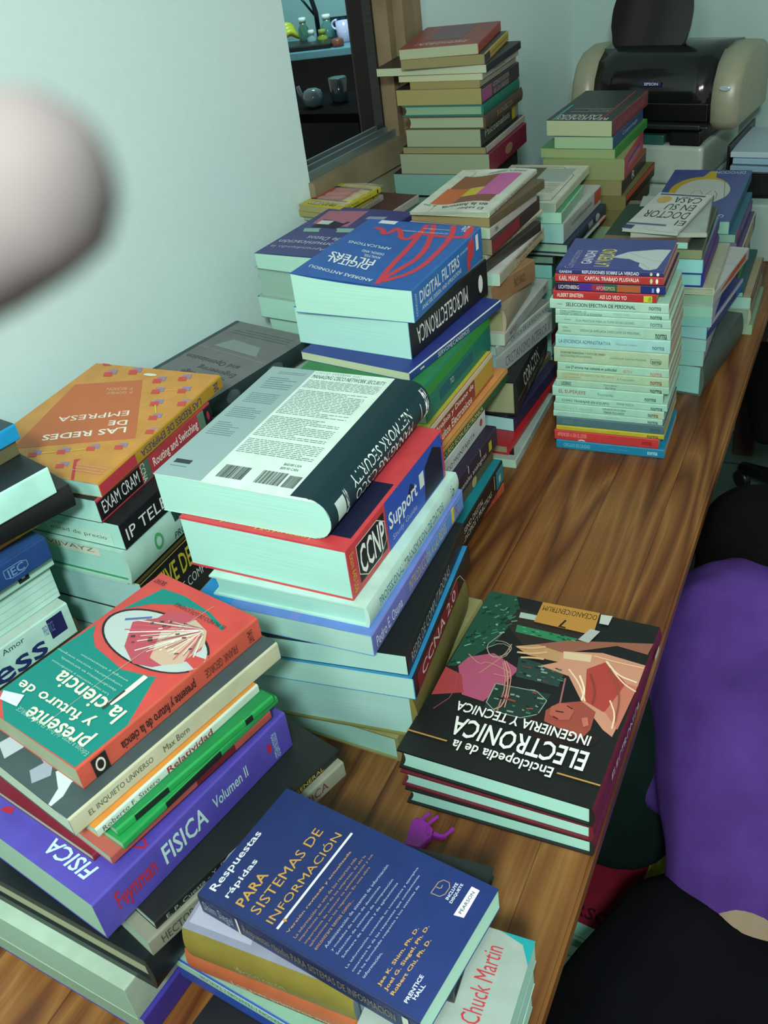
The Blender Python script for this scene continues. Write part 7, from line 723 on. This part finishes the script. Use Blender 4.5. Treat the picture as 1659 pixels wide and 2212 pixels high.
# ------------------------------------------------------------------ kitchen beyond the opening
KR = math.radians(20); KO = Vector((-2.55, 4.33, 0)); KU = Vector((math.cos(KR), math.sin(KR), 0)); KN = Vector((-math.sin(KR), math.cos(KR), 0))
def kp(s, dd, z): return KO + KU*s + KN*dd + Vector((0, 0, z))
k = empty('kitchen_counter', kp(.2, 0, FZ), KR); tag(k, 'dark kitchen counter with a pale worktop seen through the opening', 'kitchen counter')
bm = bmesh.new(); box(bm, -.8, .7, .03, .42, 0, .86); child('cabinet', bm, mat('#0e1214', 'plastic'), k)
bm = bmesh.new(); box(bm, -.8, .7, 0, .42, .86, .895, bev=.004); child('worktop', bm, mat('#5c8c98', 'plastic'), k)
def ktag(o, l, c): return tag(o, l, c)
bm = bmesh.new(); box(bm, -.17, .10, -.1, .08, 0, .022, bev=.006); o = from_bm('serving_tray', bm, mat('#12181a', 'plastic')); o.location = kp(.06, .12, .146); o.rotation_euler = (0, 0, KR); ktag(o, 'dark tray along the front of the kitchen worktop', 'tray')
def banana_curve(dx, dz): return [(dx - .045 + .015*i, .002*i, dz + .035*math.sin(math.pi*i/6)) for i in range(7)]
bm = bmesh.new()
for q in range(3): tube(bm, [(x, y + .022*q, z) for x, y, z in banana_curve(0, .018 + .012*q)], [.004, .012, .016, .017, .016, .012, .004], 8)
o = from_bm('banana_bunch', bm, mat('#a3b02e', 'plastic'), None, True); o.location = kp(-.04, .1, .168); o.rotation_euler = (0, 0, KR + .4); ktag(o, 'small yellow-green banana bunch on the dark kitchen tray', 'bananas')
def jar(s, dd, h, r, c, l, capc=None, z=.146):
    e = empty('glass_jar', kp(s, dd, z)); ktag(e, l, 'jar'); e['group'] = 'jars on the kitchen worktop'
    bm = bmesh.new(); lathe(bm, [(r*.9, 0), (r, .01), (r, h*.7), (r*.6, h*.85), (r*.6, h)], (0, 0, 0), 16); child('jar_body', bm, mat(c, 'gloss'), e, True)
    bm = bmesh.new(); lathe(bm, [(r*.68, h), (r*.68, h + .018), (r*.5, h + .02)], (0, 0, 0), 16); child('lid', bm, mat(capc or '#c8dcd8', 'gloss'), e, True)
jar(.01, .2, .10, .026, '#3c6a5c', 'tall green jar with pale lid left of the dark faucet')
jar(.125, .22, .10, .030, '#4a7a78', 'teal jar with a bright round lid right of the dark faucet')
jar(.055, .14, .05, .022, '#6f9498', 'small grey jar in front of the dark faucet')
jar(.105, .16, .045, .026, '#6f8a2c', 'low jar with yellow-green contents on the worktop', '#7f9a3c')
e = empty('faucet', kp(.04, .3, .146)); ktag(e, 'dark curved kitchen faucet rising from the worktop', 'faucet')
bm = bmesh.new(); tube(bm, [(.03, 0, 0), (.03, 0, .12), (.01, 0, .2), (-.03, -.02, .25), (-.06, -.05, .24), (-.065, -.06, .2)], .012, 10); child('spout', bm, mat('#1c2a30', 'metal'), e, True)
bm = bmesh.new(); tube(bm, [(.03, 0, .10), (-.02, -.01, .17), (-.05, -.02, .21)], .006, 8); child('lever', bm, mat('#1c2a30', 'metal'), e, True)
e = empty('mug', kp(.215, .16, .146)); ktag(e, 'pale lilac mug with a ring handle at the right end of the worktop', 'mug')
bm = bmesh.new(); lathe(bm, [(.03, 0), (.036, .01), (.04, .09), (.036, .09), (.032, .012)], (0, 0, 0), 20); child('mug_body', bm, mat('#b4b8dc', 'gloss'), e, True)
bm = bmesh.new(); tube(bm, [(-.036 - .028*math.sin(math.pi*i/10), 0, .075 + .02*math.cos(math.pi*i/10) + .0) for i in range(11)], .005, 8); child('handle', bm, mat('#c4c8e4', 'gloss'), e, True)
e = empty('dish_rack', kp(.17, .3, .146), KR); ktag(e, 'dark dish rack behind the jars by the mug', 'dish rack')
bm = bmesh.new()
for q in range(5): tube(bm, [(-.05 + .03*q, 0, 0), (-.05 + .03*q, 0, .09)], .003, 6)
tube(bm, [(-.06, 0, .09), (.08, 0, .09)], .004, 6); tube(bm, [(-.06, 0, .004), (.08, 0, .004)], .004, 6); child('wire_frame', bm, mat('#22343a', 'metal'), e)
bm = bmesh.new(); box(bm, -.055, .075, .006, .02, .005, .085, bev=.003); child('plate_row', bm, mat('#2c5a78', 'plastic'), e)
bm = bmesh.new(); lathe(bm, [(.028, 0), (.03, .008), (.028, .03), (.02, .034)], (0, 0, 0), 14); o = from_bm('bowl', bm, mat('#6a3a2c', 'plastic'), None, True); o.location = kp(.19, .05, .146); ktag(o, 'small brown bowl at the worktop edge below the mug', 'bowl')
f = empty('refrigerator', (-1.35, 3.38, FZ)); tag(f, 'tall black refrigerator seen through the right half of the opening', 'refrigerator')
bm = bmesh.new(); box(bm, -.265, .25, -.3, .25, 0, 1.75, bev=.01); child('body', bm, mat('#060708', 'plastic'), f)
bm = bmesh.new(); tube(bm, [(.06, -.325, .75), (.06, -.325, 1.15)], .008, 8); box(bm, .05, .07, -.325, -.3, .77, .79); box(bm, .05, .07, -.325, -.3, 1.11, 1.13); child('handle', bm, mat('#15181a', 'metal'), f)
s = empty('side_table', (-2.05, 3.62, FZ)); tag(s, 'low dark side table in the kitchen holding white crockery', 'side table')
bm = bmesh.new(); box(bm, -.3, .3, -.18, .18, .80, .835, bev=.004); child('table_top', bm, mat('#050606', 'cloth'), s)
for x, y in ((-.26, -.15), (.26, -.15), (-.26, .15), (.26, .15)):
    bm = bmesh.new(); box(bm, x - .02, x + .02, y - .02, y + .02, 0, .80); child('leg', bm, mat('#050606', 'cloth'), s)
e = empty('teapot', (-2.05, 3.55, FZ + .835)); tag(e, 'white teapot glimpsed in the dark kitchen below the worktop', 'teapot')
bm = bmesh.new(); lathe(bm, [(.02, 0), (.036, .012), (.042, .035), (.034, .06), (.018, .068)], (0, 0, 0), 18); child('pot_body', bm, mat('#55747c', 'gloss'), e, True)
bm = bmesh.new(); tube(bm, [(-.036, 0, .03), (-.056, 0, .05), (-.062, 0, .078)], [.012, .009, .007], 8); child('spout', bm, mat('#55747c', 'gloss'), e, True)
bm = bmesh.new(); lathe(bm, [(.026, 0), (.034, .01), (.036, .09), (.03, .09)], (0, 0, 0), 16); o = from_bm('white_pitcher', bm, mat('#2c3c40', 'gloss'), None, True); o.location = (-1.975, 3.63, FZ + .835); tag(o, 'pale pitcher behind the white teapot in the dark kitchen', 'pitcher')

# ------------------------------------------------------------------ office chair at the far right
c = empty('office_chair', (.055, 2.10, FZ), math.radians(12)); tag(c, 'black office chair with star base beyond the table edge', 'office chair')
blk = mat('#0b0c0d', 'cloth'); blp = mat('#0e1112', 'plastic')
bm = bmesh.new(); box(bm, -.2, .2, -.045, .03, .77, 1.09, bev=.04, seg=4); child('backrest', bm, blk, c, True)
bm = bmesh.new(); box(bm, -.22, .22, .02, .46, .40, .48, bev=.035, seg=4); child('seat', bm, blk, c, True)
bm = bmesh.new(); tube(bm, [(0, .0, .85), (0, -.06, .6), (0, .05, .40), (0, .2, .40)], .02, 8); child('back_bar', bm, blp, c, True)
bm = bmesh.new(); tube(bm, [(0, .22, .08), (0, .22, .41)], .028, 12); child('gas_column', bm, blp, c, True)
for q in range(5):
    a = 2*math.pi*q/5 + 2.2; x, y = .3*math.cos(a), .3*math.sin(a)
    bm = bmesh.new(); tube(bm, [(0, .22, .12), (x*.6, .22 + y*.6, .10), (x, .22 + y, .07)], [.03, .024, .018], 8); lg = child('base_leg', bm, blp, c, True)
    bm = bmesh.new(); lathe(bm, [(.02, -.012), (.028, -.008), (.028, .008), (.02, .012)], (0, 0, 0), 14); w_ = child('caster', bm, blp, lg, True); w_.matrix_local = Matrix.Translation((x, .22 + y, .029)) @ Matrix.Rotation(math.radians(90), 4, 'X') @ Matrix.Rotation(a, 4, 'Y')

# ------------------------------------------------------------------ person bending at the right, back to the viewer
def blob(name, caps, m, parent, vox=.011, it=10, fold=0):
    """one continuous surface around tapered limbs: capsules fused by a voxel remesh and smoothed"""
    bm = bmesh.new()
    for p0, r0, p1, r1 in caps:
        n = max(2, int((Vector(p1) - Vector(p0)).length / .03))
        for i in range(n + 1):
            s = i / n; c = Vector(p0).lerp(Vector(p1), s)
            g = bmesh.ops.create_icosphere(bm, subdivisions=2, radius=r0 + (r1 - r0) * s)
            bmesh.ops.translate(bm, vec=c, verts=g['verts'])
    me = bpy.data.meshes.new(name); bm.to_mesh(me); bm.free()
    o = bpy.data.objects.new(name, me); COL.objects.link(o)
    md = o.modifiers.new('r', 'REMESH'); md.mode = 'VOXEL'; md.voxel_size = vox
    sm = o.modifiers.new('s', 'SMOOTH'); sm.iterations = it; sm.factor = .5
    bpy.context.view_layer.update()
    out = bpy.data.meshes.new_from_object(o.evaluated_get(bpy.context.evaluated_depsgraph_get())); out.name = name
    bpy.data.objects.remove(o); out.materials.clear(); out.materials.append(m)
    if fold:
        for v in out.vertices:
            x, y, z = v.co
            v.co += v.normal * fold * (.6*math.sin(30*y + 12*x + 3*math.sin(8*x + 4) + 6*z) + .5*math.sin(19*y - 24*x + 1.3) + .3*math.sin(58*y + 35*x - 20*z))
    for p in out.polygons: p.use_smooth = True
    o = bpy.data.objects.new(name, out); COL.objects.link(o); o.parent = parent
    if parent: o.matrix_parent_inverse = Matrix.Translation(parent.location).inverted()
    return o
def skin(name, V, E, m, parent, levels=2, root=0):
    me = bpy.data.meshes.new(name); me.from_pydata([v[:3] for v in V], E, [])
    o = bpy.data.objects.new(name, me); COL.objects.link(o)
    md = o.modifiers.new('skin', 'SKIN'); md.use_smooth_shade = True
    for i, v in enumerate(me.skin_vertices[0].data): v.radius = (V[i][3], V[i][3]); v.use_root = (i == root)
    sb = o.modifiers.new('sub', 'SUBSURF'); sb.levels = levels; sb.render_levels = levels
    bpy.context.view_layer.update()
    out = bpy.data.meshes.new_from_object(o.evaluated_get(bpy.context.evaluated_depsgraph_get()))
    out.name = name; bpy.data.objects.remove(o); out.materials.clear(); out.materials.append(m)
    for p in out.polygons: p.use_smooth = True
    o = bpy.data.objects.new(name, out); COL.objects.link(o); o.parent = parent
    o.matrix_parent_inverse = Matrix.Translation(parent.location).inverted()
    return o
P = empty('person', (.09, .80, FZ)); tag(P, 'person in a purple sweatshirt and black trousers crouching beside the table, back turned', 'person')
skinm = mat('#7c6a50', 'plastic', .6)
def chain(*pr): return [(a[:3], a[3], c[:3], c[3]) for a, c in zip(pr, pr[1:])]
body = []
for dx in (-.075, 0, .08): body += chain((.085 + dx, .76, -.46, .09), (.085 + dx, .86, -.395, .095), (.06 + dx, 1.10, -.21, .105), (.03 + dx*.9, 1.22, -.15, .09))
body += chain((.02, 1.24, -.14, .08), (.0, 1.33, -.11, .052), (-.03, 1.40, -.13, .085), (-.05, 1.46, -.18, .09))
body += chain((-.10, 1.21, -.18, .06), (-.085, 1.06, -.32, .048), (-.05, 1.22, -.51, .036), (.03, 1.335, -.60, .028))
body += chain((.19, 1.21, -.16, .06), (.30, 1.06, -.31, .048), (.24, 1.24, -.52, .036), (.22, 1.335, -.60, .028))
for s, hx, kx, ax in ((-1, -.02, -.03, -.08), (1, .19, .29, .25)): body += chain((hx, .78, -.50, .10), (kx, 1.04, -.60, .075), (ax, .82, -.69, .05), (ax, .62, -.705, .036))
body = [((a[0] - .035, a[1], a[2]), r, (c[0] - .035, c[1], c[2]), q) for a, r, c, q in body]
blob('body', body, skinm, P)
for sx, hx, hz in ((-1, .03, -.60), (1, .22, -.60)):             # hands: palm, four fingers and a thumb, reaching to the floor
    V = [(hx, 1.335, hz, .024), (hx, 1.375, hz - .03, .026)]; Eh = [(0, 1)]
    for q, (dx, ln) in enumerate(((-.024, .05), (-.008, .058), (.008, .055), (.023, .044))):
        b0 = len(V); V += [(hx + dx, 1.39, hz - .040, .010), (hx + dx*1.1, 1.39 + ln*.6, hz - .052, .009), (hx + dx*1.1, 1.39 + ln*.85, hz - .052 - ln*.5, .008)]; Eh += [(1, b0), (b0, b0+1), (b0+1, b0+2)]
    b0 = len(V); V += [(hx - sx*.026, 1.36, hz - .03, .011), (hx - sx*.042, 1.385, hz - .05, .009), (hx - sx*.040, 1.405, hz - .065, .008)]; Eh += [(0, b0), (b0, b0+1), (b0+1, b0+2)]
    skin('hand', V, Eh, skinm, P)
purple = mat('#4c3279', 'cloth')
sw = []
for dx in (-.08, 0, .085): sw += chain((.088 + dx, .895, -.375, .098), (.085 + dx, .93, -.33, .105), (.06 + dx, 1.10, -.205, .128), (.03 + dx*.9, 1.22, -.15, .112))
sw += chain((-.115, 1.22, -.17, .085), (.19, 1.22, -.155, .09)) + chain((.01, 1.27, -.13, .085), (.0, 1.315, -.115, .066))
sw += chain((-.125, 1.20, -.18, .08), (-.10, 1.05, -.33, .068), (-.055, 1.20, -.50, .052)) + chain((.20, 1.20, -.155, .085), (.30, 1.06, -.31, .072), (.245, 1.22, -.50, .052))
sw = [((a[0] - .035 - .02*max(0, a[1] - 1.0)/.2, a[1], a[2]), r, (c[0] - .035 - .02*max(0, c[1] - 1.0)/.2, c[1], c[2]), q) for a, r, c, q in sw]
blob('sweatshirt', sw, purple, P, fold=.007)
black = mat('#0a0b10', 'cloth')
tr = []
for dx, yy in ((-.11, .815), (0, .785), (.11, .70)): tr += chain((.04 + dx*1.3, .71, -.515, .155), (.045 + dx, yy, -.435 + .3*(yy - .8), .128))
for hx, kx, ax in ((-.07, -.035, -.08), (.19, .29, .25)): tr += chain((hx, .72, -.54, .145), (kx, 1.03, -.605, .098), (ax, .82, -.675, .075), (ax, .66, -.69, .052))
blob('trousers', tr, black, P, fold=.004)
hair = mat('#0b0909', 'cloth')
blob('hair', chain((-.04, 1.31, -.075, .07), (-.06, 1.38, -.105, .112), (-.085, 1.46, -.165, .112), (-.105, 1.50, -.23, .075)) + chain((-.07, 1.42, -.13, .11), (-.135, 1.47, -.24, .06)) + chain((-.07, 1.42, -.13, .11), (.0, 1.46, -.24, .06)), hair, P, fold=.004)
shoe = mat('#101214', 'plastic')
for x in (-.06, .24):
    skin('shoe', [(x, .66, -.70, .036), (x, .58, -.70, .04), (x, .50, -.715, .03)], [(0, 1), (1, 2)], shoe, P)

# rounded dark green bag on the floor books beside the table
bm = bmesh.new(); box(bm, -.105, .105, -.215, .215, 0, .385, bev=.10, seg=6)
e = empty('shoulder_bag', (-.245, 1.19, FZ + .172), math.radians(8)); tag(e, 'dark green rounded bag standing between the table edge and the purple sweatshirt', 'bag')
child('bag_body', bm, mat('#0e1f1b', 'cloth'), e, True)
bm = bmesh.new(); tube(bm, [(0, -.12, .375), (.0, -.10, .40), (.0, 0, .41), (.0, .10, .40), (0, .12, .375)], .010, 8); child('strap', bm, mat('#0b1815', 'cloth'), e, True)

# books on the floor under the table edge
fl = [((-.325, .90), .125, .045, '#6c1424', 'dark red covered manual on the floor pile under the table edge', 83), ((-.32, .905), .095, .03, '#8a9a3a', 'yellow and green spined book second in the floor pile', 80), ((-.315, .90), .06, .035, '#6f9a88', 'mint-paged book third in the floor pile', 85), ((-.32, .895), .0, .06, '#22342e', 'thick dark book at the bottom of the floor pile', 82)]
FB = []
for (x, y), z, T, c, l, a in fl:
    b = dict(g='books piled on the floor', l=l, p=(x + .14, y, FZ + z), a=a, s=(.21, .15, T), c=c, sc='#8a8a24' if z > .06 else c, pg='#7fb8a4')
    if z > .12: b['d'] = [('q', 'c', '#2a0a10', 'CURSO', (.9, .16), (-.75, 0), (0, -.11), 'b'), ('t', 's', '#1c1c10', '4 5', .05, .2, .2, .8, 'b')]
    build_book(b)

# ------------------------------------------------------------------ the hand that holds the camera: one fingertip strays in front of the lens
CW = co.matrix_world.copy()
def cw(r, u, f): return CW @ Vector((r, u, -f))                     # right, up, forward of the lens, metres
H = empty('hand', cw(-.075, -.03, -.03)); tag(H, 'blurred fingertip of the hand holding the camera, at the left edge against the white wall', 'hand')
def hc(*pr): return [(tuple(cw(*a[:3])), a[3], tuple(cw(*c[:3])), c[3]) for a, c in zip(pr, pr[1:])]
hand = hc((-.0150, .0133, .0400, .0046), (-.0215, .0108, .0395, .0058), (-.034, .004, .034, .0070), (-.052, -.008, .016, .0080), (-.064, -.020, -.012, .0095))      # index finger
hand += hc((-.064, -.020, -.012, .0100), (-.085, -.055, -.040, .0130), (-.100, -.085, -.060, .0150)) + hc((-.078, -.018, -.030, .0110), (-.098, -.055, -.052, .0130), (-.112, -.085, -.066, .0150)) + hc((-.062, -.038, -.004, .0100), (-.078, -.068, -.030, .0120), (-.094, -.090, -.056, .0140))   # palm
hand += hc((-.070, -.028, -.006, .0090), (-.056, -.032, .012, .0080), (-.050, -.040, .004, .0072), (-.056, -.046, -.010, .0068))      # middle finger, curled
hand += hc((-.072, -.042, -.004, .0085), (-.060, -.050, .010, .0075), (-.054, -.056, .002, .0068), (-.060, -.060, -.010, .0064))
hand += hc((-.078, -.058, -.008, .0078), (-.068, -.066, .004, .0066), (-.063, -.070, -.004, .0060), (-.068, -.074, -.012, .0056))
hand += hc((-.092, -.060, -.060, .0110), (-.072, -.030, -.052, .0088), (-.056, -.012, -.044, .0078))                                   # thumb
hand += hc((-.105, -.090, -.064, .0180), (-.150, -.170, -.120, .0260), (-.200, -.250, -.190, .0330), (-.240, -.300, -.260, .0370))     # wrist and forearm
blob('hand_skin', hand, mat('#625a59', 'plastic', .95), H, vox=.0016, it=6)
